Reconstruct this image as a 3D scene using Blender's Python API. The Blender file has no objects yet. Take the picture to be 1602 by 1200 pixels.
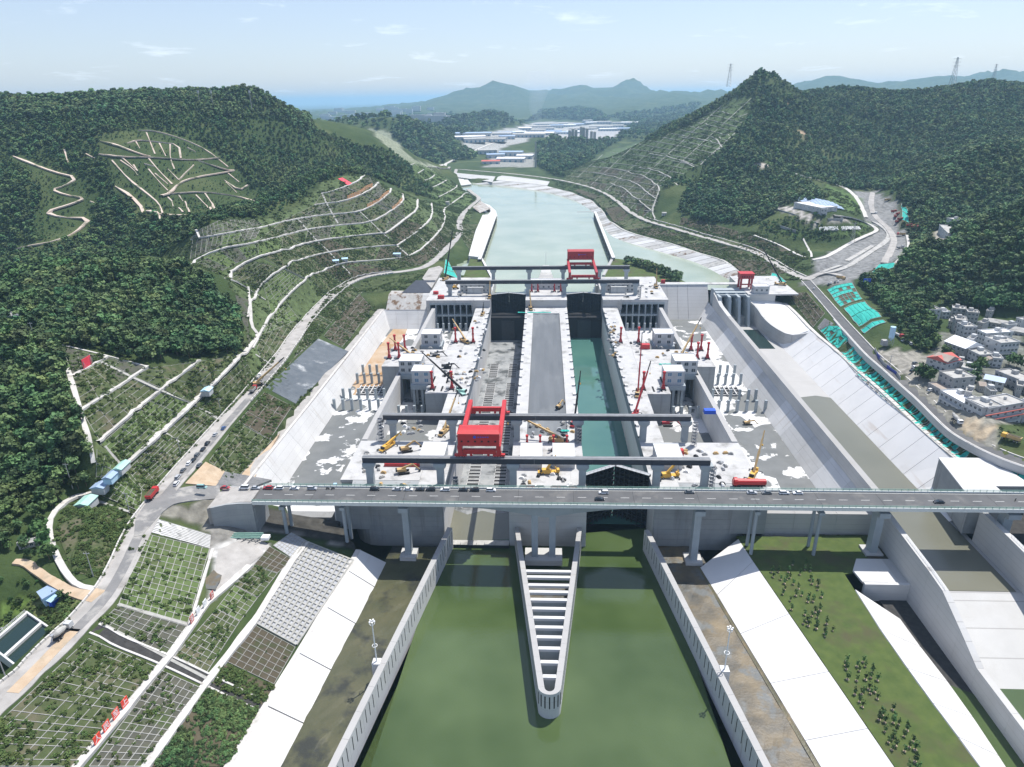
import bpy, math, random
import numpy as np
from mathutils import Vector, Matrix
random.seed(7); rng=np.random.default_rng(7)
S=bpy.context.scene; COL=S.collection
# ------------------------------------------------------------------ camera, sky, sun, exposure
CZ=180.0; FPX=1068.0
def cam_axes(pitch=22.7,yaw=2.9,roll=-1.0):
    p,y,r=map(math.radians,(pitch,yaw,roll))
    fw=np.array([-math.sin(y)*math.cos(p),math.cos(y)*math.cos(p),-math.sin(p)])
    rt=np.array([math.cos(y),math.sin(y),0.]); up=np.cross(rt,fw)
    return fw, rt*math.cos(r)+up*math.sin(r), -rt*math.sin(r)+up*math.cos(r)
FW,RT,UP=cam_axes()
cd=bpy.data.cameras.new('camera'); cam=bpy.data.objects.new('camera',cd); COL.objects.link(cam)
cd.sensor_width=36; cd.lens=36*FPX/1602; cd.clip_start=1; cd.clip_end=90000
cam.matrix_world=Matrix(((RT[0],UP[0],-FW[0],0),(RT[1],UP[1],-FW[1],0),(RT[2],UP[2],-FW[2],CZ),(0,0,0,1)))
S.camera=cam
SUN_EL=math.radians(66); SUN_AZ=math.radians(42)      # azimuth from +Y towards +X
wd=bpy.data.worlds.new('World'); S.world=wd; wd.use_nodes=True
wn=wd.node_tree.nodes; wl=wd.node_tree.links; wn.clear()
sky=wn.new('ShaderNodeTexSky'); sky.sky_type='NISHITA'; sky.sun_disc=False
sky.sun_elevation=SUN_EL; sky.sun_rotation=SUN_AZ; sky.altitude=100; sky.air_density=1.0; sky.dust_density=.7; sky.ozone_density=1.0
bg=wn.new('ShaderNodeBackground'); bg.inputs['Strength'].default_value=0.115
wo=wn.new('ShaderNodeOutputWorld')
# faint clouds: noise on the sky direction, spread flat overhead
tc=wn.new('ShaderNodeTexCoord'); sx=wn.new('ShaderNodeSeparateXYZ'); wl.new(tc.outputs['Generated'],sx.inputs[0])
def wmath(op,a,b=None):
    n=wn.new('ShaderNodeMath'); n.operation=op
    for i,v in enumerate((a,b)):
        if v is None: continue
        if isinstance(v,(int,float)): n.inputs[i].default_value=v
        else: wl.new(v,n.inputs[i])
    return n.outputs[0]
den=wmath('ADD',wmath('MAXIMUM',sx.outputs[2],0.0),0.12)
cx=wn.new('ShaderNodeCombineXYZ'); wl.new(wmath('DIVIDE',sx.outputs[0],den),cx.inputs[0]); wl.new(wmath('DIVIDE',sx.outputs[1],den),cx.inputs[1])
nz=wn.new('ShaderNodeTexNoise'); nz.inputs['Scale'].default_value=1.7; nz.inputs['Detail'].default_value=9; nz.inputs['Roughness'].default_value=.62; nz.inputs['Distortion'].default_value=.35
wl.new(cx.outputs[0],nz.inputs['Vector'])
cr=wn.new('ShaderNodeValToRGB'); cr.color_ramp.elements[0].position=.585; cr.color_ramp.elements[1].position=.80
cr.color_ramp.elements[0].color=(0,0,0,1); cr.color_ramp.elements[1].color=(.7,.7,.7,1); wl.new(nz.outputs['Fac'],cr.inputs[0])
mx=wn.new('ShaderNodeMix'); mx.data_type='RGBA'; mx.inputs[7].default_value=(9.5,10.2,11.2,1)
vl=wn.new('ShaderNodeMix'); vl.data_type='RGBA'; vl.inputs[0].default_value=.3; vl.inputs[7].default_value=(5.6,6.3,8.9,1); wl.new(sky.outputs[0],vl.inputs[6])
wl.new(cr.outputs[0],mx.inputs[0]); wl.new(vl.outputs[2],mx.inputs[6]); wl.new(mx.outputs[2],bg.inputs[0]); wl.new(bg.outputs[0],wo.inputs[0])
sl=bpy.data.lights.new('sun','SUN'); sl.energy=5.0; sl.angle=math.radians(.5); sl.color=(1,.965,.91)
so=bpy.data.objects.new('sun',sl); COL.objects.link(so)
sd=Vector((math.sin(SUN_AZ)*math.cos(SUN_EL),math.cos(SUN_AZ)*math.cos(SUN_EL),math.sin(SUN_EL)))
so.rotation_euler=sd.to_track_quat('Z','Y').to_euler(); so.location=(0,0,600)
S.view_settings.view_transform='Standard'; S.view_settings.look='None'; S.view_settings.gamma=1; S.view_settings.use_curve_mapping=False
S.view_settings.exposure=0.26
HAZE=0.75e-4
S.cycles.volume_bounces=2
# ------------------------------------------------------------------ pixel helpers (photograph pixels -> world points)
def ray(px,py): return FW*FPX+RT*(px-801)-UP*(py-600)
def un(px,py,z):
    d=ray(px,py); return np.array([0,0,CZ])+d*((z-CZ)/d[2])
def uny(px,py,y):
    d=ray(px,py); return np.array([0,0,CZ])+d*(y/d[1])
def proj(P):
    d=np.asarray(P,float)-np.array([0,0,CZ]); z=np.maximum(d@FW,1e-3)
    return 801+FPX*(d@RT)/z, 600-FPX*(d@UP)/z, d@FW
def ZM(x0,y0,s,pts): return [(x0+x/s,y0+y/s) for x,y in pts]
def inpoly(x,y,poly):
    x=np.asarray(x);y=np.asarray(y); r=np.zeros(x.shape,bool); n=len(poly); j=n-1
    for i in range(n):
        xi,yi=poly[i];xj,yj=poly[j]
        if yi!=yj:
            c=((yi>y)!=(yj>y))&(x<(xj-xi)*(y-yi)/(yj-yi)+xi); r^=c
        j=i
    return r
# ------------------------------------------------------------------ materials
MATS={}
def mat(name,a,b=None,rough=.8,scale=.2,detail=5,c=None,cscale=.03,cpos=(.55,.7),bump=0,bscale=2,spec=.3,metal=0,rnd=0,stretch=None,coord='Object',streak=None,joints=None,patchy=None):
    """two-tone noise base, optional stain colour c, optional per-object variation rnd"""
    m=bpy.data.materials.new(name); m.use_nodes=True; nt=m.node_tree; N=nt.nodes; L=nt.links; N.clear()
    out=N.new('ShaderNodeOutputMaterial'); bs=N.new('ShaderNodeBsdfPrincipled'); L.new(bs.outputs[0],out.inputs[0])
    bs.inputs['Roughness'].default_value=rough; bs.inputs['Specular IOR Level'].default_value=spec; bs.inputs['Metallic'].default_value=metal
    tx=N.new('ShaderNodeTexCoord'); v=tx.outputs[coord]
    if coord=='World':pass
    if stretch:
        mp=N.new('ShaderNodeMapping'); mp.inputs['Scale'].default_value=stretch; L.new(v,mp.inputs[0]); v=mp.outputs[0]
    def noise(sc,de=5,off=0,ro=.55,vec=None):
        n=N.new('ShaderNodeTexNoise'); n.inputs['Scale'].default_value=sc; n.inputs['Detail'].default_value=de; n.inputs['Roughness'].default_value=ro
        if off:
            mp=N.new('ShaderNodeVectorMath'); mp.operation='ADD'; mp.inputs[1].default_value=(off,off*.7,off*.3); L.new(vec or v,mp.inputs[0]); L.new(mp.outputs[0],n.inputs['Vector'])
        else: L.new(vec or v,n.inputs['Vector'])
        return n.outputs['Fac']
    def ramp(f,p0,p1):
        r=N.new('ShaderNodeMapRange'); r.inputs[1].default_value=p0; r.inputs[2].default_value=p1; L.new(f,r.inputs[0]); return r.outputs[0]
    def mixc(f,x,y):
        q=N.new('ShaderNodeMix'); q.data_type='RGBA'; L.new(f,q.inputs[0])
        for i,val in ((6,x),(7,y)):
            if isinstance(val,tuple): q.inputs[i].default_value=(*val,1)
            else: L.new(val,q.inputs[i])
        return q.outputs[2]
    col=a if isinstance(a,tuple) else a
    if b is not None: col=mixc(ramp(noise(scale,detail),.3,.7),a,b)
    if c is not None: col=mixc(ramp(noise(cscale,6,37.1,.6),*cpos),col,c)
    if streak is not None:
        mp=N.new('ShaderNodeMapping'); mp.inputs['Scale'].default_value=streak[1]; L.new(tx.outputs[coord],mp.inputs[0])
        col=mixc(ramp(noise(streak[2],5,11.,.6,mp.outputs[0]),*streak[3]),col,streak[0])
    if joints:
        sz=N.new('ShaderNodeSeparateXYZ'); L.new(tx.outputs['Object'],sz.inputs[0]); outs=[]
        for ax,per,wd_ in joints:
            d=N.new('ShaderNodeMath');d.operation='DIVIDE';d.inputs[1].default_value=per;L.new(sz.outputs[ax],d.inputs[0])
            fr=N.new('ShaderNodeMath');fr.operation='FRACT';L.new(d.outputs[0],fr.inputs[0]); lt=N.new('ShaderNodeMath');lt.operation='LESS_THAN';lt.inputs[1].default_value=wd_/per;L.new(fr.outputs[0],lt.inputs[0]); outs.append(lt.outputs[0])
        f=outs[0]
        for o_ in outs[1:]:
            mm=N.new('ShaderNodeMath');mm.operation='MAXIMUM';L.new(f,mm.inputs[0]);L.new(o_,mm.inputs[1]);f=mm.outputs[0]
        k_=N.new('ShaderNodeMath');k_.operation='MULTIPLY';k_.inputs[1].default_value=.5;L.new(f,k_.inputs[0]); col=mixc(k_.outputs[0],col,(.20,.19,.18))
    if patchy:
        o2=N.new('ShaderNodeObjectInfo'); col=mixc(ramp(noise(patchy[1],4,3.,.6,o2.outputs['Location']),.42,.62),col,patchy[0])
    if rnd:
        oi=N.new('ShaderNodeObjectInfo'); hs=N.new('ShaderNodeHueSaturation')
        mr=N.new('ShaderNodeMapRange'); mr.inputs[3].default_value=1-rnd; mr.inputs[4].default_value=1+rnd; L.new(oi.outputs['Random'],mr.inputs[0]); L.new(mr.outputs[0],hs.inputs['Value'])
        mh=N.new('ShaderNodeMapRange'); mh.inputs[3].default_value=.5-.06*rnd; mh.inputs[4].default_value=.5+.05*rnd
        wh=N.new('ShaderNodeTexWhiteNoise'); wh.noise_dimensions='1D'; L.new(oi.outputs['Random'],wh.inputs['W']); L.new(wh.outputs[0],mh.inputs[0]); L.new(mh.outputs[0],hs.inputs['Hue'])
        if isinstance(col,tuple): hs.inputs['Color'].default_value=(*col,1)
        else: L.new(col,hs.inputs['Color'])
        col=hs.outputs[0]
    if isinstance(col,tuple): bs.inputs['Base Color'].default_value=(*col,1)
    else: L.new(col,bs.inputs['Base Color'])
    if bump:
        bp=N.new('ShaderNodeBump'); bp.inputs['Strength'].default_value=bump; bp.inputs['Distance'].default_value=1/bscale*.5; L.new(noise(bscale,4,5.),bp.inputs['Height']); L.new(bp.outputs[0],bs.inputs['Normal'])
    MATS[name]=m; return m
M={}
def D(key,*a,**k): M[key]=mat(key,*a,**k)
D('concrete',(.44,.435,.42),(.51,.505,.49),rough=.85,scale=.05,c=(.40,.385,.36),cscale=.035,cpos=(.56,.8),bump=.1,bscale=1.5,joints=((2,3.0,.12),))
D('white_concrete',(.52,.515,.505),(.60,.595,.58),rough=.85,scale=.07,c=(.50,.48,.45),cscale=.04,cpos=(.62,.85),streak=((.40,.36,.31),(.05,1,.05),.35,(.6,.8)),joints=((2,4.0,.1),))
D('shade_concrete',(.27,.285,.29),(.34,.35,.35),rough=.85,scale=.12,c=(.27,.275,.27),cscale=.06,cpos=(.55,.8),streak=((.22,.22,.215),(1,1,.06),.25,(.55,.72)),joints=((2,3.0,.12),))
D('deck_concrete',(.40,.395,.385),(.50,.495,.485),rough=.85,scale=.12,c=(.22,.215,.20),cscale=.11,cpos=(.54,.72),bump=.15,bscale=1)
D('basin_floor',(.56,.555,.55),(.64,.635,.62),rough=.7,scale=.12,c=(.15,.155,.15),cscale=.03,cpos=(.49,.515))
D('wet_floor',(.13,.135,.13),(.17,.175,.17),rough=.45,scale=.1,c=(.60,.595,.58),cscale=.055,cpos=(.565,.58))
D('lock_floor',(.19,.20,.205),(.33,.335,.33),rough=.7,scale=.11,c=(.07,.075,.075),cscale=.09,cpos=(.5,.62))
D('rust_floor',(.38,.26,.15),(.46,.36,.26),rough=.5,scale=.1,c=(.33,.17,.05),cscale=.06,cpos=(.5,.65))
D('stained_wall',(.46,.45,.43),(.34,.32,.29),rough=.9,scale=.12,stretch=(1,1,.12),c=(.16,.10,.06),cscale=.22,cpos=(.5,.62))
D('asphalt',(.085,.086,.088),(.12,.12,.12),rough=.85,scale=.15,c=(.17,.165,.155),cscale=.08,cpos=(.55,.72),bump=.1,bscale=3)
D('dusty_road',(.30,.285,.265),(.42,.40,.375),rough=.9,scale=.15,c=(.20,.185,.165),cscale=.1,cpos=(.55,.75))
D('pale_path',(.46,.44,.41),(.60,.575,.54),rough=.9,scale=.3,c=(.30,.28,.24),cscale=.2,cpos=(.58,.75))
D('road_paint',(.75,.75,.72),rough=.7)
D('dirt',(.40,.29,.19),(.50,.40,.29),rough=.95,scale=.2,c=(.30,.25,.18),cscale=.12,cpos=(.55,.7))
D('dirt_track',(.52,.41,.33),(.60,.51,.43),rough=.95,scale=.05,c=(.20,.20,.13),cscale=.06,cpos=(.52,.62))
D('gravel',(.13,.133,.135),(.20,.20,.20),rough=.95,scale=.5,c=(.26,.255,.25),cscale=.1,cpos=(.55,.7),bump=.5,bscale=2)
D('dark_gravel',(.035,.034,.033),(.06,.058,.055),rough=.95,scale=.5,bump=.4,bscale=2)
D('median_gravel',(.115,.125,.135),(.15,.16,.17),rough=.95,scale=.08,c=(.19,.2,.205),cscale=.05,cpos=(.53,.68),bump=.2,bscale=2,stretch=(1,.25,1))
D('rock_slope',(.095,.11,.125),(.135,.15,.165),rough=.95,scale=.15,c=(.42,.43,.43),cscale=.06,cpos=(.6,.72),bump=.4,bscale=1)
D('mud',(.085,.08,.045),(.14,.125,.075),rough=.35,scale=.12,c=(.24,.17,.09),cscale=.06,cpos=(.52,.66),bump=.2,bscale=1,spec=.4)
D('mud_dark',(.05,.05,.045),(.20,.155,.09),rough=.5,scale=.08,c=(.12,.125,.12),cscale=.11,cpos=(.5,.6),bump=.3,bscale=1,spec=.4)
D('grass',(.055,.085,.022),(.085,.115,.03),rough=.95,scale=.25,c=(.075,.075,.035),cscale=.08,cpos=(.5,.7),bump=.3,bscale=3)
D('plot_green',(.048,.068,.026),(.082,.10,.04),rough=.95,scale=.35,c=(.13,.115,.075),cscale=.12,cpos=(.5,.68),bump=.4,bscale=2)
D('plot_grey',(.068,.07,.056),(.10,.098,.072),rough=.95,scale=.35,c=(.06,.085,.03),cscale=.12,cpos=(.48,.62),bump=.4,bscale=2)
D('plot_brown',(.062,.052,.034),(.09,.075,.05),rough=.95,scale=.4,c=(.05,.06,.025),cscale=.2,cpos=(.5,.65),bump=.4,bscale=2)
D('plot_light',(.075,.115,.036),(.105,.145,.05),rough=.95,scale=.25,c=(.08,.10,.04),cscale=.12,cpos=(.5,.65))
D('lattice',(.29,.285,.26),(.40,.39,.36),rough=.9,scale=.6,c=(.27,.26,.22),cscale=.3,cpos=(.55,.75))
D('lattice_bed',(.30,.31,.335),(.40,.41,.43),rough=.9,scale=.6,c=(.40,.41,.43),cscale=.3,cpos=(.5,.7))
D('leaf_pine',(.043,.100,.040),(.072,.145,.056),rough=.75,scale=.6,spec=.25,rnd=.6,patchy=((.115,.165,.06),.016))
D('leaf_dark',(.036,.082,.032),(.060,.120,.044),rough=.75,scale=.6,spec=.25,rnd=.6,patchy=((.095,.15,.05),.018))
D('leaf_broad',(.042,.092,.028),(.07,.13,.04),rough=.75,scale=.6,spec=.25,rnd=.5)
D('leaf_shrub',(.052,.085,.025),(.09,.13,.04),rough=.8,scale=.8,spec=.2,rnd=.4)
D('bark',(.10,.075,.05),(.15,.115,.08),rough=.95,scale=2)
D('steel_beam',(.022,.025,.036),(.034,.038,.05),rough=.55,scale=.2,spec=.5)
D('beam_top',(.17,.175,.18),(.24,.245,.25),rough=.7,scale=.3)
D('column',(.29,.33,.35),(.35,.385,.40),rough=.8,scale=.2,streak=((.30,.33,.34),(1,1,.05),.5,(.55,.7)))
D('gate_steel',(.018,.02,.024),(.03,.032,.036),rough=.6,scale=.4,spec=.4)
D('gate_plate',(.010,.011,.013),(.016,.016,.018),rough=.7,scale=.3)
D('red_paint',(.43,.02,.022),(.50,.028,.028),rough=.45,scale=.2,spec=.5,c=(.45,.03,.03),cscale=.15,cpos=(.6,.8))
D('dull_red',(.32,.018,.024),(.38,.026,.03),rough=.55,scale=.3,spec=.4)
D('yellow_paint',(.62,.34,.04),(.70,.42,.07),rough=.5,scale=.4,spec=.5)
D('tan_paint',(.45,.30,.13),(.52,.37,.18),rough=.6,scale=.4)
D('white_paint',(.74,.74,.73),(.80,.80,.79),rough=.6,scale=.3)
D('house_white',(.42,.43,.43),(.54,.545,.54),rough=.85,scale=.25,streak=((.38,.38,.37),(1,1,.08),.6,(.55,.75)))
D('house_grey',(.33,.33,.32),(.42,.415,.40),rough=.9,scale=.3,streak=((.22,.22,.21),(1,1,.08),.6,(.52,.72)))
D('roof_grey',(.35,.34,.32),(.46,.45,.42),rough=.9,scale=.25,c=(.22,.215,.2),cscale=.2,cpos=(.52,.7))
D('roof_white',(.74,.74,.75),(.80,.80,.80),rough=.7,scale=.2)
D('roof_brown',(.30,.25,.21),(.38,.32,.27),rough=.9,scale=.3)
D('roof_red',(.48,.11,.09),(.56,.16,.13),rough=.8,scale=.3)
D('roof_blue',(.27,.36,.50),(.36,.45,.58),rough=.5,scale=.05)
D('shed_blue',(.38,.58,.72),(.48,.66,.78),rough=.6,scale=.3)
D('shed_green',(.30,.52,.45),(.40,.60,.52),rough=.6,scale=.3)
D('glass',(.03,.045,.06),(.05,.07,.09),rough=.12,scale=.3,spec=.6)
D('blue_glass',(.10,.20,.30),(.14,.25,.36),rough=.15,scale=.3,spec=.6)
D('black',(.015,.015,.016),rough=.8)
D('rubber',(.02,.02,.02),rough=.9)
D('metal',(.35,.36,.37),(.45,.455,.46),rough=.45,scale=.5,metal=.4)
D('netting',(.025,.36,.30),(.04,.45,.37),rough=.85,scale=.5,c=(.02,.30,.26),cscale=.3,cpos=(.5,.7),bump=.5,bscale=1.2)
D('dark_soil',(.075,.065,.04),(.10,.085,.055),rough=.95,scale=.4,bump=.4,bscale=2)
D('green_rail',(.20,.36,.30),(.26,.42,.35),rough=.6,scale=.3)
D('parapet',(.58,.60,.57),(.66,.67,.64),rough=.8,scale=.3)
D('blue_fence',(.05,.07,.28),(.07,.09,.34),rough=.6,scale=.3)
D('flag_red',(.72,.05,.08),(.78,.07,.10),rough=.7,scale=.3)
D('gold',(.85,.55,.08),rough=.6)
D('orange_sign',(.62,.30,.12),(.70,.36,.16),rough=.7,scale=.5)
D('sign_red',(.78,.08,.05),rough=.6)
D('sign_blue',(.03,.10,.55),rough=.5)
for k,c in dict(car_white=(.75,.75,.75),car_black=(.02,.02,.023),car_silver=(.42,.43,.45),car_red=(.38,.03,.035),car_grey=(.13,.135,.14),car_blue=(.05,.10,.25),car_teal=(.25,.42,.40)).items(): D(k,c,rough=.3,spec=.6)
def water(name,base,rough=.06,bump=.06,bscale=.5,b2=None,rip=1):
    m=mat(name,base,b2 or tuple(x*1.18 for x in base),rough=rough,scale=.018,detail=3,bump=bump,bscale=bscale,spec=.5); M[name]=m
water('water_lower',(.038,.064,.018),rough=.035,bump=.06,bscale=.9,b2=(.085,.122,.048))
water('water_chamber',(.045,.125,.115),rough=.03,bump=.02,bscale=.9,b2=(.075,.17,.14))
water('water_upper',(.27,.32,.235),rough=.07,b2=(.36,.395,.30))
water('water_spill',(.13,.13,.095),rough=.22,b2=(.16,.158,.12))
water('water_tank',(.012,.028,.024),rough=.05)
D('grey_road',(.17,.168,.165),(.22,.215,.21),rough=.9,scale=.15,c=(.34,.325,.30),cscale=.12,cpos=(.5,.64))
D('mud_olive',(.062,.066,.032),(.10,.095,.05),rough=.3,scale=.08,c=(.035,.036,.026),cscale=.07,cpos=(.5,.62),bump=.2,bscale=1,spec=.5)
D('bright_concrete',(.60,.595,.585),(.67,.66,.645),rough=.85,scale=.07,c=(.50,.48,.45),cscale=.04,cpos=(.6,.85),streak=((.47,.40,.34),(.5,.05,.5),.3,(.62,.8)))
D('armour',(.13,.155,.18),(.17,.195,.22),rough=.6,scale=.3)
# ------------------------------------------------------------------ mesh builder and object helpers
class MB:
    def __init__(s): s.v=[];s.f=[];s.m=[]
    def add(s,v,f,m=0):
        o=len(s.v); s.v+= [tuple(p) for p in v]; s.f+=[tuple(i+o for i in q) for q in f]; s.m+=[m]*len(f); return s
    def hexa(s,p,m=0): # 8 points: bottom 4 ccw, top 4 ccw
        return s.add(p,[(3,2,1,0),(4,5,6,7),(0,1,5,4),(1,2,6,5),(2,3,7,6),(3,0,4,7)],m)
    def box(s,x0,x1,y0,y1,z0,z1,m=0):
        if x0>x1:x0,x1=x1,x0
        if y0>y1:y0,y1=y1,y0
        return s.hexa([(x0,y0,z0),(x1,y0,z0),(x1,y1,z0),(x0,y1,z0),(x0,y0,z1),(x1,y0,z1),(x1,y1,z1),(x0,y1,z1)],m)
    def bar(s,a,b,w,h=None,m=0,up=(0,0,1)):
        a=np.array(a,float);b=np.array(b,float);h=h or w; d=b-a; d/=np.linalg.norm(d)+1e-9
        u=np.array(up,float)
        if abs(d@u)>.98:u=np.array((0,1.,0))
        x=np.cross(d,u);x/=np.linalg.norm(x);y=np.cross(x,d)
        q=lambda p:[p-x*w/2-y*h/2,p+x*w/2-y*h/2,p+x*w/2+y*h/2,p-x*w/2+y*h/2]
        A,B=q(a),q(b); return s.add(A+B,[(0,1,2,3),(7,6,5,4),(0,4,5,1),(1,5,6,2),(2,6,7,3),(3,7,4,0)],m)
    def tube(s,a,b,r,r2=None,n=8,m=0,cap=True):
        a=np.array(a,float);b=np.array(b,float);r2=r if r2 is None else r2; d=b-a;d/=np.linalg.norm(d)+1e-9
        u=np.array((0,0,1.)) if abs(d[2])<.9 else np.array((1.,0,0)); x=np.cross(d,u);x/=np.linalg.norm(x);y=np.cross(d,x)
        an=[2*math.pi*i/n for i in range(n)]
        A=[a+r*(x*math.cos(t)+y*math.sin(t)) for t in an];B=[b+r2*(x*math.cos(t)+y*math.sin(t)) for t in an]
        f=[(i,(i+1)%n,n+(i+1)%n,n+i) for i in range(n)]
        if cap:f+=[tuple(range(n-1,-1,-1)),tuple(range(n,2*n))]
        return s.add(A+B,f,m)
    def prism(s,poly,z0,z1,m=0):
        n=len(poly);ar=sum(poly[i][0]*poly[(i+1)%n][1]-poly[(i+1)%n][0]*poly[i][1] for i in range(n))
        if ar<0:poly=poly[::-1]
        z0=z0 if hasattr(z0,'__len__') else [z0]*n; z1=z1 if hasattr(z1,'__len__') else [z1]*n
        return s.add([(p[0],p[1],z) for p,z in zip(poly,z0)]+[(p[0],p[1],z) for p,z in zip(poly,z1)],[tuple(range(n-1,-1,-1)),tuple(range(n,2*n))]+[(i,(i+1)%n,n+(i+1)%n,n+i) for i in range(n)],m)
    def mesh(s,name,mats):
        me=bpy.data.meshes.new(name); me.from_pydata([tuple(map(float,p)) for p in s.v],[],s.f)
        for x in mats: me.materials.append(x)
        if len(mats)>1: me.polygons.foreach_set('material_index',s.m)
        me.update(); return me
def ms(x): return [M[k] for k in (x if isinstance(x,(list,tuple)) else [x])]
def tag(o,label=None,cat=None,group=None,kind=None):
    for k,v in (('label',label),('category',cat),('group',group),('kind',kind)):
        if v:o[k]=v
    return o
def link(name,data,parent=None,loc=None,rz=None):
    o=bpy.data.objects.new(name,data); COL.objects.link(o)
    if parent is not None:o.parent=parent
    if loc is not None:o.location=tuple(map(float,loc))
    if rz is not None:o.rotation_euler=(0,0,rz)
    return o
def obj(name,mb,mats,parent=None,label=None,cat=None,group=None,kind=None,loc=None,rz=None):
    me=mb.mesh(name,ms(mats)) if isinstance(mb,MB) else mb
    return tag(link(name,me,parent,loc,rz),label,cat,group,kind)
def thing(name,label,cat,loc=(0,0,0),rz=0,group=None): return tag(link(name,None,None,loc,rz),label,cat,group)
KIDS={}
def copy_tree(o,loc=None,rz=None,label=None,parent=None,scale=None,children=None):
    c=o.copy(); COL.objects.link(c)
    if parent is not None:c.parent=parent
    if loc is not None:c.location=tuple(map(float,loc))
    if rz is not None:c.rotation_euler=(0,0,rz)
    if scale is not None:c.scale=(scale,)*3 if not hasattr(scale,'__len__') else scale
    if label:c['label']=label
    for ch in (children or KID)(o): copy_tree(ch,parent=c)
    return c
def KID(o): return KIDS.setdefault(o.name,list(o.children))
def B(*a): return MB().box(*a)
def struct(name,mb,mats,**k): return obj(name,mb,mats,kind='structure',**k)
# ------------------------------------------------------------------ terrain height field
CTL=[]
def Pz(*t):
    for px,py,z in t: p=un(px,py,z); CTL.append((p[0],p[1],z))
def Py(*t):
    for px,py,y in t: p=uny(px,py,y); CTL.append((p[0],p[1],p[2]))
def Wz(*t): CTL.extend(t)
ROAD_L=[(-60,1150),(-10,1105),(50,1050),(110,990),(160,940),(190,890),(213,838),(235,800),(262,765),(300,722),(342,672),(387,621),(410,595),(440,560),(470,515),(500,480),(530,452),(560,436),(600,428),(640,424),(670,417),(697,392),(715,372),(721,360),(717,349),(727,330),(747,314),(750,310),(742,304),(732,296)]
Pz(*[(x,y,4.5) for x,y in ROAD_L])
Pz((710,284,4.5),(690,274,4.5),(668,263,4.5))
# left far hill A
Py((0,172,980),(100,172,1010),(200,166,1040),(300,163,1090),(400,164,1140),(432,171,1160),(480,203,1190),(560,232,1240),(609,240,1280),(648,270,1310),(-150,180,980),(-300,190,920))
Py((60,240,900),(0,300,820),(100,300,840),(200,240,910),(300,260,950),(400,230,1060),(400,290,985),(470,250,1110),(520,255,1150),(560,260,1190),(-120,250,880))
Pz((0,430,22),(150,415,24),(0,390,30),(100,385,35),(200,375,38),(300,342,46),(390,318,52),(-120,420,22))
Wz((-560,1250,165),(-300,1400,110),(-200,1550,40),(-420,1550,90),(-700,1600,120),(-900,1300,150))
# hill B with the benches
Py((500,283,850),(545,273,890),(600,283,1010),(430,316,770),(350,345,690),(430,345,720),(460,375,700),(478,437,620),(300,375,600),(255,405,540),(293,413,545),(350,432,540),(404,452,575))
Pz((648,311,44),(680,322,20),(693,316,10))
Py((577,277,930))
Wz((-340,980,62),(-470,760,46))
Pz((421,498,16),(530,391,30),(530,371,39),(604,366,32),(621,385,20),(648,400,11))
# hill C (near left forest) and the planted triangle
Pz((40,450,52),(100,440,60),(200,405,70),(300,420,60),(345,440,50),(385,505,22),(370,560,22),(310,565,28),(240,570,36),(170,555,45),(96,540,50),(111,594,44),(126,642,37),(147,715,24),(0,540,54),(0,640,38),(60,690,28),(0,760,18),(80,765,15),(150,770,9),(192,730,12),(252,668,12),(300,622,13),(381,555,14),(231,573,36),(312,564,26),(200,640,30),(260,600,28))
Wz((-420,560,50),(-330,600,36),(-250,590,40),(-480,470,62),(-520,380,70),(-450,300,55),(-380,250,30),(-330,180,10),(-420,140,8))
# lower left
Pz((75,830,10),(0,880,9),(0,800,14),(135,915,6),(60,930,1),(0,990,-4),(30,1040,-5),(70,960,-3),(0,1060,-4),(110,870,8),(150,800,8))
Pz((228,836,3.0),(333,859,-5),(391,885,-8),(422,856,-9),(456,879,-12.5),(480,848,-14),(555,878,-18),(605,862,-20),(185,946,3),(157,975,3),(265,1027,-5),(324,944,-5.5),(327,1064,-11),(400,977,-12.2),(464,1010,-18),(404,1110,-18),(139,1000,3),(0,1135,3.5),(120,1200,-5),(228,1200,-11),(357,1200,-18),(-75,1230,3),(60,1330,-5),(300,1330,-18),(324,880,-5),(400,830,-10),(330,830,-4),(270,815,0))
# strip between left road and outer basin slab
Pz((400,640,2),(372,662,1),(426,690,-5),(366,756,-6),(326,722,1),(459,636,-5),(414,612,2),(498,530,0),(545,548,-6),(462,632,-6),(521,507,0),(551,524,-5),(562,459,2),(583,480,-5),(539,441,4),(492,492,3),(300,770,5),(385,757,-6),(600,487,-6),(490,620,-6))
Wz((-163,335,-6.3),(-162,400,-6.3),(-162,460,-6.3),(-161,520,-6.3),(-161,580,-6.3),(-160,620,-6.3),(-120,660,3),(-150,660,2),(-130,700,4.5),(-112,740,4))
# canal banks upstream
BANK_R=[(1175,439),(1137,410),(1104,400),(1060,385),(1022,375),(977.5,363),(958,351),(940,328.5),(925,313.5),(895,301.5),(856,291),(820,286.5),(780,283),(740,282)]
WATER_R=[(1165,447),(1140,440),(1095,413.5),(1054,401),(1000,386),(968.5,376.5),(949,367.5),(929.5,334),(916,324),(895,312),(857.5,301.5),(820,295.5),(780,290),(735,288)]
Pz(*[(x,y,4) for x,y in BANK_R])
ROAD_R=[(1261,438),(1237,427),(1212,412),(1180,393),(1129,379),(1069,362),(1020,350),(978,339),(951,302),(915,292),(862,279),(820,274),(780,270),(720,265),(668,262)]
ROAD_R=[(1261,438),(1237,427),(1212,412),(1180,393),(1129,379),(1069,362),(1010,345),(985,332),(968,316),(945,301),(915,290),(862,279),(820,274),(780,270),(720,265),(668,261)]
Pz(*[(x,y,9) for x,y in ROAD_R])
BANK_L=[(735,402),(742,385),(747,365),(754,347),(764,338),(752,320)]
Pz(*[(x,y,1) for x,y in BANK_L])
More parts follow.
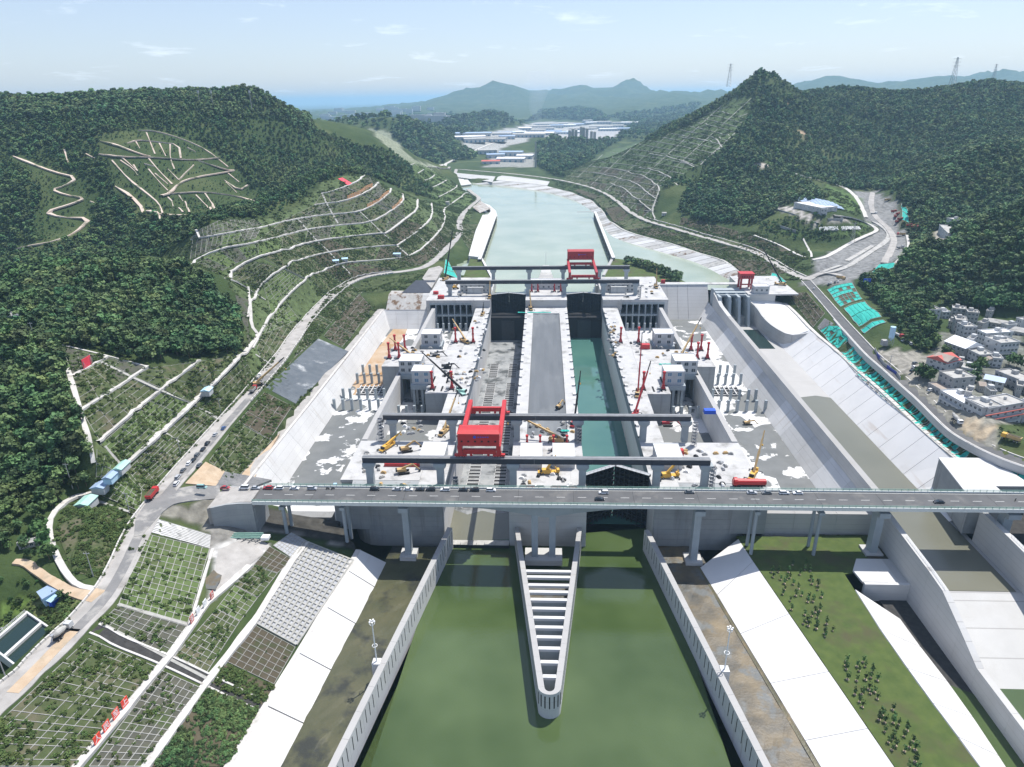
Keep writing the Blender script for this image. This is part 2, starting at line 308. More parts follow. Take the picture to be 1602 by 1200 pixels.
# right hill with the peak
Py((1195,116,1500),(1165,133,1480),(1150,150,1480),(1100,179,1500),(1050,205,1530),(1000,229,1600),(950,249,1680),(900,264,1750),(1220,130,1520),(1250,160,1560),(1300,149,1640),(1350,149,1720),(1420,152,1740),(1480,143,1680),(1540,133,1620),(1602,143,1600),(1750,145,1600))
Py((1190,200,1330),(1150,225,1230),(1100,245,1210),(1240,225,1260),(1050,250,1290),(1000,272,1330),(1060,290,1120),(1020,300,1150),(1080,325,1020),(1270,200,1370),(1330,200,1420),(1380,255,1260),(1450,200,1400),(1530,190,1380),(1602,200,1330),(1330,250,1280),(1290,255,1260),(1450,240,1240))
Wz((500,1900,120),(800,2000,150),(300,1900,60),(1100,1900,150),(100,2100,12))
# plateau, yard, small hills on the right
Pz((1370,297,34),(1340,380,18),(1260,430,10),(1400,335,30),(1420,400,20),(1300,440,9),(1230,325,42),(1330,330,38),(1300,347,38),(1285,372,22),(1345,362,24),(1200,350,30),(1180,375,18),(1230,400,16),(1130,262,74),(1180,250,80),(1100,292,46),(1140,275,64),(1200,278,60),(1270,292,48),(1310,308,42),(1090,335,26),(1360,310,34),(1250,300,46))
Pz((1402,292,44),(1500,256,88),(1602,259,88),(1450,300,60),(1550,320,50),(1480,355,32),(1390,440,12),(1425,398,32),(1500,366,48),(1602,326,68),(1440,470,8),(1500,480,9),(1602,490,12),(1700,330,85))
Wz((560,900,60),(640,760,60),(700,640,50),(560,620,40))
# village and right road
ROAD_V=[(1261,440),(1290,472),(1318,505),(1343,532),(1365,556),(1388,575),(1415,599),(1447,626),(1477,656),(1500,677),(1522,690),(1553,706),(1592,722),(1640,736),(1700,752)]
Pz(*[(x,y,6) for x,y in ROAD_V])
Pz((1460,500,7),(1602,560,7),(1500,600,6),(1602,680,5),(1420,560,6),(1560,640,6),(1440,540,7),(1520,530,8),(1720,700,5),(1700,560,8),(1325,435,14),(1380,490,16),(1345,440,14))
SLAB_R_TOP=[tuple(un(x,y,-3)[:2]) for x,y in [(1225,475),(1240,487.5),(1270,520),(1307,550),(1337,579),(1370,608),(1400,636),(1439,673),(1482,711),(1510,731),(1540,748),(1602,772)]]
for x,y in SLAB_R_TOP: Wz((x+1,y,-3))
Wz((262,280,-2),(300,280,4),(290,240,-2),(330,200,0),(270,200,-10),(270,140,-10),(340,120,0))
# far country
Pz((760,252,14),(820,240,14),(900,217,14),(850,200,14),(960,205,14),(690,260,8))
Py((640,193,2300),(600,217,2150),(575,240,2050),(690,222,2300),(722,240,2250),(650,250,2050),(770,184,3500),(725,190,3500),(815,205,3400),(880,174,5200),(840,182,5200),(935,182,5200),(870,222,2500),(905,214,2600),(935,220,2600),(845,240,2350),(960,232,2500))
Py((770,137,9500),(745,146,9500),(700,158,9300),(650,168,9300),(830,152,9500),(880,150,9600),(940,146,9600),(1000,137,9800),(1045,147,9800),(1090,158,9800),(1250,142,9000),(1300,131,9000),(1345,139,9000),(1440,139,9500),(1560,126,9000),(1640,122,9000),(560,178,8000),(450,180,8000),(300,180,8000))
Wz((-1500,4000,30),(-800,3000,20),(-2500,6000,30),(0,4200,14),(400,3000,30),(900,3500,60),(1800,4500,80),(-3000,9000,20),(-6000,12000,10),(0,13000,20),(3000,14000,40),(8000,13000,50),(-9000,9000,10),(0,16000,10),(0,30000,8),(-20000,30000,8),(20000,30000,8),(0,58000,5),(-40000,58000,5),(40000,58000,5),(-4000,4000,30),(4000,3500,120),(2500,2000,140),(-2000,1500,110),(-1400,800,90),(1500,900,80),(1200,500,40),(900,300,15),(-800,300,60),(-700,100,20),(700,100,5),(-350,60,0),(300,60,-10),(0,30,-25),(-140,60,-18),(-1500,200,60),(1500,200,40),(500,400,8),(600,560,18))
CTL=np.array(CTL)
OFF=150.0
def warp(x,y): return np.stack([x/(y+OFF),np.log(y+OFF)],-1)
_cw=warp(CTL[:,0],CTL[:,1]); C2=.035**2
_r=np.sqrt(((_cw[:,None]-_cw[None])**2).sum(-1)+C2); _sc=CTL[:,1]+OFF
# value is height in units of distance, so that far ranges do not swamp near ground
_w=np.linalg.solve(_r+(-np.eye(len(_cw)))*1e-4,CTL[:,2]/_sc)
def vnoise(x,y,seed=0):
    xi=np.floor(x).astype(np.int64);yi=np.floor(y).astype(np.int64);fx=x-xi;fy=y-yi
    def h(a,b):
        n=(a*374761393+b*668265263+seed*974711)&0x7fffffff; n=((n^(n>>13))*1274126177)&0x7fffffff; return ((n^(n>>16))&0xffff)/65535.
    u=fx*fx*(3-2*fx);w=fy*fy*(3-2*fy)
    return (h(xi,yi)*(1-u)+h(xi+1,yi)*u)*(1-w)+(h(xi,yi+1)*(1-u)+h(xi+1,yi+1)*u)*w
def fbm(x,y,seed=0,o=4):
    s=0;a=.5
    for i in range(o): s=s+a*(vnoise(x,y,seed+i)-.5);x=x*2.03+3.1;y=y*2.03+1.7;a*=.5
    return s
gv=np.arange(math.log(25+OFF),math.log(60000+OFF),.0088); gu=np.arange(-1.45,1.4501,.0088)
GU,GV=np.meshgrid(gu,gv); GYY=np.exp(GV)-OFF; GX=GU*(GYY+OFF)
GZ=np.zeros_like(GX)
_q=np.stack([GU,GV],-1).reshape(-1,2)
for i in range(0,len(_q),20000):
    q=_q[i:i+20000]; r=np.sqrt(((q[:,None,:]-_cw[None])**2).sum(-1)+C2); GZ.reshape(-1)[i:i+20000]=r@_w
GZ*=(GYY+OFF)
# natural relief on the wild ground only
_amp=np.clip((GYY-650)/500,0,1)*np.clip((np.abs(GX+30)-170)/200,0,1)*np.where(GX<0,np.where(GYY<1500,.38,1),1)
GZ+=_amp*((fbm(GX/170,GYY/170,3)*22+(.22-np.abs(fbm(GX/210,GYY/260,77)))*46+fbm(GX/45,GYY/45,9)*7))*np.clip(1+(GYY-1500)/3000,1,2.2)
_f=np.clip((GYY-6500)/2000,0,1); GZ+=_f*np.clip((13000-GYY)/2000,0,1)*((.35-np.abs(fbm(GX/800,GYY/1200,21))*2.4)*150+fbm(GX/300,GYY/400,27)*60)*np.clip(GZ/150,0.0,1.5)
GZ0=GZ.copy()
CARVE=[]
def carve(poly,z):
    m=inpoly(GX,GYY,poly); GZ[m]=np.minimum(GZ[m],z); CARVE.append(poly)
X0=2.0
carve([(-87.5,266),(-88.6,250),(-100.5,150),(-112,50),(330,50),(262,150),(262,270),(252,290)]+[(x,y) for x,y in SLAB_R_TOP[::-1]]+[(228,650),(215,676),(112,690),(112,720),(-112,720),(-112,650),(-158,632),(-159,560),(-159,480),(-159,400),(-160,330),(-161,300),(-140,292),(-100,288)],-45)
_up=[tuple(un(x,y,4)[:2]) for x,y in BANK_R]; _ul=[tuple(un(x,y,1)[:2]) for x,y in BANK_L]
carve(_up+[tuple(un(668,268,2)[:2]),tuple(un(700,285,3)[:2]),tuple(un(735,303,3)[:2])]+_ul[::-1]+[(-110,790),(-90,730),(-20,690),(112,690),(200,676),(222,670)],-14)
_GL=None
def th1(x,y):
    global _GL
    if _GL is None:_GL=GZ0.tolist()
    y=max(y,26.); u=min(max((x/(y+OFF)-gu[0])/.0088,0),_NU-1.001); v=min(max((math.log(y+OFF)-gv0)/.0088,0),_NV-1.001); i=int(u);j=int(v);a=u-i;b=v-j
    r=_GL[j];q=_GL[j+1]; return (r[i]*(1-a)+r[i+1]*a)*(1-b)+(q[i]*(1-a)+q[i+1]*a)*b
_NU=len(gu);_NV=len(gv);gv0=float(gv[0])
def th(x,y):
    if not getattr(x,'ndim',0): return th1(float(x),float(y))
    x=np.asarray(x,float);y=np.asarray(y,float)
    u=(x/(y+OFF)-gu[0])/.0088; v=(np.log(np.maximum(y,26)+OFF)-gv[0])/.0088
    u=np.clip(u,0,len(gu)-1.001);v=np.clip(v,0,len(gv)-1.001); i=u.astype(int);j=v.astype(int);a=u-i;b=v-j
    g=GZ0; return (g[j,i]*(1-a)+g[j,i+1]*a)*(1-b)+(g[j+1,i]*(1-a)+g[j+1,i+1]*a)*b
HY=np.exp(np.arange(math.log(45),math.log(40000),.004))
def hit(px,py):
    d=ray(px,py); d=d/d[1]; ys=HY
    z=CZ+d[2]*ys; g=th(d[0]*ys,ys); k=np.argmax(z<g)
    if not (z<g).any(): k=len(ys)-1
    a,b=ys[max(k-1,0)],ys[k]
    for _ in range(18):
        m=(a+b)/2
        if CZ+d[2]*m<th1(d[0]*m,m): b=m
        else:a=m
    return np.array([d[0]*b,b,float(th(d[0]*b,b))])
def hits(pts): return [hit(*p) for p in pts]
def resample(P,step):
    P=[np.array(p,float) for p in P]; out=[P[0]]
    for a,b in zip(P,P[1:]):
        n=max(1,int(np.linalg.norm(b-a)/step))
        out+=[a+(b-a)*(i+1)/n for i in range(n)]
    return out
EXC=[]   # ground polygons (world) where no trees or shrubs grow
def smooth(P,it=2):
    P=[np.array(p,float) for p in P]
    for _ in range(it):
        Q=[P[0]]
        for a,b in zip(P,P[1:]): Q+=[a*.75+b*.25,a*.25+b*.75]
        Q.append(P[-1]);P=Q
    return P
def ribbon(name,pts,w,mats,lift=.15,step=6,world=False,sm=1,kind='structure',thick=.5,parent=None,exc=True,z=None,label=None,cat=None,group=None,rough=0,exw=0):
    if not world:
        pts=[np.array(p,float) for p in pts]
        if sm: pts=smooth(pts,sm)
        pts=hits([tuple(p) for p in resample(pts,9)]); sm=0
    P=pts
    if sm:P=smooth(P,sm)
    P=resample([p[:2] for p in P],step); n=len(P); mb=MB(); V=[]
    ws=w if hasattr(w,'__len__') else None
    L=[];R=[]
    for i,p in enumerate(P):
        t=P[min(i+1,n-1)]-P[max(i-1,0)]; t/=np.linalg.norm(t)+1e-9; nn=np.array((-t[1],t[0])); ww=(np.interp(i/(n-1),np.linspace(0,1,len(ws)),ws) if ws else w)
        if rough: ww*=1+rough*(2*vnoise(np.array(i*.37),np.array(ww*3.1))-1)
        L.append(p+nn*ww/2);R.append(p-nn*ww/2)
    for q in range(n):
        a,b=L[q],R[q]; c=P[q]
        tc_=th1(*c); zz=(tc_ if (ws or w>=8) else .5*tc_+.5*max(th1(*a),tc_,th1(*b))) if z is None else z
        za=zz+lift
        V+=[(a[0],a[1],za),(b[0],b[1],za),(a[0],a[1],za-thick),(b[0],b[1],za-thick)]
    F=[]
    for i in range(n-1):
        k=4*i;F+=[(k,k+1,k+5,k+4),(k+2,k,k+4,k+6),(k+1,k+3,k+7,k+5)]
    mb.add(V,F)
    if exc:
        for i in range(0,n-1):
            e0=(L[i]-R[i]);e0=e0/(np.linalg.norm(e0)+1e-9)*exw; EXC.append([tuple(L[i]+e0),tuple(L[i+1]+e0),tuple(R[i+1]-e0),tuple(R[i]-e0)])
    o=obj(name,mb,mats,parent,kind=kind if parent is None or kind=='stuff' else None,label=label,cat=cat,group=group); o_path=(P,L,R); return o,o_path
def patch(corners,nu,nv,lift=.1,world=False):
    C=corners if world else [np.array(c,float) for c in corners]
    G=[]
    for j in range(nv+1):
        row=[]
        for i in range(nu+1):
            u,v=i/nu,j/nv; p=(C[0]*(1-u)+C[1]*u)*(1-v)+(C[3]*(1-u)+C[2]*u)*v
            row.append(p)
        G.append(row)
    if not world:
        G2=[]
        for j in range(nv+1):
            row=[]
            for i in range(nu+1):
                p=hit(*G[j][i])
                row.append(np.array([p[0],p[1],float(th(p[0],p[1]))+lift]))
            G2.append(row)
        G=G2
    return G
def grid_mesh(G,thick=.6,mb=None):
    mb=mb or MB(); nv=len(G);nu=len(G[0]); V=[p for r in G for p in r]; F=[]
    for j in range(nv-1):
        for i in range(nu-1):
            a=j*nu+i;F.append((a+nu,a+nu+1,a+1,a))
    # skirt
    per=[i for i in range(nu)]+[j*nu+nu-1 for j in range(1,nv)]+[(nv-1)*nu+i for i in range(nu-2,-1,-1)]+[j*nu for j in range(nv-2,0,-1)]
    o=len(V);V=V+[np.array(V[i])-np.array((0,0,thick)) for i in per];n=len(per)
    for k in range(n):F.append((per[k],per[(k+1)%n],o+(k+1)%n,o+k))
    mb.add(V,F);return mb

def flatten(path,w,fall=9,world=None):
    global GZ0,GZ,_GL
    P=resample(smooth(hits(path),2),5) if world is None else resample([np.array(p,float) for p in world],4); z=np.array([th1(p[0],p[1]) for p in P]) if world is None else np.array([p[2] for p in P]); n=len(z)
    for _ in range(30 if world is None else 0): z[1:-1]=(z[:-2]+z[1:-1]*2+z[2:])/4
    new=GZ0.copy(); xs_=np.array([p[0] for p in P]);ys_=np.array([p[1] for p in P])
    bb=(GX>xs_.min()-30)&(GX<xs_.max()+30)&(GYY>ys_.min()-30)&(GYY<ys_.max()+30); idx=np.argwhere(bb)
    gx=GX[bb];gy=GYY[bb]; best=np.full(len(gx),1e9);bz=np.zeros(len(gx))
    for i in range(n):
        d=(gx-xs_[i])**2+(gy-ys_[i])**2; m=d<best; best[m]=d[m];bz[m]=z[i]
    d=np.sqrt(best); k=np.clip(1-(d-w/2-2)/fall,0,1); k=k*k*(3-2*k)
    v=GZ0[bb]*(1-k)+bz*k; same=GZ[bb]==GZ0[bb]; new[bb]=v; g=GZ[bb]; g[same]=v[same]; GZ[bb]=g; GZ0=new; _GL=None
    return list(zip(xs_,ys_,z))
FL_L=flatten(ROAD_L,11); FL_R=flatten(ROAD_R,9); FL_V=flatten(ROAD_V,9,8); flatten(None,5,6,[(x+2.5,y+1,-3.2) for x,y in SLAB_R_TOP])

flatten([(225,812),(248,790),(275,777),(305,772),(338,771)],13,4)
# ------------------------------------------------------------------ ground sheet
COVER=[]   # (pixel polygon, colour, wildness of the edge in metres)
def cover(poly,col,edge=4): COVER.append((poly,col,edge))
cover([(1281,413),(1280,402),(1342,377),(1375,362),(1352,344),(1352,328),(1333,299),(1370,297),(1392,308),(1411,318),(1411,348),(1419,367),(1420,391),(1400,412),(1351,430),(1330,446),(1250,446)],(.21,.21,.205))
cover([(1208,325),(1240,321),(1290,348),(1306,338),(1335,345),(1300,352),(1286,353)],(.42,.39,.36),2)
cover([(1420,385),(1440,372),(1452,385),(1420,402),(1405,410)],(.13,.18,.06))
cover([(1455,360),(1492,362),(1490,384),(1450,384)],(.36,.33,.28))
cover([(1408,552),(1440,548),(1600,600),(1620,640),(1560,700),(1602,740),(1640,760),(1640,800),(1560,720),(1470,660),(1420,600)],(.24,.23,.195))
cover([(1372,548),(1400,545),(1440,560),(1448,590),(1425,600),(1385,568)],(.27,.255,.22))
cover([(1470,520),(1602,510),(1640,640),(1560,640),(1450,600)],(.16,.165,.14))
cover([(1500,655),(1560,665),(1540,690),(1510,680)],(.38,.31,.22))
cover([(1560,660),(1640,672),(1640,700),(1570,690)],(.06,.085,.03))
cover([(0,425),(50,410),(118,408),(60,425),(0,440)],(.19,.26,.10))
cover([(20,470),(60,443),(95,434),(70,460),(15,500)],(.14,.19,.055))
cover([(0,500),(40,515),(20,540),(0,535)],(.12,.17,.05))
cover([(0,950),(50,930),(40,990),(0,1010)],(.09,.14,.035))
cover([(60,940),(130,925),(140,960),(100,1000),(40,960)],(.13,.15,.06))
cover([(270,800),(330,838),(330,858),(440,830),(560,865),(600,850),(520,800),(370,790)],(.20,.192,.175))
cover([(380,792),(520,800),(600,845),(560,862),(470,835),(400,822)],(.06,.057,.05))  # rocky ground, with the shadow under the bridge painted into its dark colour
cover([(330,860),(400,830),(425,855),(395,890),(325,945)],(.42,.41,.39))
cover([(575,200),(612,205),(640,245),(690,262),(650,262),(610,235)],(.22,.24,.17))
cover([(720,215),(760,206),(850,190),(985,194),(960,212),(930,222),(840,214),(790,232),(760,240),(720,232)],(.34,.34,.32),20)
cover([(755,262),(780,235),(840,240),(838,262)],(.26,.26,.24),10)
cover([(850,210),(975,200),(965,220),(880,216)],(.36,.36,.36),20)
cover([(1180,258),(1200,252),(1206,262),(1186,268)],(.42,.38,.33))
cover([(1222,150),(1238,160),(1232,172)],(.34,.24,.16)); cover([(1242,195),(1262,210),(1258,228)],(.36,.27,.18))
cover([(820,310),(1000,310),(1000,240),(820,240)],(.06,.09,.035)) if 0 else None
# open grassy terraces on both banks, seen as a lighter green than the woods
cover([(500,283),(548,272),(578,278),(600,290),(655,312),(690,320),(745,330),(720,372),(690,408),(560,430),(500,478),(440,555),(395,600),(345,610),(383,556),(395,500),(350,432),(252,406),(300,380),(350,343),(410,343),(470,318)],(.085,.115,.048))
cover([(640,255),(672,262),(705,282),(750,312),(720,340),(690,320),(650,300),(680,300),(650,280)],(.085,.125,.045))
cover([(868,272),(905,262),(960,232),(1030,215),(1090,190),(1150,152),(1185,150),(1165,195),(1130,235),(1090,262),(1035,293),(1022,345),(990,330),(965,312),(930,292)],(.075,.11,.045))
cover([(940,300),(1020,345),(1180,393),(1261,438),(1175,440),(1060,386),(960,350),(930,316),(870,290),(862,280)],(.055,.085,.03))
cover([(1070,362),(1180,365),(1270,400),(1280,412),(1250,432),(1190,395)],(.05,.075,.028))
cover([(1190,350),(1290,362),(1350,345),(1365,355),(1345,372),(1270,376),(1200,362)],(.075,.12,.04))
cover([(1290,285),(1345,310),(1345,340),(1290,320)],(.08,.13,.04))
cover([(555,442),(620,430),(690,421),(655,434),(640,452),(600,455),(568,458)],(.065,.085,.035))
cover([(560,459),(585,480),(600,485),(555,545),(470,640),(440,690),(425,690),(460,636),(545,548)],(.07,.09,.035))
cover([(225,800),(250,795),(345,776),(360,800),(330,832),(270,812)],(.20,.19,.16))
cover([(96,540),(165,556),(235,570),(312,562),(383,552),(192,730),(150,770),(144,700)],(.085,.11,.045))
cover([(150,770),(192,730),(381,560),(430,585),(240,775),(170,900),(110,890),(80,830)],(.075,.10,.04))
cover([(555,845),(605,880),(600,900),(560,870)],(.1,.09,.08))
px,py,dep=proj(np.stack([GX,GYY,GZ0],-1))
cols=np.zeros(GX.shape+(4,)); wob=fbm(GX/14,GYY/14,5)
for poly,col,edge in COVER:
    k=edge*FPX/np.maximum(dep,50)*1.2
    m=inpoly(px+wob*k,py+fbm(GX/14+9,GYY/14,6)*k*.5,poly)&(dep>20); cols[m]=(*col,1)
nv,nu=GX.shape; gm=bpy.data.meshes.new('hills')
V=np.stack([GX,GYY,GZ],-1).reshape(-1,3)
ii=(np.arange(nv-1)[:,None]*nu+np.arange(nu-1)[None]).reshape(-1); F=np.stack([ii,ii+1,ii+nu+1,ii+nu],-1)
gm.vertices.add(len(V)); gm.vertices.foreach_set('co',V.astype(np.float32).ravel())
gm.loops.add(F.size); gm.loops.foreach_set('vertex_index',F.astype(np.int32).ravel())
gm.polygons.add(len(F)); gm.polygons.foreach_set('loop_start',np.arange(0,F.size,4,dtype=np.int32)); gm.polygons.foreach_set('loop_total',np.full(len(F),4,np.int32))
gm.update(); gm.polygons.foreach_set('use_smooth',np.ones(len(F),bool))
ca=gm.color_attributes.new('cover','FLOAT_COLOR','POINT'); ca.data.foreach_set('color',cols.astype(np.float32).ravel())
m=mat('ground_cover',(.032,.055,.018),(.058,.085,.03),rough=.95,scale=.03,detail=8,c=(.085,.105,.04),cscale=.012,cpos=(.52,.66),bump=.5,bscale=.35,spec=.15)
nt=m.node_tree; bs=[n for n in nt.nodes if n.type=='BSDF_PRINCIPLED'][0]; old=bs.inputs['Base Color'].links[0].from_socket
at=nt.nodes.new('ShaderNodeAttribute'); at.attribute_name='cover'; q=nt.nodes.new('ShaderNodeMix'); q.data_type='RGBA'
n1=nt.nodes.new('ShaderNodeTexNoise'); n1.inputs['Scale'].default_value=.22; n1.inputs['Detail'].default_value=8; tcn=nt.nodes.new('ShaderNodeTexCoord'); nt.links.new(tcn.outputs['Object'],n1.inputs['Vector'])
mr=nt.nodes.new('ShaderNodeMapRange'); mr.inputs[1].default_value=.3; mr.inputs[2].default_value=.7; mr.inputs[3].default_value=.62; mr.inputs[4].default_value=1.32; nt.links.new(n1.outputs[0],mr.inputs[0])
vm=nt.nodes.new('ShaderNodeVectorMath'); vm.operation='SCALE'; nt.links.new(at.outputs['Color'],vm.inputs[0]); nt.links.new(mr.outputs[0],vm.inputs['Scale'])
nt.links.new(at.outputs['Alpha'],q.inputs[0]); nt.links.new(old,q.inputs[6]); nt.links.new(vm.outputs[0],q.inputs[7]); nt.links.new(q.outputs[2],bs.inputs['Base Color'])
gm.materials.append(m); tag(link('hills',gm),kind='structure')
# ------------------------------------------------------------------ water sheets
def sheet(name,poly,z,mats,kind='structure',thick=.3): return obj(name,MB().prism(poly,z-thick,z),mats,kind=kind)
uw=[tuple(un(x,y,-1)[:2]) for x,y in [(1300,470),(1180,448),(1150,425),(1100,395),(1030,370),(980,350),(960,325),(930,300),(860,280),(740,270),(650,255),(660,285),(720,300),(740,330),(735,365),(705,420)]]
sheet('canal_water',uw+[(-130,700),(-112,690),(-52,640),(56,640),(56,690),(112,690),(112.6,672),(240,676)],-3,'water_upper')
sheet('lower_pool_water',[(-62,110),(-90,40),(95,40),(66,110),(57,305),(-51,289)],-30,'water_lower')
sheet('lock_chamber_water',[(21.2,308),(54,308),(54,612),(21.2,612)],-29.6,'water_chamber')
# ------------------------------------------------------------------ the lock: walls, chambers, median
def side(s): return (lambda a:X0+s*a)
RUN=(('left',-1),('right',1))
for nm,s in RUN:
    X=side(s)
    w=thing('lock_wall',f'long pale concrete chamber wall with walkway on the {nm} outer side of the twin lock','lock wall',(X(59),450,0))
    obj('wall_body',B(X(52)-X(59),X(65.5)-X(59),288-450,613-450,-36,-1.2),'white_concrete',w)
    obj('armour_band',B(X(51.93)-X(59),X(52)-X(59),288.1-450,612.9-450,-6.5,-.05),'armour',w)
    for k in range(13):
        y0=288+25*k; obj('deck_slab',B(X(52.02)-X(59),X(65.5)-X(59),y0+.04-450,y0+24.96-450,-1.2,0),'deck_concrete',w)
mid=thing('lock_median','broad concrete median between the two lock chambers with sunken gravel bed','lock median',(X0,450,0))
obj('wall_body',B(-19.2,19.2,288-450,613-450,-36,-1.5),'white_concrete',mid)
for s in(-1,1):
    for k in range(13):
        y0=288+25*k; obj('deck_slab',B(s*11.8,s*19.2,y0+.04-450,y0+24.96-450,-1.5,0),'deck_concrete',mid)
obj('deck_slab',B(-11.76,11.76,288-450,352-450,-1.5,0),'deck_concrete',mid); obj('deck_slab',B(-11.76,11.76,594-450,613-450,-1.5,0),'deck_concrete',mid)
gb=MB(); N=24
ys=np.linspace(352.05,593.95,N)
gb.add([(x,y-450,-.75+.25*math.sin(x*.7+y*.05)) for y in ys for x in np.linspace(-11.7,11.7,8)],[(j*8+i,j*8+i+1,j*8+i+9,j*8+i+8) for j in range(N-1) for i in range(7)])
obj('gravel_bed',gb,'median_gravel',mid,kind='stuff')
gb=MB(); gb.add([(12*math.cos(t),0,6*math.sin(t)) for t in np.linspace(0,math.pi,9)]+[(12*math.cos(t),8,5*math.sin(t)) for t in np.linspace(0,math.pi,9)],[(i,i+1,i+10,i+9) for i in range(8)]+[tuple(range(9))])
# chamber floor of the drained left lock with its filling slots
fl=struct('lock_floor',B(-50.5,-17.3,289,612,-34,-32),'lock_floor')
sm=B(-3.4,3.4,-1.05,1.05,0,.05).mesh('floor_slot',ms('black'))  # black plate; the dark inside an open slot is put into its colour
rim=MB(); 
for a in ((-3.65,3.65,-1.3,-1.05),(-3.65,3.65,1.05,1.3),(-3.65,-3.4,-1.05,1.05),(3.4,3.65,-1.05,1.05)): rim.box(*a,0,.16)
rim=rim.mesh('slot_rim',ms('white_concrete'))
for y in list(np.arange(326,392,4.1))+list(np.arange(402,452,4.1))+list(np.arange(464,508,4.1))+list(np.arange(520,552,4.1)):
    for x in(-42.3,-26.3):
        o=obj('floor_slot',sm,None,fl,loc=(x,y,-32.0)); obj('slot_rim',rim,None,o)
# mooring blocks along the chamber edges
mbk=MB(); mbk.box(-.9,.9,-1.3,1.3,0,1.1,0); mbk.box(-1.5,-.9,-.7,.7,.2,.7,1); mbm=mbk.mesh('mooring_block',ms(['white_concrete','black']))
mbl=MB(); mbl.box(-.9,.9,-1.3,1.3,0,1.1,0); mbl.box(.9,1.5,-.7,.7,.2,.7,1); mbn=mbl.mesh('mooring_block',ms(['white_concrete','black']))
EDG=((-53.3,mbl and mbn,'outer edge of the drained left chamber'),(-18.0,mbm,'median edge of the drained left chamber'),(18.0,mbn,'median edge of the flooded right chamber'),(53.3,mbm,'outer edge of the flooded right chamber'))
for dx,me,wh in EDG:
    for k in range(17):
        obj('mooring_block',me,None,label=f'small white mooring block with dark recess on the {wh}',cat='mooring block',group=f'mooring blocks on the {wh}',loc=(X0+dx,350+15.2*k,0))
# ------------------------------------------------------------------ upstream lock head: platforms, gates, culvert fronts
for nm,s in RUN:
    X=side(s)
    t=thing('culvert_headworks',f'{nm} upstream platform block with two rows of dark culvert openings','headworks',(X(81),613,0))
    def bx(n,a,b,y0,y1,z0,z1,m,p=t): return obj(n,B(X(a)-X(81),X(b)-X(81),y0-613,y1-613,z0,z1),m,p)
    bx('platform_slab',52.2,112,613,700,4.6,7,'deck_concrete')
    bx('head_block',66,112,637,700,-22,4.58,'concrete'); bx('head_block',52.2,65.9,613.3,700,-34,4.58,'concrete'); bx('back_wall',66,108.6,636,636.9,-22,4.58,'gate_plate')  # back_wall is near black: the shade of the deep cavity put into its colour
    bx('side_wall',109,112,613,636.95,-22,4.58,'concrete'); bx('inner_wall',66,68,613.3,635.9,-22,4.58,'concrete')
    bx('middle_beam',68,109,613,615,-8.6,-6.8,'column'); bx('top_beam',68,109,612.9,615,2.6,4.58,'column'); bx('mid_slab',68,109,615,636,-8.4,-7,'concrete')
    for k in range(8):
        a=68.2+5.75*k; bx('pier',a,a+1,613.1,634,-22,-8.62,'column'); bx('pier',a,a+1,613.1,634,-6.78,2.58,'column')
    st=thing('stair_tower',f'slim scaffold stair tower beside the {nm} culvert openings','scaffold',(X(67.8),610.5,-1)) 
    sb=MB()
    for a in(-1.3,1.3):
        for b in(-1.3,1.3): sb.bar((a,b,0),(a,b,8.5),.25)
    for k in range(5):
        sb.bar((-1.3,-1.3,k*2),(1.3,-1.3,k*2),.25);sb.bar((-1.3,1.3,k*2),(1.3,1.3,k*2),.2);sb.bar((-1.3,-1.3,k*2),(1.3,-1.3,k*2+1.9),.3)
    obj('scaffold_frame',sb,'metal',st)
md=thing('median_headworks','upstream concrete head of the median with a flat platform between the two black gates','headworks',(X0,613,0))
obj('head_block',B(-19.2,19.2,.3,80,-34,5),'concrete',md); obj('platform_slab',B(-19.2,19.2,0,80,5.02,7),'deck_concrete',md)
# gates
def gate_leaf(name,xa,ya,xb,yb,z0,z1,label,nrib,nver,face=-1):
    L=math.hypot(xb-xa,yb-ya); rz=math.atan2(yb-ya,xb-xa); t=thing(name,label,'lock gate',(xa,ya,z0),rz,None); h=z1-z0
    obj('skin_plate',B(0.02,L-.02,.9,1.3,0,h),'gate_plate',t)
    for k in range(nrib+1): obj('rib',B(0,L,-.9,.88,k*(h-.35)/nrib,k*(h-.35)/nrib+.35),'gate_steel',t)
    for k in range(nver+1): obj('post',B(k*(L-.4)/nver,k*(L-.4)/nver+.4,-1.0,-.5,.02,h-.02),'gate_steel',t)
    wk=MB();wk.box(0,L,-1.2,1.2,h+.02,h+.2)
    for k in range(9): wk.bar((L*k/8.001+.05,-1.1,h+.2),(L*k/8.001+.05,-1.1,h+1.3),.1)
    wk.bar((0,-1.1,h+1.3),(L,-1.1,h+1.3),.12); obj('walkway',wk,'metal',t)
for nm,cx in (('left',-33.9),('right',37.6)):
    gate_leaf('gate_leaf',cx-16.6,631,cx-.05,637,-10,7.6,f'left leaf of the black ribbed upstream gate of the {nm} lock',13,7)
    gate_leaf('gate_leaf',cx+.05,637,cx+16.6,631,-10,7.6,f'right leaf of the black ribbed upstream gate of the {nm} lock',13,7)
    struct('gate_sill',B(cx-16.6,cx+16.6,613.3,640,-36,-10.02),'gate_plate')
    struct('gate_sill_pier',B(cx-6,cx+6,612.3,613.25,-33,-13),'gate_steel')
cx=37.6
gate_leaf('gate_leaf',cx-16.6,306,cx-.05,316,-31,1.4,'left leaf of the black lattice gate near the road bridge',11,7)
gate_leaf('gate_leaf',cx+.05,316,cx+16.6,306,-31,1.4,'right leaf of the black lattice gate near the road bridge',11,7)
bk=thing('floating_bulkhead','low dark floating bulkhead with pale deck closing the drained left lock','bulkhead',(-33.9,288,-30))
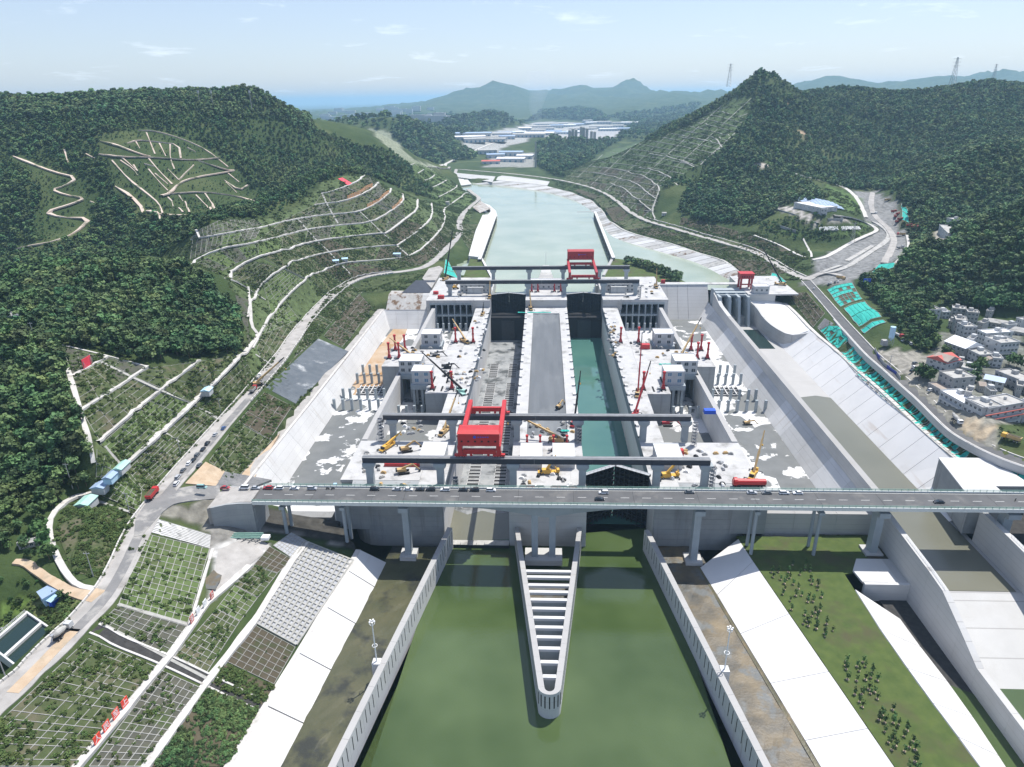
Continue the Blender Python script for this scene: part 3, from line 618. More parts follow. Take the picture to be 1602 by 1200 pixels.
obj('hull',B(-16.4,16.4,-2.2,1.5,-2,1.6),'gate_steel',bk); obj('deck',B(-16.4,16.4,-2.3,1.6,1.62,1.9),'roof_grey',bk)
for k in range(9): obj('rail_post',B(-16+4*k-.08,-16+4*k+.08,-2.2,-2.05,1.9,3),'metal',bk)
sheet('chamber_puddle',[(-50.4,290),(-17.4,290),(-17.4,321),(-26,319),(-34,322),(-42,318),(-50.4,323)],-31.6,'water_spill',thick=.3)
wobble_l=[(-41,304),(-35,303),(-34,306),(-38,308),(-42,307)]
# ------------------------------------------------------------------ decks and pits beside the chambers
def pit_side(nm,s):
    X=side(s)
    def bx(n,a,b,y0,y1,z0,z1,m,p=None,**k): return obj(n,B(X(a),X(b),y0,y1,z0,z1),m,p,**({} if p is not None else dict(kind='structure'))|k)
    bx('basin_floor',65.6,103.4,300,613,-22,-20,'basin_floor')
    w=thing('separation_wall',f'thin tall pale concrete wall between the {nm} basins and the lock','retaining wall',(X(105),480,0))
    for k in range(13):
        y0=346+20.5*k; obj('wall_panel',B(X(103.5)-X(105),X(106.7)-X(105),y0+.04-480,y0+20.46-480,-22,0),'white_concrete',w)
    # deck D near the gantry, deck C in the middle, deck A by the far pit
    def deck(label,a,b,y0,y1,under=None):
        t=thing('service_deck',label,'concrete deck',(X((a+b)/2),y0,0)); c=X((a+b)/2)
        n=max(1,int((y1-y0)/14)); m=max(1,int(abs(b-a)/14))
        for j in range(n):
            for i in range(m):
                xa=a+(b-a)*i/m;xb=a+(b-a)*(i+1)/m
                obj('deck_slab',B(X(xa)-c,X(xb)-c,(y1-y0)*j/n+.02,(y1-y0)*(j+1)/n-.02,-1.6,0),'deck_concrete',t)
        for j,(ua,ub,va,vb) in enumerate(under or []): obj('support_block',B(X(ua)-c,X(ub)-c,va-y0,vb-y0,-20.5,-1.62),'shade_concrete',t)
        return t
    deck(f'wide white service deck under the near gantry on the {nm} side',65.6,106.7,301,344.5,[(65.7,106.6,302,344.4)])
    deck(f'narrow front deck beside the road bridge on the {nm} side',65.6,106.7,287,295,[(65.7,106.6,287.1,294.9)])
    bx('service_pit_floor',65.6,106.7,295.02,300.98,-21,-5,'shade_concrete')
    deck(f'white concrete deck between the two {nm} basin pits',65.6,103.4,468,498,[(66,82,469,497),(90,103.3,484,497)])
    deck(f'hoist deck beside the far {nm} basin pit',65.6,78,498,543,[(66,77.5,499,542)])
    t=thing('hoist_block',f'tall grey hoist tower block on the {nm} side with flat top near the lock wall','concrete block',(X(72),413,0))
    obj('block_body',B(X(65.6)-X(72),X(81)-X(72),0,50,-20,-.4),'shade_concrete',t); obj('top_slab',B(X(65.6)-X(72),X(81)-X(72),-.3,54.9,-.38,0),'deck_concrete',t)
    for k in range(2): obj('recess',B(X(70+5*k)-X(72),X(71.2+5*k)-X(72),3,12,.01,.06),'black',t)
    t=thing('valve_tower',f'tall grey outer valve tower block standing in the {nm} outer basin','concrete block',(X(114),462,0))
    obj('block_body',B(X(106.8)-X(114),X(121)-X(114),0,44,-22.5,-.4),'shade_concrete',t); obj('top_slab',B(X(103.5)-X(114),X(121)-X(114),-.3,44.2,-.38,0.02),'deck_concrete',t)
    t=thing('shaft_box',f'open topped concrete shaft box in the far {nm} pit','concrete shaft',(X(98.5),526,-16))
    for a in ((-3.4,3.4,-3,-2.3),(-3.4,3.4,2.3,3),(-3.4,-2.7,-2.3,2.3),(2.7,3.4,-2.3,2.3)): obj('shaft_wall',B(*a,5,15.6),'shade_concrete',t)
    for a in(-3,2.2): obj('leg',B(a,a+.8,-2.6,-1.8,-4,4.98),'column',t)
    bx('pump_hole_cover',84,97,460.5,464.5,-.5,.3,'steel_beam')
    # free standing pillars
    pm=B(-.85,.85,-.85,.85,0,8.6).mesh('pillar',ms('column'))
    def pil(a,y,z,g): obj('pillar',pm,None,label=f'plain square concrete pillar standing in {g}',cat='pillar',group=f'pillars in {g}',loc=(X(a),y,z))
    for k in range(7):
        pil(112+6.3*k,433,-22,f'the {nm} outer basin'); pil(112+6.3*k-(1.2 if k>5 else 0),452,-22,f'the {nm} outer basin')
    for k in range(5): pil(123.5+5.6*k,482,-22,f'the {nm} outer basin'); pil(123.5+5.6*k,500,-22,f'the {nm} outer basin')
    for k in range(4): pil(84.5+5.4*k,418,-20,f'the {nm} inner pit'); pil(88+5*k,352,-20,f'the {nm} inner pit')
    for k in range(7): pil(69+5.2*k,600,-20,f'the far {nm} pit')
    for k in range(2): pil(95+6*k,513,-20,f'the far {nm} pit')
    # beam grid over the outer basin pit
    t=thing('beam_grid',f'open grid of pale concrete beams over a dark pit in the {nm} outer basin','beam grid',(X(131),463,-21.5))
    for k in range(7): obj('long_beam',B(-10+3.3*k-.35,-10+3.3*k+.35,-4,12,.4,1.3),'white_concrete',t)
    for k in range(4): obj('cross_beam',B(-10.6,10.6,-3+4.5*k,-2.4+4.5*k,-.3,.38),'white_concrete',t)
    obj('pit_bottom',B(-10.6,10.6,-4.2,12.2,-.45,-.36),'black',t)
    return X
for nm,s in RUN: pit_side(nm,s)
# outer basin floors and lining slabs
struct('outer_basin_floor',MB().prism([(X0-149,290),(X0-106.8,290),(X0-106.8,645),(X0-149,645)],-24,-22),'basin_floor')
struct('outer_basin_floor',MB().prism([(X0+106.8,290),(X0+149,290),(X0+149,655),(X0+106.8,655)],-24,-22),'basin_floor')
def wobble_sheet(name,pts,z,m,seed=1,amp=2.,th_=.05):
    P=resample([np.array(p,float) for p in pts+[pts[0]]],2.5)[:-1]; c=sum(P)/len(P)
    Q=[tuple(p+(p-c)/np.linalg.norm(p-c)*amp*(4*(vnoise(np.array(p[0]*.25),np.array(p[1]*.25),seed)-.5)+2*(vnoise(np.array(p[0]*.8),np.array(p[1]*.8),seed+5)-.5))) for p in P]
    return struct(name,MB().prism(Q,z-th_,z),m)
def U2(z,*pts): return [tuple(un(x,y,z)[:2]) for x,y in pts]
wobble_sheet('wet_patch',U2(-22,(508,645),(585,640),(600,655),(560,700),(540,725),(525,765),(455,764),(470,740)),-21.93,'wet_floor',3,1.2)
wobble_sheet('silt_patch',U2(-22,(622,506),(640,510),(630,530),(606,560),(600,610),(560,612),(548,600),(578,560)),-21.93,'rust_floor',8,.8)
wobble_sheet('silt_patch',U2(-22,(556,605),(595,605),(594,617),(552,618)),-21.90,'rust_floor',9,.6)
wobble_sheet('wet_patch',U2(-22,(1048,502),(1100,502),(1113,517),(1070,522),(1062,535),(1048,532)),-21.93,'wet_floor',5,1.)
wobble_sheet('wet_patch',U2(-22,(1130,648),(1160,652),(1180,668),(1208,662),(1284,768),(1225,768),(1215,752),(1185,735),(1165,700)),-21.93,'wet_floor',12,1.2)
def lining(name,top,bot,m,label,cat,thick=.6,joint=.12,cap=None,group=None):
    """row of lining panels between two 3-D polylines of equal length"""
    t=thing(name,label,cat,tuple(np.array(bot[0]))); o=np.array(t.location)
    for i in range(len(top)-1):
        a,b,c,d=[np.array(p,float)-o for p in(bot[i],bot[i+1],top[i+1],top[i])]
        e=(b-a)/np.linalg.norm(b-a)*joint/2;f=(c-d)/np.linalg.norm(c-d)*joint/2
        n=np.cross(b-a,d-a);n/=np.linalg.norm(n); n=n if n[2]>0 else -n
        p=[a+e,b-e,c-f,d+f]
        if np.dot(np.cross(p[1]-p[0],p[3]-p[0]),n)<0:p=p[::-1]
        obj('lining_panel',MB().hexa([q-n*thick for q in p]+p),m if isinstance(m,str) else m[i%len(m)],t)
    return t
def lerp(a,b,n): return [np.array(a,float)+(np.array(b,float)-np.array(a,float))*i/n for i in range(n+1)]
lining('basin_lining',lerp((-156.5,292,-5.8),(-153.6,626,-6),9),lerp((X0-149,292,-22),(X0-149,640,-22),9),'white_concrete','broad blinding white lining slab of the left outer basin','slope lining')
lining('basin_lining',lerp((-153.6,628,-6),(-110,628,-6),4),lerp((-147,640-2,-22),(-110,614+5,-22),4)if 0 else lerp((-150,616,-22),(-110,616,-22),4),'white_concrete','short white end slope closing the left outer basin upstream','slope lining')
lining('basin_lining',lerp((X0+158.9,292,-8),(X0+158.9,655,-8),14),lerp((X0+148.5,292,-22),(X0+148.5,655,-22),14),['concrete','white_concrete','concrete'],'long pale lining slope of the right outer basin below the spillway wall','slope lining')
sw=thing('stained_retaining_wall','rust streaked retaining wall above the left outer basin','retaining wall',(-132,650,0))
for k in range(5):
    x0=-152+8.4*k; sw_m=MB().hexa([(x0+132,-22.5,-6.2),(x0+8.3+132,-22.5,-6.2),(x0+8.3+132,8,-6.2),(x0+132,8,-6.2),(x0+132,-6,4.5),(x0+8.3+132,-6,4.5),(x0+8.3+132,8,4.5),(x0+132,8,4.5)]); obj('wall_panel',sw_m,'stained_wall' if k<4 else 'concrete',sw)
struct('grey_shotcrete_slope',MB().add([(-140,648,4.8),(-112.2,648,4.8),(-112.2,690,7),(-133,690,7)],[(0,1,2,3)]),'steel_beam')
struct('platform_apron',MB().prism([(-112.1,660),(-112.1,745),(-118,757),(-128,745),(-128,700)],3,6.6),'dusty_road')
# dam block on the right
dm=thing('gravity_dam','sheer pale concrete dam wall right of the lock with dark vertical joints','dam',(138,665,0))
xs=[112.8,121,131,141,161]
for a,b in zip(xs,xs[1:]):
    obj('dam_block',MB().hexa([(a+.12-138,-20,-23),(b-.12-138,-20,-23),(b-.12-138,12,-23),(a+.12-138,12,-23),(a+.12-138,0,7),(b-.12-138,0,7),(b-.12-138,12,7),(a+.12-138,12,7)]),'concrete',dm)
    obj('crest_kerb',B(a+.1-138,b-.1-138,-.2,.5,7.02,8),'parapet',dm)
# spillway
spw=thing('spillway_wall','long straight concrete wall between the right basin and the spillway channel','retaining wall',(X0+160.7,280,0))
Y=[(283,0),(300,0),(340,0),(380,0),(420,0),(460,0),(500,0),(540,0),(580,0),(613,1),(640,6)]
for (ya,za),(yb,zb) in zip(Y,Y[1:]):
    obj('wall_panel',MB().hexa([(-1.7,ya+.04-280,-24),(1.7,ya+.04-280,-24),(1.7,yb-.04-280,-24),(-1.7,yb-.04-280,-24),(-1.7,ya+.04-280,za),(1.7,ya+.04-280,za),(1.7,yb-.04-280,zb),(-1.7,yb-.04-280,zb)]),'concrete',spw)
struct('spillway_floor',MB().prism([(162,245.05),(206,245.05),(206,640),(162,640)],-22,-20),'white_concrete')
sheet('spillway_water',[(164.5,246),(203.6,246),(203.4,452),(194,456),(180,452),(164.5,462)],-19.8,'water_spill',thick=.1)
sheet('stilling_water',[(164.5,555),(196,555),(196,606),(164.5,606)],-19.8,'water_tank',thick=.1)
st=SLAB_R_TOP[::-1]; n=16
sy_=[p[1] for p in st];sx_=[p[0] for p in st]; tp=[np.array((np.interp(y,sy_,sx_),y,-2.6)) for y in np.linspace(max(sy_[0],290),un(1270,519,-3.5)[1]-2,n+1)]
bt=[np.array((203,p[1],-20)) for p in tp]; 
bt[n]=np.array((203,tp[n][1]+4,-20.)); fillq=[(203,tp[n][1]+4,-20.),tuple(tp[n]),(tp[n][0],tp[n][1]+6,-3.),(203,tp[n][1]+40,-20.)]
struct('slab_corner',MB().add(fillq,[(0,1,2,3)]),'bright_concrete')
lining('spillway_lining',tp,bt,'bright_concrete','huge white lining slope beside the spillway below the green nets','slope lining',joint=.3)
def rs_(P,n):
    P=[np.array(p,float) for p in P]; d=np.cumsum([0]+[np.linalg.norm(b-a) for a,b in zip(P,P[1:])]); return [np.array([np.interp(t,d,[p[k] for p in P]) for k in range(3)]) for t in np.linspace(0,d[-1],n+1)]
ws=thing('spillway_side_wall','curved concrete wing wall on the right of the spillway gates','retaining wall',(196,600,0))
cw=[(191.5,640,6.),(191.5,628,2.)]+[tuple(un(*q)) for q in ((1185,481,-3),(1195,497,-6),(1212,512,-8.5),(1235,524,-8.5),(1256,522,-5.5),(1270,519,-3.5))]
cv=smooth(cw,1)
for a,b in zip(cv,cv[1:]):
    za,zb=a[2],b[2]; a=a[:2];b=b[:2]
    t=(b-a)/np.linalg.norm(b-a);nn=np.array((-t[1],t[0]))*.9
    q=[a-nn,b-nn,b+nn,a+nn]; q=[(p[0]-196,p[1]-600) for p in q]
    obj('wall_panel',MB().prism(q,-22,[za,zb,zb,za] if MB().prism(q,0,1).v[0][:2]==q[0] else [za,zb,zb,za][::-1]),'concrete',ws)
ub=rs_([p for p in cv],7); ut=[(np.interp(y,sy_,sx_),y,-2.8) for y in np.linspace(636,ub[-1][1]+2,8)]
lining('upper_lining',ut,[(p[0]+.9,p[1]+.4,p[2]-1.2) for p in ub],'bright_concrete','white sloping slab behind the wing wall','slope lining')
struct('wing_fill',MB().prism([(203,485),(222,500),(222,640),(190,640),(196,560)],-24,-20.5),'white_concrete')
wr=thing('spillway_weir','three bay spillway with grey piers and dark gate openings','spillway',(177,640,0))
obj('sill',B(-13.6,13,-14,20,-22,-14),'concrete',wr)
for k in range(4):
    x=-13.2+8.7*k; obj('pier',MB().hexa([(x-1.2,-26,-21),(x+1.2,-26,-21),(x+1.2,18,-21),(x-1.2,18,-21),(x-1.2,-16,6),(x+1.2,-16,6),(x+1.2,18,6),(x-1.2,18,6)]),'column',wr)
    obj('pier_cap',B(x-1.9,x+1.9,-16.4,-9,-4,2.5),'column',wr)
for k in range(3):
    x=-12+8.7*k; obj('radial_gate',B(x+.05,x+6.3,0,.8,-13.98,1),'gate_steel',wr); obj('gantry_beam',B(x+.02,x+6.28,-9,-7,4.8,6.2),'column',wr)
obj('service_bridge',B(-14.6,14.4,4,12,6.05,7.4),'column',wr); obj('service_bridge',B(-14.6,14.4,-4,2,6.05,7),'column',wr)
ab=thing('spillway_abutment','blocky concrete abutment right of the spillway gates','abutment',(207,640,0))
obj('block_body',B(-16,9,-10,60,-22,5.9),'concrete',ab); obj('top_slab',B(-16.4,30,-10.4,60,5.92,7.2),'deck_concrete',ab)
struct('dam_crest_road',B(112.5,196,665.5,673,7.03,7.6),'deck_concrete')
# ------------------------------------------------------------------ downstream works
for nm,s in RUN:
    X=side(s)
    # lock end walls with rounded shoulders
    t=thing('lock_end_wall',f'tall grey concrete end wall with rounded shoulder under the bridge on the {nm} side','retaining wall',(X(76),287,0))
    arc=[(X(52.3)-X(76),-.5)]+[(X(86+14*math.sin(q))-X(76),-.5+14*(1-math.cos(q))) for q in np.linspace(0,math.pi/2,6)]+[(X(100)-X(76),13.8),(X(52.3)-X(76),13.8)]
    n=5
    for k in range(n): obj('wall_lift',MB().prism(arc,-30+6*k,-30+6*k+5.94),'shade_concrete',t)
    # guide walls, flaring towards the camera
    A=np.array((X(48.9),286.)); Bq=np.array((X(70.5),150.)); C=Bq+(Bq-A)/np.linalg.norm(Bq-A)*55
    g=thing('guide_wall',f'{nm} flaring lock guide wall with dark slots standing in the green water','guide wall',(A[0],A[1],-18))
    P=lerp((*A,0),(*C,0),17); d=(C-A)/np.linalg.norm(C-A); nn=np.array((-d[1],d[0]))*1.25
    for a,b in zip(P,P[1:]):
        a=a[:2]-A+d*.04;b=b[:2]-A-d*.04; q=[a-nn,b-nn,b+nn,a+nn]
        pn=obj('wall_panel',MB().prism([tuple(p) for p in q],-14,0),'white_concrete',g)
        for f in(.2,.5,.8):
            c=a+(b-a)*f; sl_=MB()
            for sg in(-1,1):
                e=c+nn*1.01*sg; sl_.bar((e[0],e[1],-7.5),(e[0],e[1],-1.2),.42,.06,up=(nn[0],nn[1],0))
            obj('wall_slot',sl_,'black',pn)
    # lamp mast with ring platform
    bp=A+d*(88 if s<0 else 92)-nn*s*1.6*(-1 if s<0 else 1)*-1
    bp=A+d*90+np.array((s*2.6,0)); l=thing('lamp_mast',f'white lamp mast with round platform on the {nm} guide wall','lamp mast',(bp[0],bp[1],-18))
    obj('pole',MB().tube((0,0,-6),(0,0,20),.32,.2),'white_paint',l); rg=MB()
    for q in range(10):
        a0,a1=[2*math.pi*t_/10 for t_ in(q,q+1)]
        for hh in(8,18.5): rg.bar((.95*math.cos(a0),.95*math.sin(a0),hh),(.95*math.cos(a1),.95*math.sin(a1),hh),.18)
    obj('ring_platform',rg,'white_paint',l); 
    for q in range(5): obj('lamp_head',B(.9*math.cos(q*1.26)-.28,.9*math.cos(q*1.26)+.28,.9*math.sin(q*1.26)-.28,.9*math.sin(q*1.26)+.28,19.2,19.8),'white_paint',l)
    obj('foot_block',B(-1.6,1.6,-1.6,1.6,-8,.3),'white_concrete',l)
# the pointed central pier wall with cross beams
V=thing('divider_pier','white pointed concrete divider between the lock exits with a ladder of cross beams','divider pier',(X0+.3,183,-18))
YL,YN=287-183,4.0; wa,wb=16.8,4.2
def hw(y): return wb+(wa-wb)*max(0,(y-YN))/(YL-YN)
n=14; yy=np.linspace(YN,YL,n+1)
for s in(-1,1):
    for a,b in zip(yy,yy[1:]):
        pn=obj('wall_panel',MB().prism([(s*(hw(a)-2.3),a+.03),(s*hw(a),a+.03),(s*hw(b),b-.03),(s*(hw(b)-2.3),b-.03)],-14,0),'white_concrete',V)
        sl_=MB()
        for f in(.25,.6,.92):
            y=a+(b-a)*f; sl_.box(s*hw(y)-.02,s*hw(y)+.05*s,y-.2,y+.2,-8,-1.2)
        obj('wall_slot',sl_,'black',pn)
arc=[(wb*math.cos(t),YN-3.6*math.sin(t)) for t in np.linspace(0,math.pi,11)]; arci=[((wb-2.3)*math.cos(t),YN-(3.6-1.5)*math.sin(t)) for t in np.linspace(math.pi,0,11)]
# nose as a half ring
nb=MB(); npt=len(arc)
for (x0,y0),(x1,y1),(u1,v1),(u0,v0) in zip(arc,arc[1:],arci[::-1][1:],arci[::-1]):
    nb.prism([(x0,y0),(x1,y1),(u1,v1),(u0,v0)],-14,0)
no=obj('rounded_nose',nb,'white_concrete',V); sl_=MB()
for t in np.linspace(.35,math.pi-.35,7): x,y=wb*math.cos(t)*1.01,YN-3.6*math.sin(t)*1.01; sl_.bar((x,y,-7),(x,y,-1.3),.4,.12,up=(math.cos(t),-math.sin(t),0))
obj('wall_slot',sl_,'black',no)
for k,y in enumerate([9,16,23,29,34.5,40,45.5,51,56,60.5,66,70]):
    h=hw(y)-2.32; obj('cross_beam',B(-h,h,y-.8,y+.8,-1.3,-.02),'white_concrete',V); 
    if k<8: obj('cross_wall',B(-h,h,y-.35,y+.35,-14,-1.32),'column',V)
obj('inner_floor',B(-4,4,4.5,60,-11,-10.4) if 0 else MB().prism([(-1.8,5),(1.8,5),(10,75),(-10,75)],-11,-10.4),'mud_dark',V)
# mud berms, lining slabs and grass on both sides of the pool
def strip(name,A,Bb,m,lift=0,kind='structure',ny=10,nx=4,amp=.15,seed=1):
    G=[[np.array(A(t))*(1-u)+np.array(Bb(t))*u for u in np.linspace(0,1,nx+1)] for t in np.linspace(0,1,ny+1)]
    for r in G:
        for p in r: p[2]+=amp*float(fbm(np.array(p[0]*.2),np.array(p[1]*.2),seed))*2+lift
    mb=grid_mesh(G,1.0); 
    return obj(name,mb,m,kind=kind)
L=lambda p,q:(lambda t:(p[0]+(q[0]-p[0])*t,p[1]+(q[1]-p[1])*t,p[2]+(q[2]-p[2])*t))
strip('mud_berm',L((-76,283,-27.6),(-98.5,95,-27.6)),L((-47,283,-27.8),(-82,95,-27.8)),'mud_olive',amp=.5,ny=40,nx=8)
strip('mud_berm',L((50,286,-27.8),(83,95,-27.8)),L((76,286,-27.6),(104,95,-27.6)),'mud_dark',amp=.5,ny=40,nx=8,seed=4)
tl=[(-87.0,266,-17.5),(-88.3,250,-17.5),(-91.2,226,-17.5),(-94.3,200,-17.5),(-97.5,175,-17.5),(-100.6,150,-17.5),(-104,122,-17.5),(-107,95,-17.5)]
bl=[(-76.3,270,-27.7),(-78.2,252,-27.7),(-80.8,228,-27.7),(-83.8,202,-27.7),(-86.7,177,-27.7),(-89.8,150,-27.7),(-93,122,-27.7),(-96,95,-27.7)]
lining('bank_lining',tl,bl,'bright_concrete','broad blinding white lining slope along the lower left bank','slope lining',joint=.5)
sb=[(74.3,269,-27.3),(78,250,-27.4),(82.1,226,-27.4),(86.6,200,-27.4),(90.9,175,-27.4),(95,150,-27.4),(99.5,122,-27.4),(104,95,-27.4)]
stp=[(95.2,283.5,-21),(97.5,266,-21),(102.6,231,-21),(107.2,200,-21),(110.9,175,-21),(114.6,150,-21),(118.8,122,-21),(123,95,-21)]
lining('bank_lining',stp,sb,'bright_concrete','broad white lining slope between the mud berm and the grass on the right','slope lining',joint=.2)
obj('kerb_toe',MB().add([(73.2,270,-27.45),(74.2,270,-27.2),(104,95,-27.2),(102.4,95,-27.45)],[(0,1,2,3)][::1]),'mud',kind='structure')
struct('brown_bed',MB().prism([(151,273),(160.5,283),(160.5,262),(152,266)],-21,-20.86),'plot_brown')
g2=[tuple(un(x,y,-20.7)) for x,y in [(1338,922),(1378,985),(1420,1045),(1460,1100),(1500,1153),(1540,1208),(1600,1290)]]
g3=[tuple(un(x,y,-27.5)) for x,y in [(1408,968),(1440,1012),(1482,1066),(1522,1122),(1562,1182),(1602,1244),(1670,1340)]]
gr=strip('grass_terrace',L((94.9,286,-21),(123,95,-21)),(lambda t:(float(np.interp(286-191*t,[p[1] for p in g2[::-1]],[p[0] for p in g2[::-1]]))-.25,286-191*t,-21)),'grass',amp=.3,ny=40,nx=10,seed=7)
strip('grass_terrace',L((131,288,-21.4),(131,256,-21.4)),L((163,288,-21.02),(163,268,-21.02)),'grass',amp=.1,ny=6,nx=4,seed=7)
lining('bank_lining',g3,[(a,b,c) for a,b,c in g2],'white_concrete','white lining slope falling from the grass to the dark channel on the far right','slope lining',joint=.2)
cp=thing('concrete_apron','chamfered white concrete apron joining the grass to the spillway wall','concrete apron',(150,258,-21))
obj('apron_slab',MB().prism([(-9.5,2),(-4.5,10.5),(2.4,10.5),(2.4,-6),(-8.6,-6)],-.5,.5),'white_concrete',cp)
obj('apron_slab',MB().prism([(2.45,10.5),(7,10.5),(7,-7),(2.45,-7)],-.5,.5),'white_concrete',cp); obj('apron_slab',MB().prism([(7.05,10.5),(12.3,10.5),(12.3,-7),(7.05,-7)],-.5,.5),'concrete',cp); obj('apron_wall',B(-8.6,12.4,-8.6,-7.02,-8,1.1),'white_concrete',cp)
struct('channel_bed',MB().prism([(149,250),(163.5,250),(163.5,190),(150,190)],-30,-28.4),'dark_gravel'); struct('channel_bed',MB().prism([(150,192),(163.5,192),(163.5,60),(151,60)],-31,-29.2),'dark_gravel')
sheet('channel_water',[(151,204),(163.5,196),(163.5,50),(151.4,50)],-28.3,'water_lower')
# spillway wall going downstream, stepping down
for nm,xa,Yl in (('left',162,[(283,-3),(262,-4),(240,-5),(229,-6)]),('right',207,[(283,-3),(262,-3),(240,-3.5),(220,-4)])):
    w=thing('spillway_wall',f'{nm} concrete wall of the spillway chute below the bridge','retaining wall',(xa,250,-20))
    Yl=Yl+([(214,-12),(200,-18),(180,-18),(155,-18),(120,-18),(80,-18)] if nm=='left' else [(200,-6),(170,-18),(120,-18),(80,-18)])
    for (ya,za),(yb,zb) in zip(Yl,Yl[1:]): obj('wall_panel',MB().hexa([(-1.3,yb+.03-250,-14),(1.3,yb+.03-250,-14),(1.3,ya-.03-250,-14),(-1.3,ya-.03-250,-14),(-1.3,yb+.03-250,zb+20),(1.3,yb+.03-250,zb+20),(1.3,ya-.03-250,za+20),(-1.3,ya-.03-250,za+20)]),'concrete',w)
    r=MB(); pts=[(0,y-250,z+20) for y,z in Yl[1:4]]
    for a,b in zip(pts,pts[1:]):
        for k in range(12): p=np.array(a)+(np.array(b)-np.array(a))*k/12; r.bar(p,p+np.array((0,0,1.2)),.08)
        r.bar(np.array(a)+(0,0,1.2),np.array(b)+(0,0,1.2),.1); r.bar(np.array(a)+(0,0,.7),np.array(b)+(0,0,.7),.07)
    obj('railing',r,'white_paint',w)
struct('spillway_chute',MB().hexa([(163.3,199,-38),(205.7,199,-38),(205.7,245,-38),(163.3,245,-38),(163.3,199,-30.5),(205.7,199,-30.5),(205.7,245,-20.05),(163.3,245,-20.05)]),'concrete')
sheet('chute_water',[(163.3,60),(220,60),(220,203),(163.3,203)],-29.8,'water_lower')
struct('gravel_yard',MB().prism([(208.4,302),(330,302),(330,60),(208.4,60)],-20,-12),'dark_gravel')
for k in range(26):
    x,y=random.uniform(214,262),random.uniform(225,282); r=random.uniform(.8,2.6); mb=MB()
    an=[(math.cos(t),math.sin(t)) for t in np.linspace(0,2*math.pi,8)[:-1]]
    for j,(zz,rr) in enumerate(((-.4,1),(.35,1.05),(.8,.55))): pass
    ring=[[(r*rr*random.uniform(.8,1.2)*c,r*rr*random.uniform(.8,1.2)*s_,r*zz) for c,s_ in an] for zz,rr in((-.4,1),(.3,1),(.75,.55))]
    mb.add([p for q in ring for p in q],[(j*7+i,j*7+(i+1)%7,(j+1)*7+(i+1)%7,(j+1)*7+i) for j in range(2) for i in range(7)]+[tuple(range(14,21))])
    obj('boulder',mb,'roof_grey',None,label='rough grey boulder lying on the dark gravel beyond the spillway',cat='boulder',group='boulders on the dark gravel beyond the spillway',loc=(x,y,-12))
# low wall closing the grass below the bridge and the basin end
bw=thing('basin_end_wall','low concrete wall with bright white top between the grass and the right basin','retaining wall',(130,291,-10))
for k in range(3): obj('wall_panel',B(-27+20.2*k,-27+20.2*k+20.1,-1.5,6,-12,0),'concrete',bw)
bw=thing('basin_end_wall','dark low retaining wall under the left end of the bridge','retaining wall',(-128,292,-10))
for k in range(2): obj('wall_panel',B(-24+22*k,-24+22*k+21.9,-1.5,4,-14,-6),'shade_concrete',bw)
# white box culvert right of the bridge far side
t=thing('box_culvert','large white topped concrete box beside the spillway next to the road bridge','concrete culvert',(212,300,-18))
obj('culvert_body',MB().prism([(-10,-14),(-4,26),(22,26),(26,-2),(8,-2),(8,-14)],0,19),'shade_concrete',t); obj('roof_slab',MB().prism([(-10.2,-14.2),(-4.2,26.2),(22.2,26.2),(26.2,-2.2),(8.2,-2.2),(8.2,-14.2)],19.02,19.6),'white_concrete',t)
# ------------------------------------------------------------------ road bridge
BR=thing('road_bridge','long pale concrete road bridge with green railings crossing in front of the lock','bridge',(0,276,6.5))
xs=[-137,-110,-81,-66,-40,-12,14,42,72,98,127,155,180,205,232,260,300]
for a,b in zip(xs,xs[1:]):
    obj('deck',B(a+.05,b-.05,-6.9,6.9,-.9,0),'asphalt',BR)
    dp=lambda x:2.2+ (5.4*max(0,1-abs(x-1)/40)**1.5 if abs(x-1)<72 else 0)
    ns=4; mb=MB()
    for k in range(ns):
        u=a+.05+(b-a-.1)*k/ns;v=a+.05+(b-a-.1)*(k+1)/ns
        mb.hexa([(u,-4.4,-dp(u)-.9),(v,-4.4,-dp(v)-.9),(v,4.4,-dp(v)-.9),(u,4.4,-dp(u)-.9),(u,-5.6,-.92),(v,-5.6,-.92),(v,5.6,-.92),(u,5.6,-.92)])
    obj('girder',mb,'column',BR)
    for y in(-7.25,7.25): obj('parapet',B(a+.02,b-.02,y-.33,y+.33,-1.1,.55),'parapet',BR)
rl=B(-.07,.07,-.09,.09,0,1.25).mesh('rail_post',ms('green_rail'))
for y in(-7.25,7.25):
    for k in range(146 if y<0 else 146): obj('rail_post',rl,None,BR,loc=(-136.5+2.98*k,y,.55))
    for a,b in zip(xs,xs[1:]):
        rr=MB()
        for z in(.85,1.15,1.45,1.75): rr.box(a,b,y-.045,y+.045,z-.05,z+.05)
        obj('rail',rr,'green_rail',BR)
for k in range(42): obj('lane_dash',B(-134+10*k,-130+10*k,-.09,.09,.012,.02),'road_paint',BR)
for y in(-6.1,6.1): obj('edge_line',B(-136,298,y-.08,y+.08,.012,.02),'road_paint',BR)
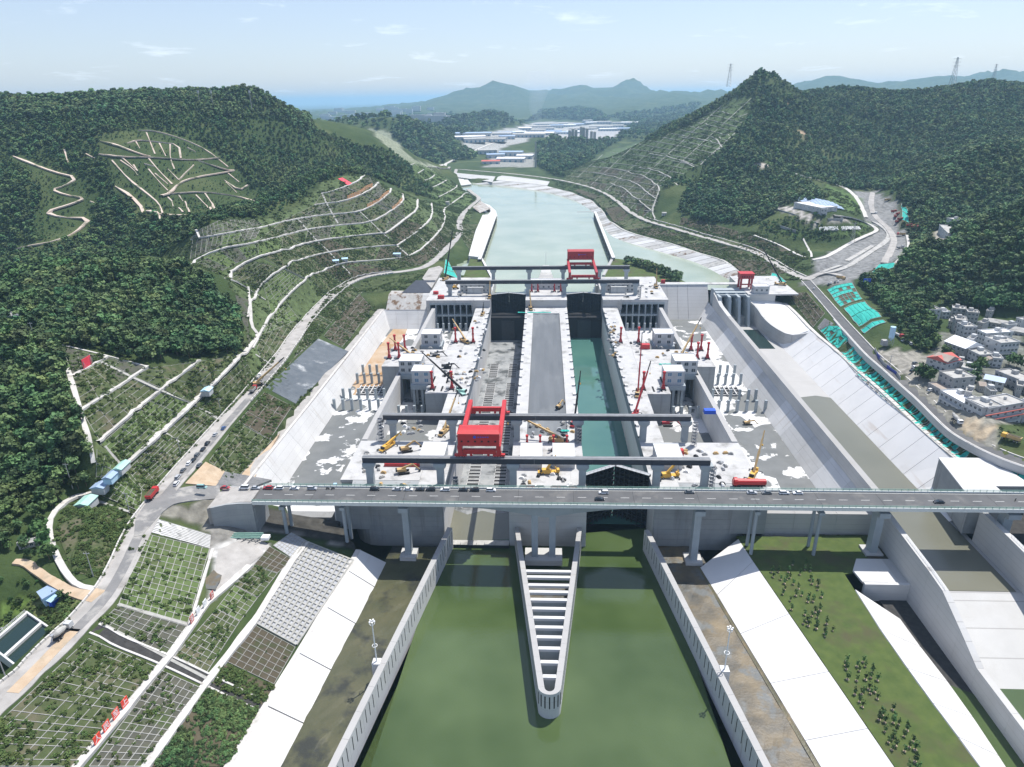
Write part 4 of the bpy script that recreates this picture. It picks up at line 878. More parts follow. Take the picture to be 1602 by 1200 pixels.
for x,zb,tw,w in((-124,-14,2,1.7),(-95,-20,2,1.7),(-66,-26,1,3.0),(72,-27,1,3.2),(98,-21,2,1.6),(127,-21,2,1.6),(155,-21,1,3.4),(212,-12,1,4)):
    p=thing('bridge_pier',f'{"twin column" if tw==2 else "single column"} bridge pier at the {"foot of the left bank" if x<-80 else "left lock end wall" if x<0 else "right lock end wall" if x<90 else "spillway wall edge of the grass" if x==155 else "dark gravel beyond the spillway" if x>200 else "grass terrace"}{" nearer the lock" if x in(98,-95) else ""}' ,'bridge pier',(x,275,zb))
    top=6.5-3.15-zb
    if tw==2:
        for a in(-3.4,3.4): obj('column',MB().tube((0,a,0),(0,a,top-1.6),w/2,w/2,12),'column',p)
        obj('cap_beam',B(-1.2,1.2,-5.2,5.2,top-1.58,top),'column',p)
    else:
        obj('column',MB().hexa([(-w/2,-2.2,0),(w/2,-2.2,0),(w/2,2.2,0),(-w/2,2.2,0),(-w/2,-2.2,top-2.5),(w/2,-2.2,top-2.5),(w/2,2.2,top-2.5),(-w/2,2.2,top-2.5)]),'column',p)
        obj('cap_beam',B(-w/2-.8,w/2+.8,-5.4,5.4,top-2.48,top),'column',p); obj('footing',B(-4,4,-4,4,-1.5,.9),'concrete',p)
p=thing('bridge_pier','twin legged central bridge pier rising from the divider between the locks','bridge pier',(0,274,-26)); 
for x in(-4.2,4.2): obj('column',B(x-1.5,x+1.5,-2.4,2.4,1.5,25.2),'column',p)
obj('footing',B(-9,9,-5,5,-1.5,1.48),'concrete',p)
# left abutment
ab=thing('bridge_abutment','curved grey retaining wall carrying the left end of the road bridge','abutment',(-137,276,0))
aw=[(0,-7.6),(-6,-7.9),(-12,-9),(-18,-12)]
for a,b in zip(aw,aw[1:]): obj('wall_panel',MB().prism([a,(a[0],a[1]+1.2),(b[0],b[1]+1.2),b],-12,6.2),'shade_concrete',ab)
obj('end_wall',B(-.9,.3,-6.4,7.6,-12,3.3),'shade_concrete',ab); obj('far_wall',MB().prism([(-1,7.2),(-1,8.2),(-20,9.4),(-20,8.2)],-12,5.4),'shade_concrete',ab)
obj('road_fill',MB().prism([(-.95,-6.6),(-.95,7.1),(-20,8.1),(-20,-11.5),(-12,-7.7),(-6,-6.65)],-8,[6.45,6.45,5.6,5.6,6.1,6.4]),'dusty_road',ab)
# ------------------------------------------------------------------ crane runways and gantry cranes
def runway(label,x0,x1,y,ztop,zf,cols,depth=3.0,w=3.0):
    t=thing('crane_runway',label,'crane beam',(0,y,0))
    n=max(1,round((x1-x0)/29)); 
    for k in range(n):
        a=x0+(x1-x0)*k/n;b=x0+(x1-x0)*(k+1)/n
        obj('girder',B(a+.04,b-.04,-w/2,w/2,ztop-depth,ztop-.25),'steel_beam',t); obj('walkway',B(a+.02,b-.02,-w/2-.15,w/2+.15,ztop-.24,ztop),'beam_top',t)
        obj('rail',B(a,b,-.2,.2,ztop+.01,ztop+.22),'metal',t)
    for x in cols:
        z0=zf; c=obj('column',MB().hexa([(x-1.7,-1.7,z0),(x+1.7,-1.7,z0),(x+1.7,1.7,z0),(x-1.7,1.7,z0),(x-1.7,-1.7,ztop-depth-3.6),(x+1.7,-1.7,ztop-depth-3.6),(x+1.7,1.7,ztop-depth-3.6),(x-1.7,1.7,ztop-depth-3.6)]),'column',t)
        obj('column_head',MB().hexa([(x-1.7,-1.7,ztop-depth-3.58),(x+1.7,-1.7,ztop-depth-3.58),(x+1.7,1.7,ztop-depth-3.58),(x-1.7,1.7,ztop-depth-3.58),(x-3,-2.1,ztop-depth-1.9),(x+3,-2.1,ztop-depth-1.9),(x+3,2.1,ztop-depth-1.9),(x-3,2.1,ztop-depth-1.9)]),'column',c)
        obj('column_cap',B(x-3.1,x+3.1,-2.2,2.2,ztop-depth-1.88,ztop-depth-.02),'column',c)
    return t
NEAR=[X0+a for a in(-89.5,-53.8,-17.2,17.2,53.8)]
runway('nearest dark steel crane runway beam on grey columns just behind the road bridge',-90.5,81.2,297,16,0,NEAR+[X0+77.5])
runway('second dark steel crane runway beam crossing the locks under the red crane',-91,81.5,346.5,16,0,NEAR[:0]+[X0-88,X0-53.8,X0-17.2,X0+17.2,X0+53.8,X0+77])
runway('dark crane runway beam on the upstream platform in front of the canal',-93.6,89,631,21.5,7,[X0+a for a in(-91.5,-53.8,-17.2,17.2,53.8,84)],depth=3.4)
runway('farthest dark crane runway beam standing in the canal water',-93.5,86,684,22.5,-2,[X0+a for a in(-89,-53.8,-17.2,17.2,53.8,81)],depth=3.4)
def gantry(label,xc,ya,yb,zr,w,front,mt,ladder=True,top=9):
    """front=+1: machine house over beam ya (near camera); -1 over yb"""
    t=thing('gantry_crane',label,'gantry crane',(xc,ya,zr)); D=yb-ya; h=w/2
    for x in(-h,h):
        obj('main_girder',MB().bar((x,-3,6.2),(x,D+3,6.2),2.2,2.6),mt,t)
        for y in(0,D):
            obj('leg',MB().hexa([(x-1.3,y-1.2,1.6),(x+1.3,y-1.2,1.6),(x+1.3,y+1.2,1.6),(x-1.3,y+1.2,1.6),(x-1,y-1,4.85),(x+1,y-1,4.85),(x+1,y+1,4.85),(x-1,y+1,4.85)]),mt,t)
            bg_=obj('bogie',B(x-3,x+3,y-.8,y+.8,.55,1.58),mt,t); wh=MB()
            for q in(-2,-.7,.7,2): wh.tube((x+q,y-.5,.55),(x+q,y+.5,.55),.5,n=10)
            obj('wheel',wh,'black',bg_)
    for y in(0,D): obj('cross_beam',B(-h+1.35,h-1.35,y-.9,y+.9,1.9,4.3),mt,t)
    for y in(0,D):
        for x in(-h*.45,h*.45): obj('buffer',B(x-.6,x+.6,y-.7,y+.7,.6,1.88),mt,t)
    yf=0 if front>0 else D; sg=-1 if front>0 else 1
    obj('house_base',B(-h,h,yf-3.1,yf+5,7.55,8.4),mt,t)
    hs=obj('machine_house',MB().hexa([(-h-.6,yf-4.2,8.42),(h+.6,yf-4.2,8.42),(h+.6,yf+5.4,8.42),(-h-.6,yf+5.4,8.42),(-h-.6,yf-4.2,8.42+top*.7),(h+.6,yf-4.2,8.42+top*.7),(h+.6,yf+5.4,8.42+top*.7),(-h-.6,yf+5.4,8.42+top*.7)]),mt,t)
    obj('house_roof',MB().hexa([(-h-.9,yf-4.5,8.44+top*.7),(h+.9,yf-4.5,8.44+top*.7),(h+.9,yf+5.7,8.44+top*.7),(-h-.9,yf+5.7,8.44+top*.7),(-h-.2,yf-1.5,8.44+top*.7+.9),(h+.2,yf-1.5,8.44+top*.7+.9),(h+.2,yf+2.8,8.44+top*.7+.9),(-h-.2,yf+2.8,8.44+top*.7+.9)]),mt,t)
    for k in range(6): x=-h*.86+2*h*.86*k/5; obj('window',B(x-.45,x+.45,yf-4.26,yf-4.2,10.2,11.1),'black',hs)
    em=MB().tube((-1.8,yf-4.2,13),(-1.8,yf-4.3,13),.75,n=14); obj('emblem',em,'sign_blue',hs)
    lt=MB()
    for k in range(5): lt.box(-.4+1.15*k,.35+1.15*k,yf-4.27,yf-4.2,12.75,13.25)
    obj('house_lettering',lt,'sign_blue',hs)
    return t
gantry('large bright red gantry crane with machine house over the drained left lock',X0-33.6,297,346.5,16.25,19,1,'red_paint')
gantry('dark red gantry crane over the upstream gates of the flooded right lock',X0+34.5,631,684,21.7,25,-1,'dull_red',top=11)
# small red gate hoist frame by the spillway
t=thing('gate_hoist','dark red portal hoist frame on the right spillway abutment','gate hoist',(193,652,7.4))
for x in(-5,5):
    for y in(-4,4): obj('leg',B(x-.8,x+.8,y-.8,y+.8,0,10),'dull_red',t)
obj('hoist_house',B(-6.5,6.5,-5,5,10.02,14.5),'dull_red',t); obj('roof',B(-6.9,6.9,-5.4,5.4,14.52,15.1),'red_paint',t); obj('cross_beam',B(-4.2,4.2,-4.7,-3.4,4,5),'dull_red',t)
for k in range(5): obj('window',B(-5+2.2*k,-4+2.2*k,-5.05,-4.98,11.4,12.6),'black',t)
# ------------------------------------------------------------------ small buildings on the works
def win(w,h,m='glass'):
    k=('win',w,h,m)
    if k not in KIDS:
        mb=MB(); mb.box(-w/2,w/2,-.03,.05,0,h,0)
        mb.box(-w/2-.1,w/2+.1,-.09,.05,-.12,0,1)
        mb.box(-w/2-.08,-w/2,-.07,.05,0,h,1);mb.box(w/2,w/2+.08,-.07,.05,0,h,1);mb.box(-.04,.04,-.06,.05,0,h,1)
        KIDS[k]=mb.mesh('window',ms([m,'white_paint']))
    return KIDS[k]
def block_house(name,label,cat,x,y,z,w,d,h,rows,colsn,rz=0,wall='house_white',roof='roof_white',group=None,parap=.5,wm='glass',ww=1.3,wh=1.4,sides=True,skip=()):
    """front faces -y; origin at the middle of the front foot"""
    t=thing(name,label,cat,(x,y,z),rz,group); wl_=obj('wall',B(-w/2,w/2,0,d,0,h),wall,t)
    obj('roof',B(-w/2-.25,w/2+.25,-.25,d+.25,h+.005,h+.25),roof,t)
    if parap:
        for i,a in enumerate(((-w/2-.25,w/2+.25,-.25,.05),(-w/2-.25,w/2+.25,d-.05,d+.25),(-w/2-.25,-w/2+.05,.06,d-.06),(w/2-.05,w/2+.25,.06,d-.06))): obj('parapet',B(*a,h+.255,h+.25+parap),wall,t)
    sh=h/rows
    for r in range(rows):
        for k in range(colsn):
            if (r,k) in skip: continue
            obj('window',win(ww,wh,wm),None,t,loc=(-w/2+w*(k+.5)/colsn,-.002,r*sh+sh*.36))
        if sides:
            n=max(1,int(d/5))
            for k in range(n):
                for sg in(-1,1): obj('window',win(ww,wh,wm),None,t,loc=(sg*(w/2+.002),d*(k+.5)/n,r*sh+sh*.36),rz=sg*math.pi/2)
    return t
for nm,s in RUN:
    X=side(s)
    for lab,a0,a1,y,d,h,nc in ((f'white two storey control house with four windows beside the far {nm} pit',83.5,99,507,13,9.2,2),(f'white flat roofed control house with six windows on the {nm} valve deck',88.5,105,447,15,9.4,3),(f'white control house with pale blue windows beside the {nm} hoist block',78.5,92.5,428,12.5,9.2,2)):
        c=X((a0+a1)/2); t=block_house('control_house',lab,'control house',c,y,.02 if nc!=1 else 0,a1-a0-.8,d,h,2,nc,wm='blue_glass' if nc==2 and y<440 else 'glass',ww=2.7 if nc==3 else 2.6,wh=2.4)
        obj('floor_slab',B(-(a1-a0)/2-.6,(a1-a0)/2+.6,-1.6,d+2,-3.4,-.02),'column',t)
        for q in(-.42,0,.42): obj('column',B(q*(a1-a0)-.8,q*(a1-a0)+.8,-.4,1.2,-20,-3.42),'column',t); obj('column',B(q*(a1-a0)-.8,q*(a1-a0)+.8,d-2,d-.4,-20,-3.42),'column',t)
        if y<500: struct('link_slab',B(X(a0+1),X(a1-1),y+d+2.05,468-.05,-1.2,-.05),'deck_concrete')
    # white sheds near the near runway
    x0_,x1_=((-67,-55) if s<0 else (57,70)); block_house('machine_shed',f'square white roofed machine room on the {nm} front deck beneath the second runway','machine room',X0+(x0_+x1_)/2,314,.02,13,16,6.6,1,3,wm='blue_glass',parap=.25)
    block_house('machine_shed',f'square white roofed machine room on the median, {nm} one of the pair','machine room',X0+s*8.6,314,.02,11.4,15.5,6.6,1,3,wm='blue_glass',parap=.25)
    # long white houses on the upstream platform
    t=block_house('control_house',f'long white two storey house on the {nm} upstream platform under the crane beams','control house',X(68.5),640,7.02,29 if s<0 else 31,10,7.6,2,7,skip={(0,2),(1,3)} ,ww=1.8,wh=1.7)
    obj('annex_wall',B(-7,8,-3.5,-.3,0,6),'house_white',t)
t=block_house('control_house','white house behind red frames on the median upstream head','control house',X0,652,7.02,30,10,7.6,2,6,ww=1.8,wh=1.7)
block_house('gate_house','small white house with three windows on the spillway abutment','control house',203,631,7.22,14,9,6.5,1,3,ww=2,wh=2)
block_house('canal_hut','flat white roofed hut at the far right end of the runway beams','hut',X0+62,676,5,18,8,4,1,4)
struct('hut_base',B(X0+50,X0+74,672,690,-3,4.98),'concrete')
# red hydraulic hoists
def hoist_proto():
    t=thing('hydraulic_hoist','tall red hydraulic hoist','hoist',(0,0,0)); 
    for s in(-1,1): obj('base_beam',B(s*1.1-.4,s*1.1+.4,-2,2,0,.7),'gate_steel',t)
    obj('pump_box',B(-3.4,-1.7,-.9,.9,0,1.3),'metal',t)
    obj('frame',MB().hexa([(-1.1,-1.1,.72),(1.1,-1.1,.72),(1.1,1.1,.72),(-1.1,1.1,.72),(-.7,-.7,3),(.7,-.7,3),(.7,.7,3),(-.7,.7,3)]),'dull_red',t)
    obj('cylinder',MB().tube((0,0,2.9),(0,0,10),.62,.62,10),'red_paint',t); obj('head',MB().tube((0,0,10.02),(0,0,11.2),.95,.95,10),'red_paint',t); obj('collar',MB().tube((0,0,6.2),(0,0,6.8),.85,.85,10),'dull_red',t)
    return t
hp=hoist_proto(); first=True
def hoist(x,y,z,label,sc=1,group=None):
    global first
    if first: hp.location=(x,y,z);hp['label']=label;first=False;o=hp
    else:o=copy_tree(hp,(x,y,z),label=label)
    o.scale=(sc,)*3
    if group:o['group']=group
for nm,s in RUN:
    X=side(s)
    for k,(a,y,z) in enumerate(((72.5,514,0),(58.5,514,0),(77,420,0),(63.8,420,0),(111,478,0),(118.5,478,0),(110,496,0),(117.5,496,0))):
        wh=('far pit deck, outer one','far pit deck, nearest the chamber','hoist block, outer one','hoist block, nearest the chamber','valve tower, front inner one','valve tower, front outer one','valve tower, rear inner one','valve tower, rear outer one')[k]
        hoist(X(a),y,z+.02,f'tall red hydraulic hoist on the {nm} {wh}',1.15)
for k,x in enumerate((-12.7,-5.5,1.8,9.2)): hoist(X0+x+1.5,334,.02,('leftmost','second from left','third from left','rightmost')[k]+' of the four slim red hoists behind the median machine rooms',.85)
for k,x in enumerate((-14,-8,8,14)): hoist(X0+x,642,7.02,('leftmost','second from left','third from left','rightmost')[k]+' red hoist in front of the median upstream house',1.0)
for k,(x,y) in enumerate(((-8,299.5),(4,299.5),(12,299.5))): obj('cover_box',B(-2.6,2.6,-1.2,1.2,0,1.2),'flag_red',None,label=('red cover box left of the median slot by the road bridge','red cover box in the middle slot of the median by the bridge','red cover box at the right end of the median slot by the bridge')[k],cat='cover',loc=(X0+x,y-6.5,.02))
for s in(-1,1):
    t=thing('maintenance_slot',f'{"left" if s<0 else "right"} rail edged slot in the median front deck','deck slot',(X0+s*8,294,.02)); obj('slot_floor',B(-6,6,-1.8,1.8,0,.05),'shade_concrete',t)
    for a in((-6.3,6.3,-2.1,-1.8),(-6.3,6.3,1.8,2.1),(-6.3,-6,-1.79,1.79),(6,6.3,-1.79,1.79)): obj('slot_kerb',B(*a,0,.9),'concrete',t)
    obj('slot_bridge',B(1.6,2.4,-1.8,1.8,.06,1.2),'white_paint',t)
# ------------------------------------------------------------------ text as mesh
def text_mesh(s,size=1,ext=.02):
    cu=bpy.data.curves.new('lettering','FONT'); cu.body=s; cu.size=size; cu.extrude=ext; cu.align_x='CENTER'; cu.align_y='CENTER'
    o=bpy.data.objects.new('lettering',cu); COL.objects.link(o); bpy.context.view_layer.update()
    me=bpy.data.meshes.new_from_object(o.evaluated_get(bpy.context.evaluated_depsgraph_get())); bpy.data.objects.remove(o); bpy.data.curves.remove(cu); me.name='lettering'; return me
# ------------------------------------------------------------------ roads
_,(RP,RL,RR)=ribbon('valley_road',ROAD_L,[11,11,11,10.5,10.5,10,10,9,9,9,9,8,8,8,8],'dusty_road',lift=.35,step=5,sm=2,thick=2,rough=.12)
ribbon('road_surface',[(x+3,y+2) for x,y in ROAD_L[3:14]],[4.2]*6,'grey_road',lift=.42,step=5,sm=2,thick=.06,exc=False)
ribbon('muddy_lane',[(20,1085),(60,1045),(100,1003),(118,985)],4.4,'dirt',lift=.42,step=4,thick=.06,exc=False)
def barrier(label,path,i0,i1,mt,h=1.0,w=.5,gap=.0,step=4.,name='road_barrier'):
    P=resample([np.array(p[:2]) for p in path[i0:i1]],step); t=thing(name,label,'road barrier',(P[0][0],P[0][1],float(th(*P[0]))))
    o=np.array(t.location)
    for k,(a,b) in enumerate(zip(P,P[1:])):
        if k>=290:break
        za=float(th(*a))+.2;zb=float(th(*b))+.2; d=(b-a)/np.linalg.norm(b-a); n=np.array((-d[1],d[0]))*w/2; a2,b2=a+d*gap,b-d*gap
        q=[a2-n,b2-n,b2+n,a2+n]
        p=[(x-o[0],y-o[1],z-o[2]) for (x,y),z in zip(q,(za,zb,zb,za))]; obj('barrier_block',MB().hexa(p+[(x,y,z+h) for x,y,z in p]),mt,t)
nR=len(RP); i1=int(nR*.47)
barrier('white concrete barrier along the uphill edge of the left road',RL,0,i1,'pale_path',1.1,.6,.15,4)
barrier('white concrete barrier along the canal edge of the left road above the basin',RR,int(nR*.24),i1,'pale_path',1.2,.6,.5,3.4)
for k,pts in enumerate([ZM(400,260,6.667,[(690,280),(760,275),(950,210),(1090,145),(1110,105),(1190,100)]),
 ZM(400,260,6.667,[(610,405),(740,385),(900,370),(1080,310),(1230,230),(1280,170)]),
 [(300,375),(350,366),(414.6,354.5)]+ZM(400,260,6.667,[(250,585),(440,550),(700,505),(1000,490),(1160,450),(1400,290),(1410,235)]),
 [(297,424),(293,413),(340,390),(400,380)]+ZM(400,260,6.667,[(250,730),(520,665),(800,620),(1200,590),(1400,480),(1545,370),(1530,290)]),
 [(388,452),(350,432),(394,405)]+ZM(400,260,6.667,[(250,890),(450,820),(640,780),(900,740),(1300,700)])+[(604,366),(634,343),(653,329),(653,312)],
 [(388,497),(391,475),(404,452),(413,440)]+ZM(400,260,6.667,[(280,1070),(480,960),(750,900),(1000,860),(1450,820)])+[(621,385),(665,353),(677,338),(675,318)],
 [(405,525),(421,498),(445,467),(478,437)]+ZM(400,260,6.667,[(700,1080),(870,1020),(1000,1000),(1400,970)])+[(648,400),(688,363),(697,343),(693,326),(732,302)],
 ZM(640,240,8,[(0,150),(60,130)]),ZM(640,240,8,[(110,250),(180,205)]),ZM(640,240,8,[(190,340),(280,310),(320,270)]),ZM(640,240,8,[(260,435),(400,380),(470,335)]),ZM(640,240,8,[(370,545),(500,480),(590,430),(600,400)]),
 [(405,525),(381,555),(312,622),(252,678),(192,732),(146,772)],[(114,588),(168,558)],[(126,642),(175,612),(231,573)],[(153,693),(232,625),(312,564)],
 [(96,540),(111,594),(126,642),(141,696),(147,726)],[(388,450),(392,480),(393,510),(405,525),(395,545)],[(96,540),(165,556),(231,574)],
 [(146,772),(110,780),(80,805),(76,835),(88,870),(105,900),(122,917),(150,922)]]):
    W={4:3.2,12:3.6,19:2.6,18:1.0}.get(k,2.3)
    ribbon('bench_path',pts,W,'pale_path',lift=.4,step=4,sm=1,thick=1.2,rough=.25)
for k,pts in enumerate([ZM(400,260,6.667,[(690,280),(740,390),(800,500),(860,600)]),ZM(400,260,6.667,[(440,555),(530,660),(640,780),(760,890),(870,1010),(990,1130)]),ZM(400,260,6.667,[(950,225),(1140,310),(1300,395),(1440,470),(1570,550)]),ZM(400,260,6.667,[(1090,480),(1200,580),(1310,690),(1460,820),(1600,940)]),[(159,567),(207,591),(252,612),(300,633),(345,657)],[(192,732),(165,700)],[(430,360),(470,382)],[(445,421),(478,437)],[(644,363),(690,395)],[(250,672),(281,693)],[(400,555),(430,575)],[(146,783),(216,806)],[(388,452),(416,470)],[(280,432),(297,424)]]):
    ribbon('slope_stairs',pts,1.9 if k<5 else 1.3,'lattice',lift=.45,step=3,sm=0,thick=1.0)
# right bank roads and terraces
ribbon('canal_road',ROAD_R,[9,9,8.5,8,8,8,8,8,9],'dusty_road',lift=.4,step=8,sm=2,thick=2)
ribbon('canal_road_kerb',[(x+1,y-4.5) for x,y in ROAD_R[:7]],1.2,'pale_path',lift=1.0,step=8,sm=2,thick=2)
for pts in (ZM(820,240,6.667,[(520,130),(700,140),(900,150),(1150,205),(1300,260),(1420,355),(1380,470),(1330,600),(1370,690)]),ZM(820,240,6.667,[(640,190),(880,225),(1100,290),(1220,340),(1290,420),(1370,470)]),ZM(820,240,6.667,[(900,310),(1050,370),(1130,440),(1250,540),(1330,600)]),[(1062,215),(1102,218),(1134,228),(1116,238),(1096,258)],[(1062,250),(1087,262)],[(1016,240),(1060,249),(1085,258)],[(1000,262),(1040,270),(1060,290)]):
    ribbon('bench_path',pts,2.4,'lattice',lift=.4,step=8,sm=1,thick=1.0,rough=.3)
ZY=lambda *p:ZM(1180,250,6.154,p)
for nm,pts,w,m in (('yard_road',ZY((1250,1000),(1330,850),(1350,760),(1290,660),(1190,580),(1130,500),(1120,400),(1140,320)),7,'dusty_road'),('loop_road',ZY((560,965),(680,945),(760,900),(950,790),(1100,725),(1180,690),(1170,655),(1060,600),(900,555),(760,540)),5,'pale_path'),('concrete_strip',ZY((640,1100),(880,1050),(1100,900),(1290,780),(1305,700),(1200,620),(1130,600)),6,'roof_grey'),('concrete_strip',ZY((890,975),(1020,900),(1140,830)),5,'roof_grey'),('concrete_strip',ZY((640,1090),(740,1050),(830,1020)),4,'roof_grey'),('yard_kerb',ZY((1350,1000),(1440,920),(1490,840),(1470,730)),2.5,'pale_path'),('hill_track',ZY((1075,560),(1010,400),(930,310),(830,250),(640,200),(480,160),(240,90)),5,'pale_path'),('bench_path',ZY((0,730),(140,780),(280,840),(400,910),(490,940)),3,'pale_path'),('bench_path',ZY((470,760),(510,840),(550,900),(550,940)),2,'pale_path'),('connecting_road',[(1261,438),(1275,430),(1290,425),(1320,432)],9,'dusty_road')):
    ribbon(nm,pts,w,m,lift=.5,step=8,sm=2,thick=1.2,rough=.1)
_,(VP,VL,VR)=ribbon('village_road',ROAD_V,8.5,'asphalt',lift=.45,step=6,sm=2,thick=1.5)
def edge_strip(name,E2,C_,off,w,h0,h1,m_,label=None,cat=None,part=None,ymax=1e9):
    t=thing(name,label,cat,(E2[0][0],E2[0][1],th1(*C_[0][:2]))) if label else None; o=np.array(t.location) if t else np.zeros(3); allm=MB()
    for (a,b),(ca_,cb_) in zip(zip(E2,E2[1:]),zip(C_,C_[1:])):
        a=np.array(a[:2]);b=np.array(b[:2]); 
        if a[1]>ymax or np.linalg.norm(b-a)<.2: continue
        na=a-np.array(ca_[:2]);na/=np.linalg.norm(na);nb=b-np.array(cb_[:2]);nb/=np.linalg.norm(nb)
        za,zb=th1(*ca_[:2]),th1(*cb_[:2]); q=[(a+na*off,za),(b+nb*off,zb),(b+nb*(off+w),zb),(a+na*(off+w),za)]
        p=[(x[0]-o[0],x[1]-o[1],z-o[2]) for x,z in q]
        if np.cross(np.array(p[1])-p[0],np.array(p[3])-p[0])[2]<0:p=p[::-1]
        mb=MB().hexa([(x,y,z+h0) for x,y,z in p]+[(x,y,z+h1) for x,y,z in p])
        if t: obj(part,mb,m_,t)
        else: allm.add(mb.v,mb.f)
    if not t: struct(name,allm,m_)
edge_strip('road_kerb',VL,VP,-.3,.7,-.6,1.1,'pale_path'); edge_strip('road_kerb',VR,VP,-.3,.7,-.6,.7,'pale_path')
edge_strip('road_retaining_wall',VR,VP,.45,.7,-3.8,.5,'concrete','long grey retaining wall holding the village road above the green nets','retaining wall','wall_panel',560)
ribbon('slab_top_berm',[(x+1.8,y+.6) for x,y in SLAB_R_TOP],3.2,'pale_path',lift=0,step=8,world=True,thick=3,z=-2.7)
ribbon('slab_top_kerb',[(x+.2,y) for x,y in SLAB_R_TOP],.7,'roof_grey',lift=0,step=8,world=True,thick=3,z=-2.2)
ribbon('basin_top_berm',[(-161,288),(-159.6,380),(-158.6,460),(-157.7,560),(-157.2,630)],6.5,'dusty_road',lift=.0,step=6,world=True,thick=4,z=-5.95,sm=0,rough=.15)
ribbon('bridge_approach',[(216,840),(232,808),(250,788),(275,777),(305,772),(345,771)],[3,8,13,15,15,14],'grey_road',lift=.55,step=4,sm=1,thick=2)
ribbon('basin_top_kerb',[(-157.6,290),(-155.4,460),(-154.6,624)],1.6,'pale_path',lift=.6,step=8,world=True,thick=3,z=-6)
ribbon('bank_top_kerb',[(x-1.2,y) for x,y,z in tl],2.4,'pale_path',lift=.5,step=6,world=True,thick=2.5)
# A hill dirt tracks
ZA=lambda *p:ZM(0,100,2.967,p)
for pts,w in ((ZA((60,430),(110,450),(250,505),(360,530),(300,570),(240,585),(300,610),(400,625),(330,655),(210,690),(280,715),(420,720),(370,770),(280,820),(80,860)),5),(ZA((455,420),(560,435),(700,435),(880,450),(1020,438)),5),(ZA((465,360),(540,378),(650,420),(700,432)),5),(ZA((590,370),(640,355),(720,362),(830,375),(840,440)),3.5),(ZA((640,310),(720,312),(850,350),(960,400),(1060,480)),3.5),(ZA((920,450),(1050,495),(1100,497),(900,530),(830,555),(790,605),(750,615)),5),(ZA((780,605),(950,595),(1100,615),(1185,640)),4.5),(ZA((535,570),(610,615),(670,680),(760,705),(920,705)),5),(ZA((520,450),(600,540),(680,600),(740,650),(755,695)),2.5),(ZA((690,440),(740,500),(800,560)),2.5),(ZA((690,490),(740,550),(780,590)),2),(ZA((780,490),(830,540)),2.5),(ZA((1040,540),(1110,590),(1150,565)),3.5),(ZA((680,320),(720,420)),2),(ZA((740,370),(770,430)),2),(ZA((790,375),(790,440),(810,490)),2),(ZA((560,430),(640,500)),2),(ZA((780,620),(850,690)),2),(ZA((900,470),(830,540)),1.8),(ZA((420,640),(470,660),(520,640)),2),(ZA((950,600),(1000,670),(985,690)),2.5),(ZA((860,640),(880,690)),2),(ZA((910,610),(980,680)),2),(ZA((620,470),(640,500)),2.5),(ZA((670,465),(720,478)),3),(ZA((560,450),(620,490),(640,520)),2),(ZA((1050,550),(1100,600)),3),(ZA((1060,510),(1110,550)),2.5),(ZA((870,390),(910,410)),2),(ZA((630,360),(650,395)),2),(ZA((720,510),(780,560)),2),(ZA((830,610),(850,640)),2),(ZA((740,700),(745,740)),2.5),(ZA((300,400),(320,480)),2.5),(ZA((400,420),(440,440)),2)):
    ribbon('dirt_track',pts,w*.75,'dirt_track',lift=.9,step=5,sm=1,thick=1.5,rough=.8,exw=4 if w>3 else 2)
ribbon('dirt_lane',[(22,879),(40,880),(60,893),(95,912),(130,928),(155,934)],[3,4,6,7,7],'dirt',lift=.4,step=4,thick=1)
ribbon('far_highway',[(690,260),(720,246),(760,228),(790,218),(830,207)],9,'pale_path',lift=1,step=20,thick=2)
# drainage ditch across the lower slope
_d=hits([(148,984),(324,1064),(420,1108)]); dt=thing('drain_ditch','dark stepped drainage ditch with pale kerbs crossing the lower left slope','drain',tuple(_d[0])); o=np.array(_d[0])
P=resample(_d,4)
for a,b in zip(P,P[1:]):
    za,zb=float(th(*a[:2]))-o[2],float(th(*b[:2]))-o[2]; d=(b-a)[:2]/np.linalg.norm((b-a)[:2]); n=np.array((-d[1],d[0]))
    a2=a[:2]-o[:2];b2=b[:2]-o[:2]
    for off,w,h,m_,nm in ((-2.2,.7,.55,'pale_path','kerb'),(2.2,.7,.55,'pale_path','kerb'),(0,3.6,.2,'dark_gravel','channel_bed')):
        q=[a2+n*(off-w/2),b2+n*(off-w/2),b2+n*(off+w/2),a2+n*(off+w/2)]
        p=[(x,y,z) for (x,y),z in zip(q,(za,zb,zb,za))]; obj(nm,MB().hexa([(x,y,z-.6) for x,y,z in p][::1]+[(x,y,z+h) for x,y,z in p]),m_,dt)
# paths on the lower left slope
for pts,w,m in (([(333,859),(322,895),(297,978)],1.3,'pale_path'),([(391,885),(324,944),(265,1027),(120,1200),(80,1250)],3.2,'pale_path'),([(480,848),(456,879),(400,970),(327,1064),(228,1200),(190,1250)],3.0,'pale_path'),([(157,975),(262,1030),(327,1064)],1.0,'lattice'),([(185,946),(294,978)],1.4,'lattice')):
    ribbon('slope_path',pts,w,m,lift=.4,step=4,sm=0,thick=1.2,rough=.2)
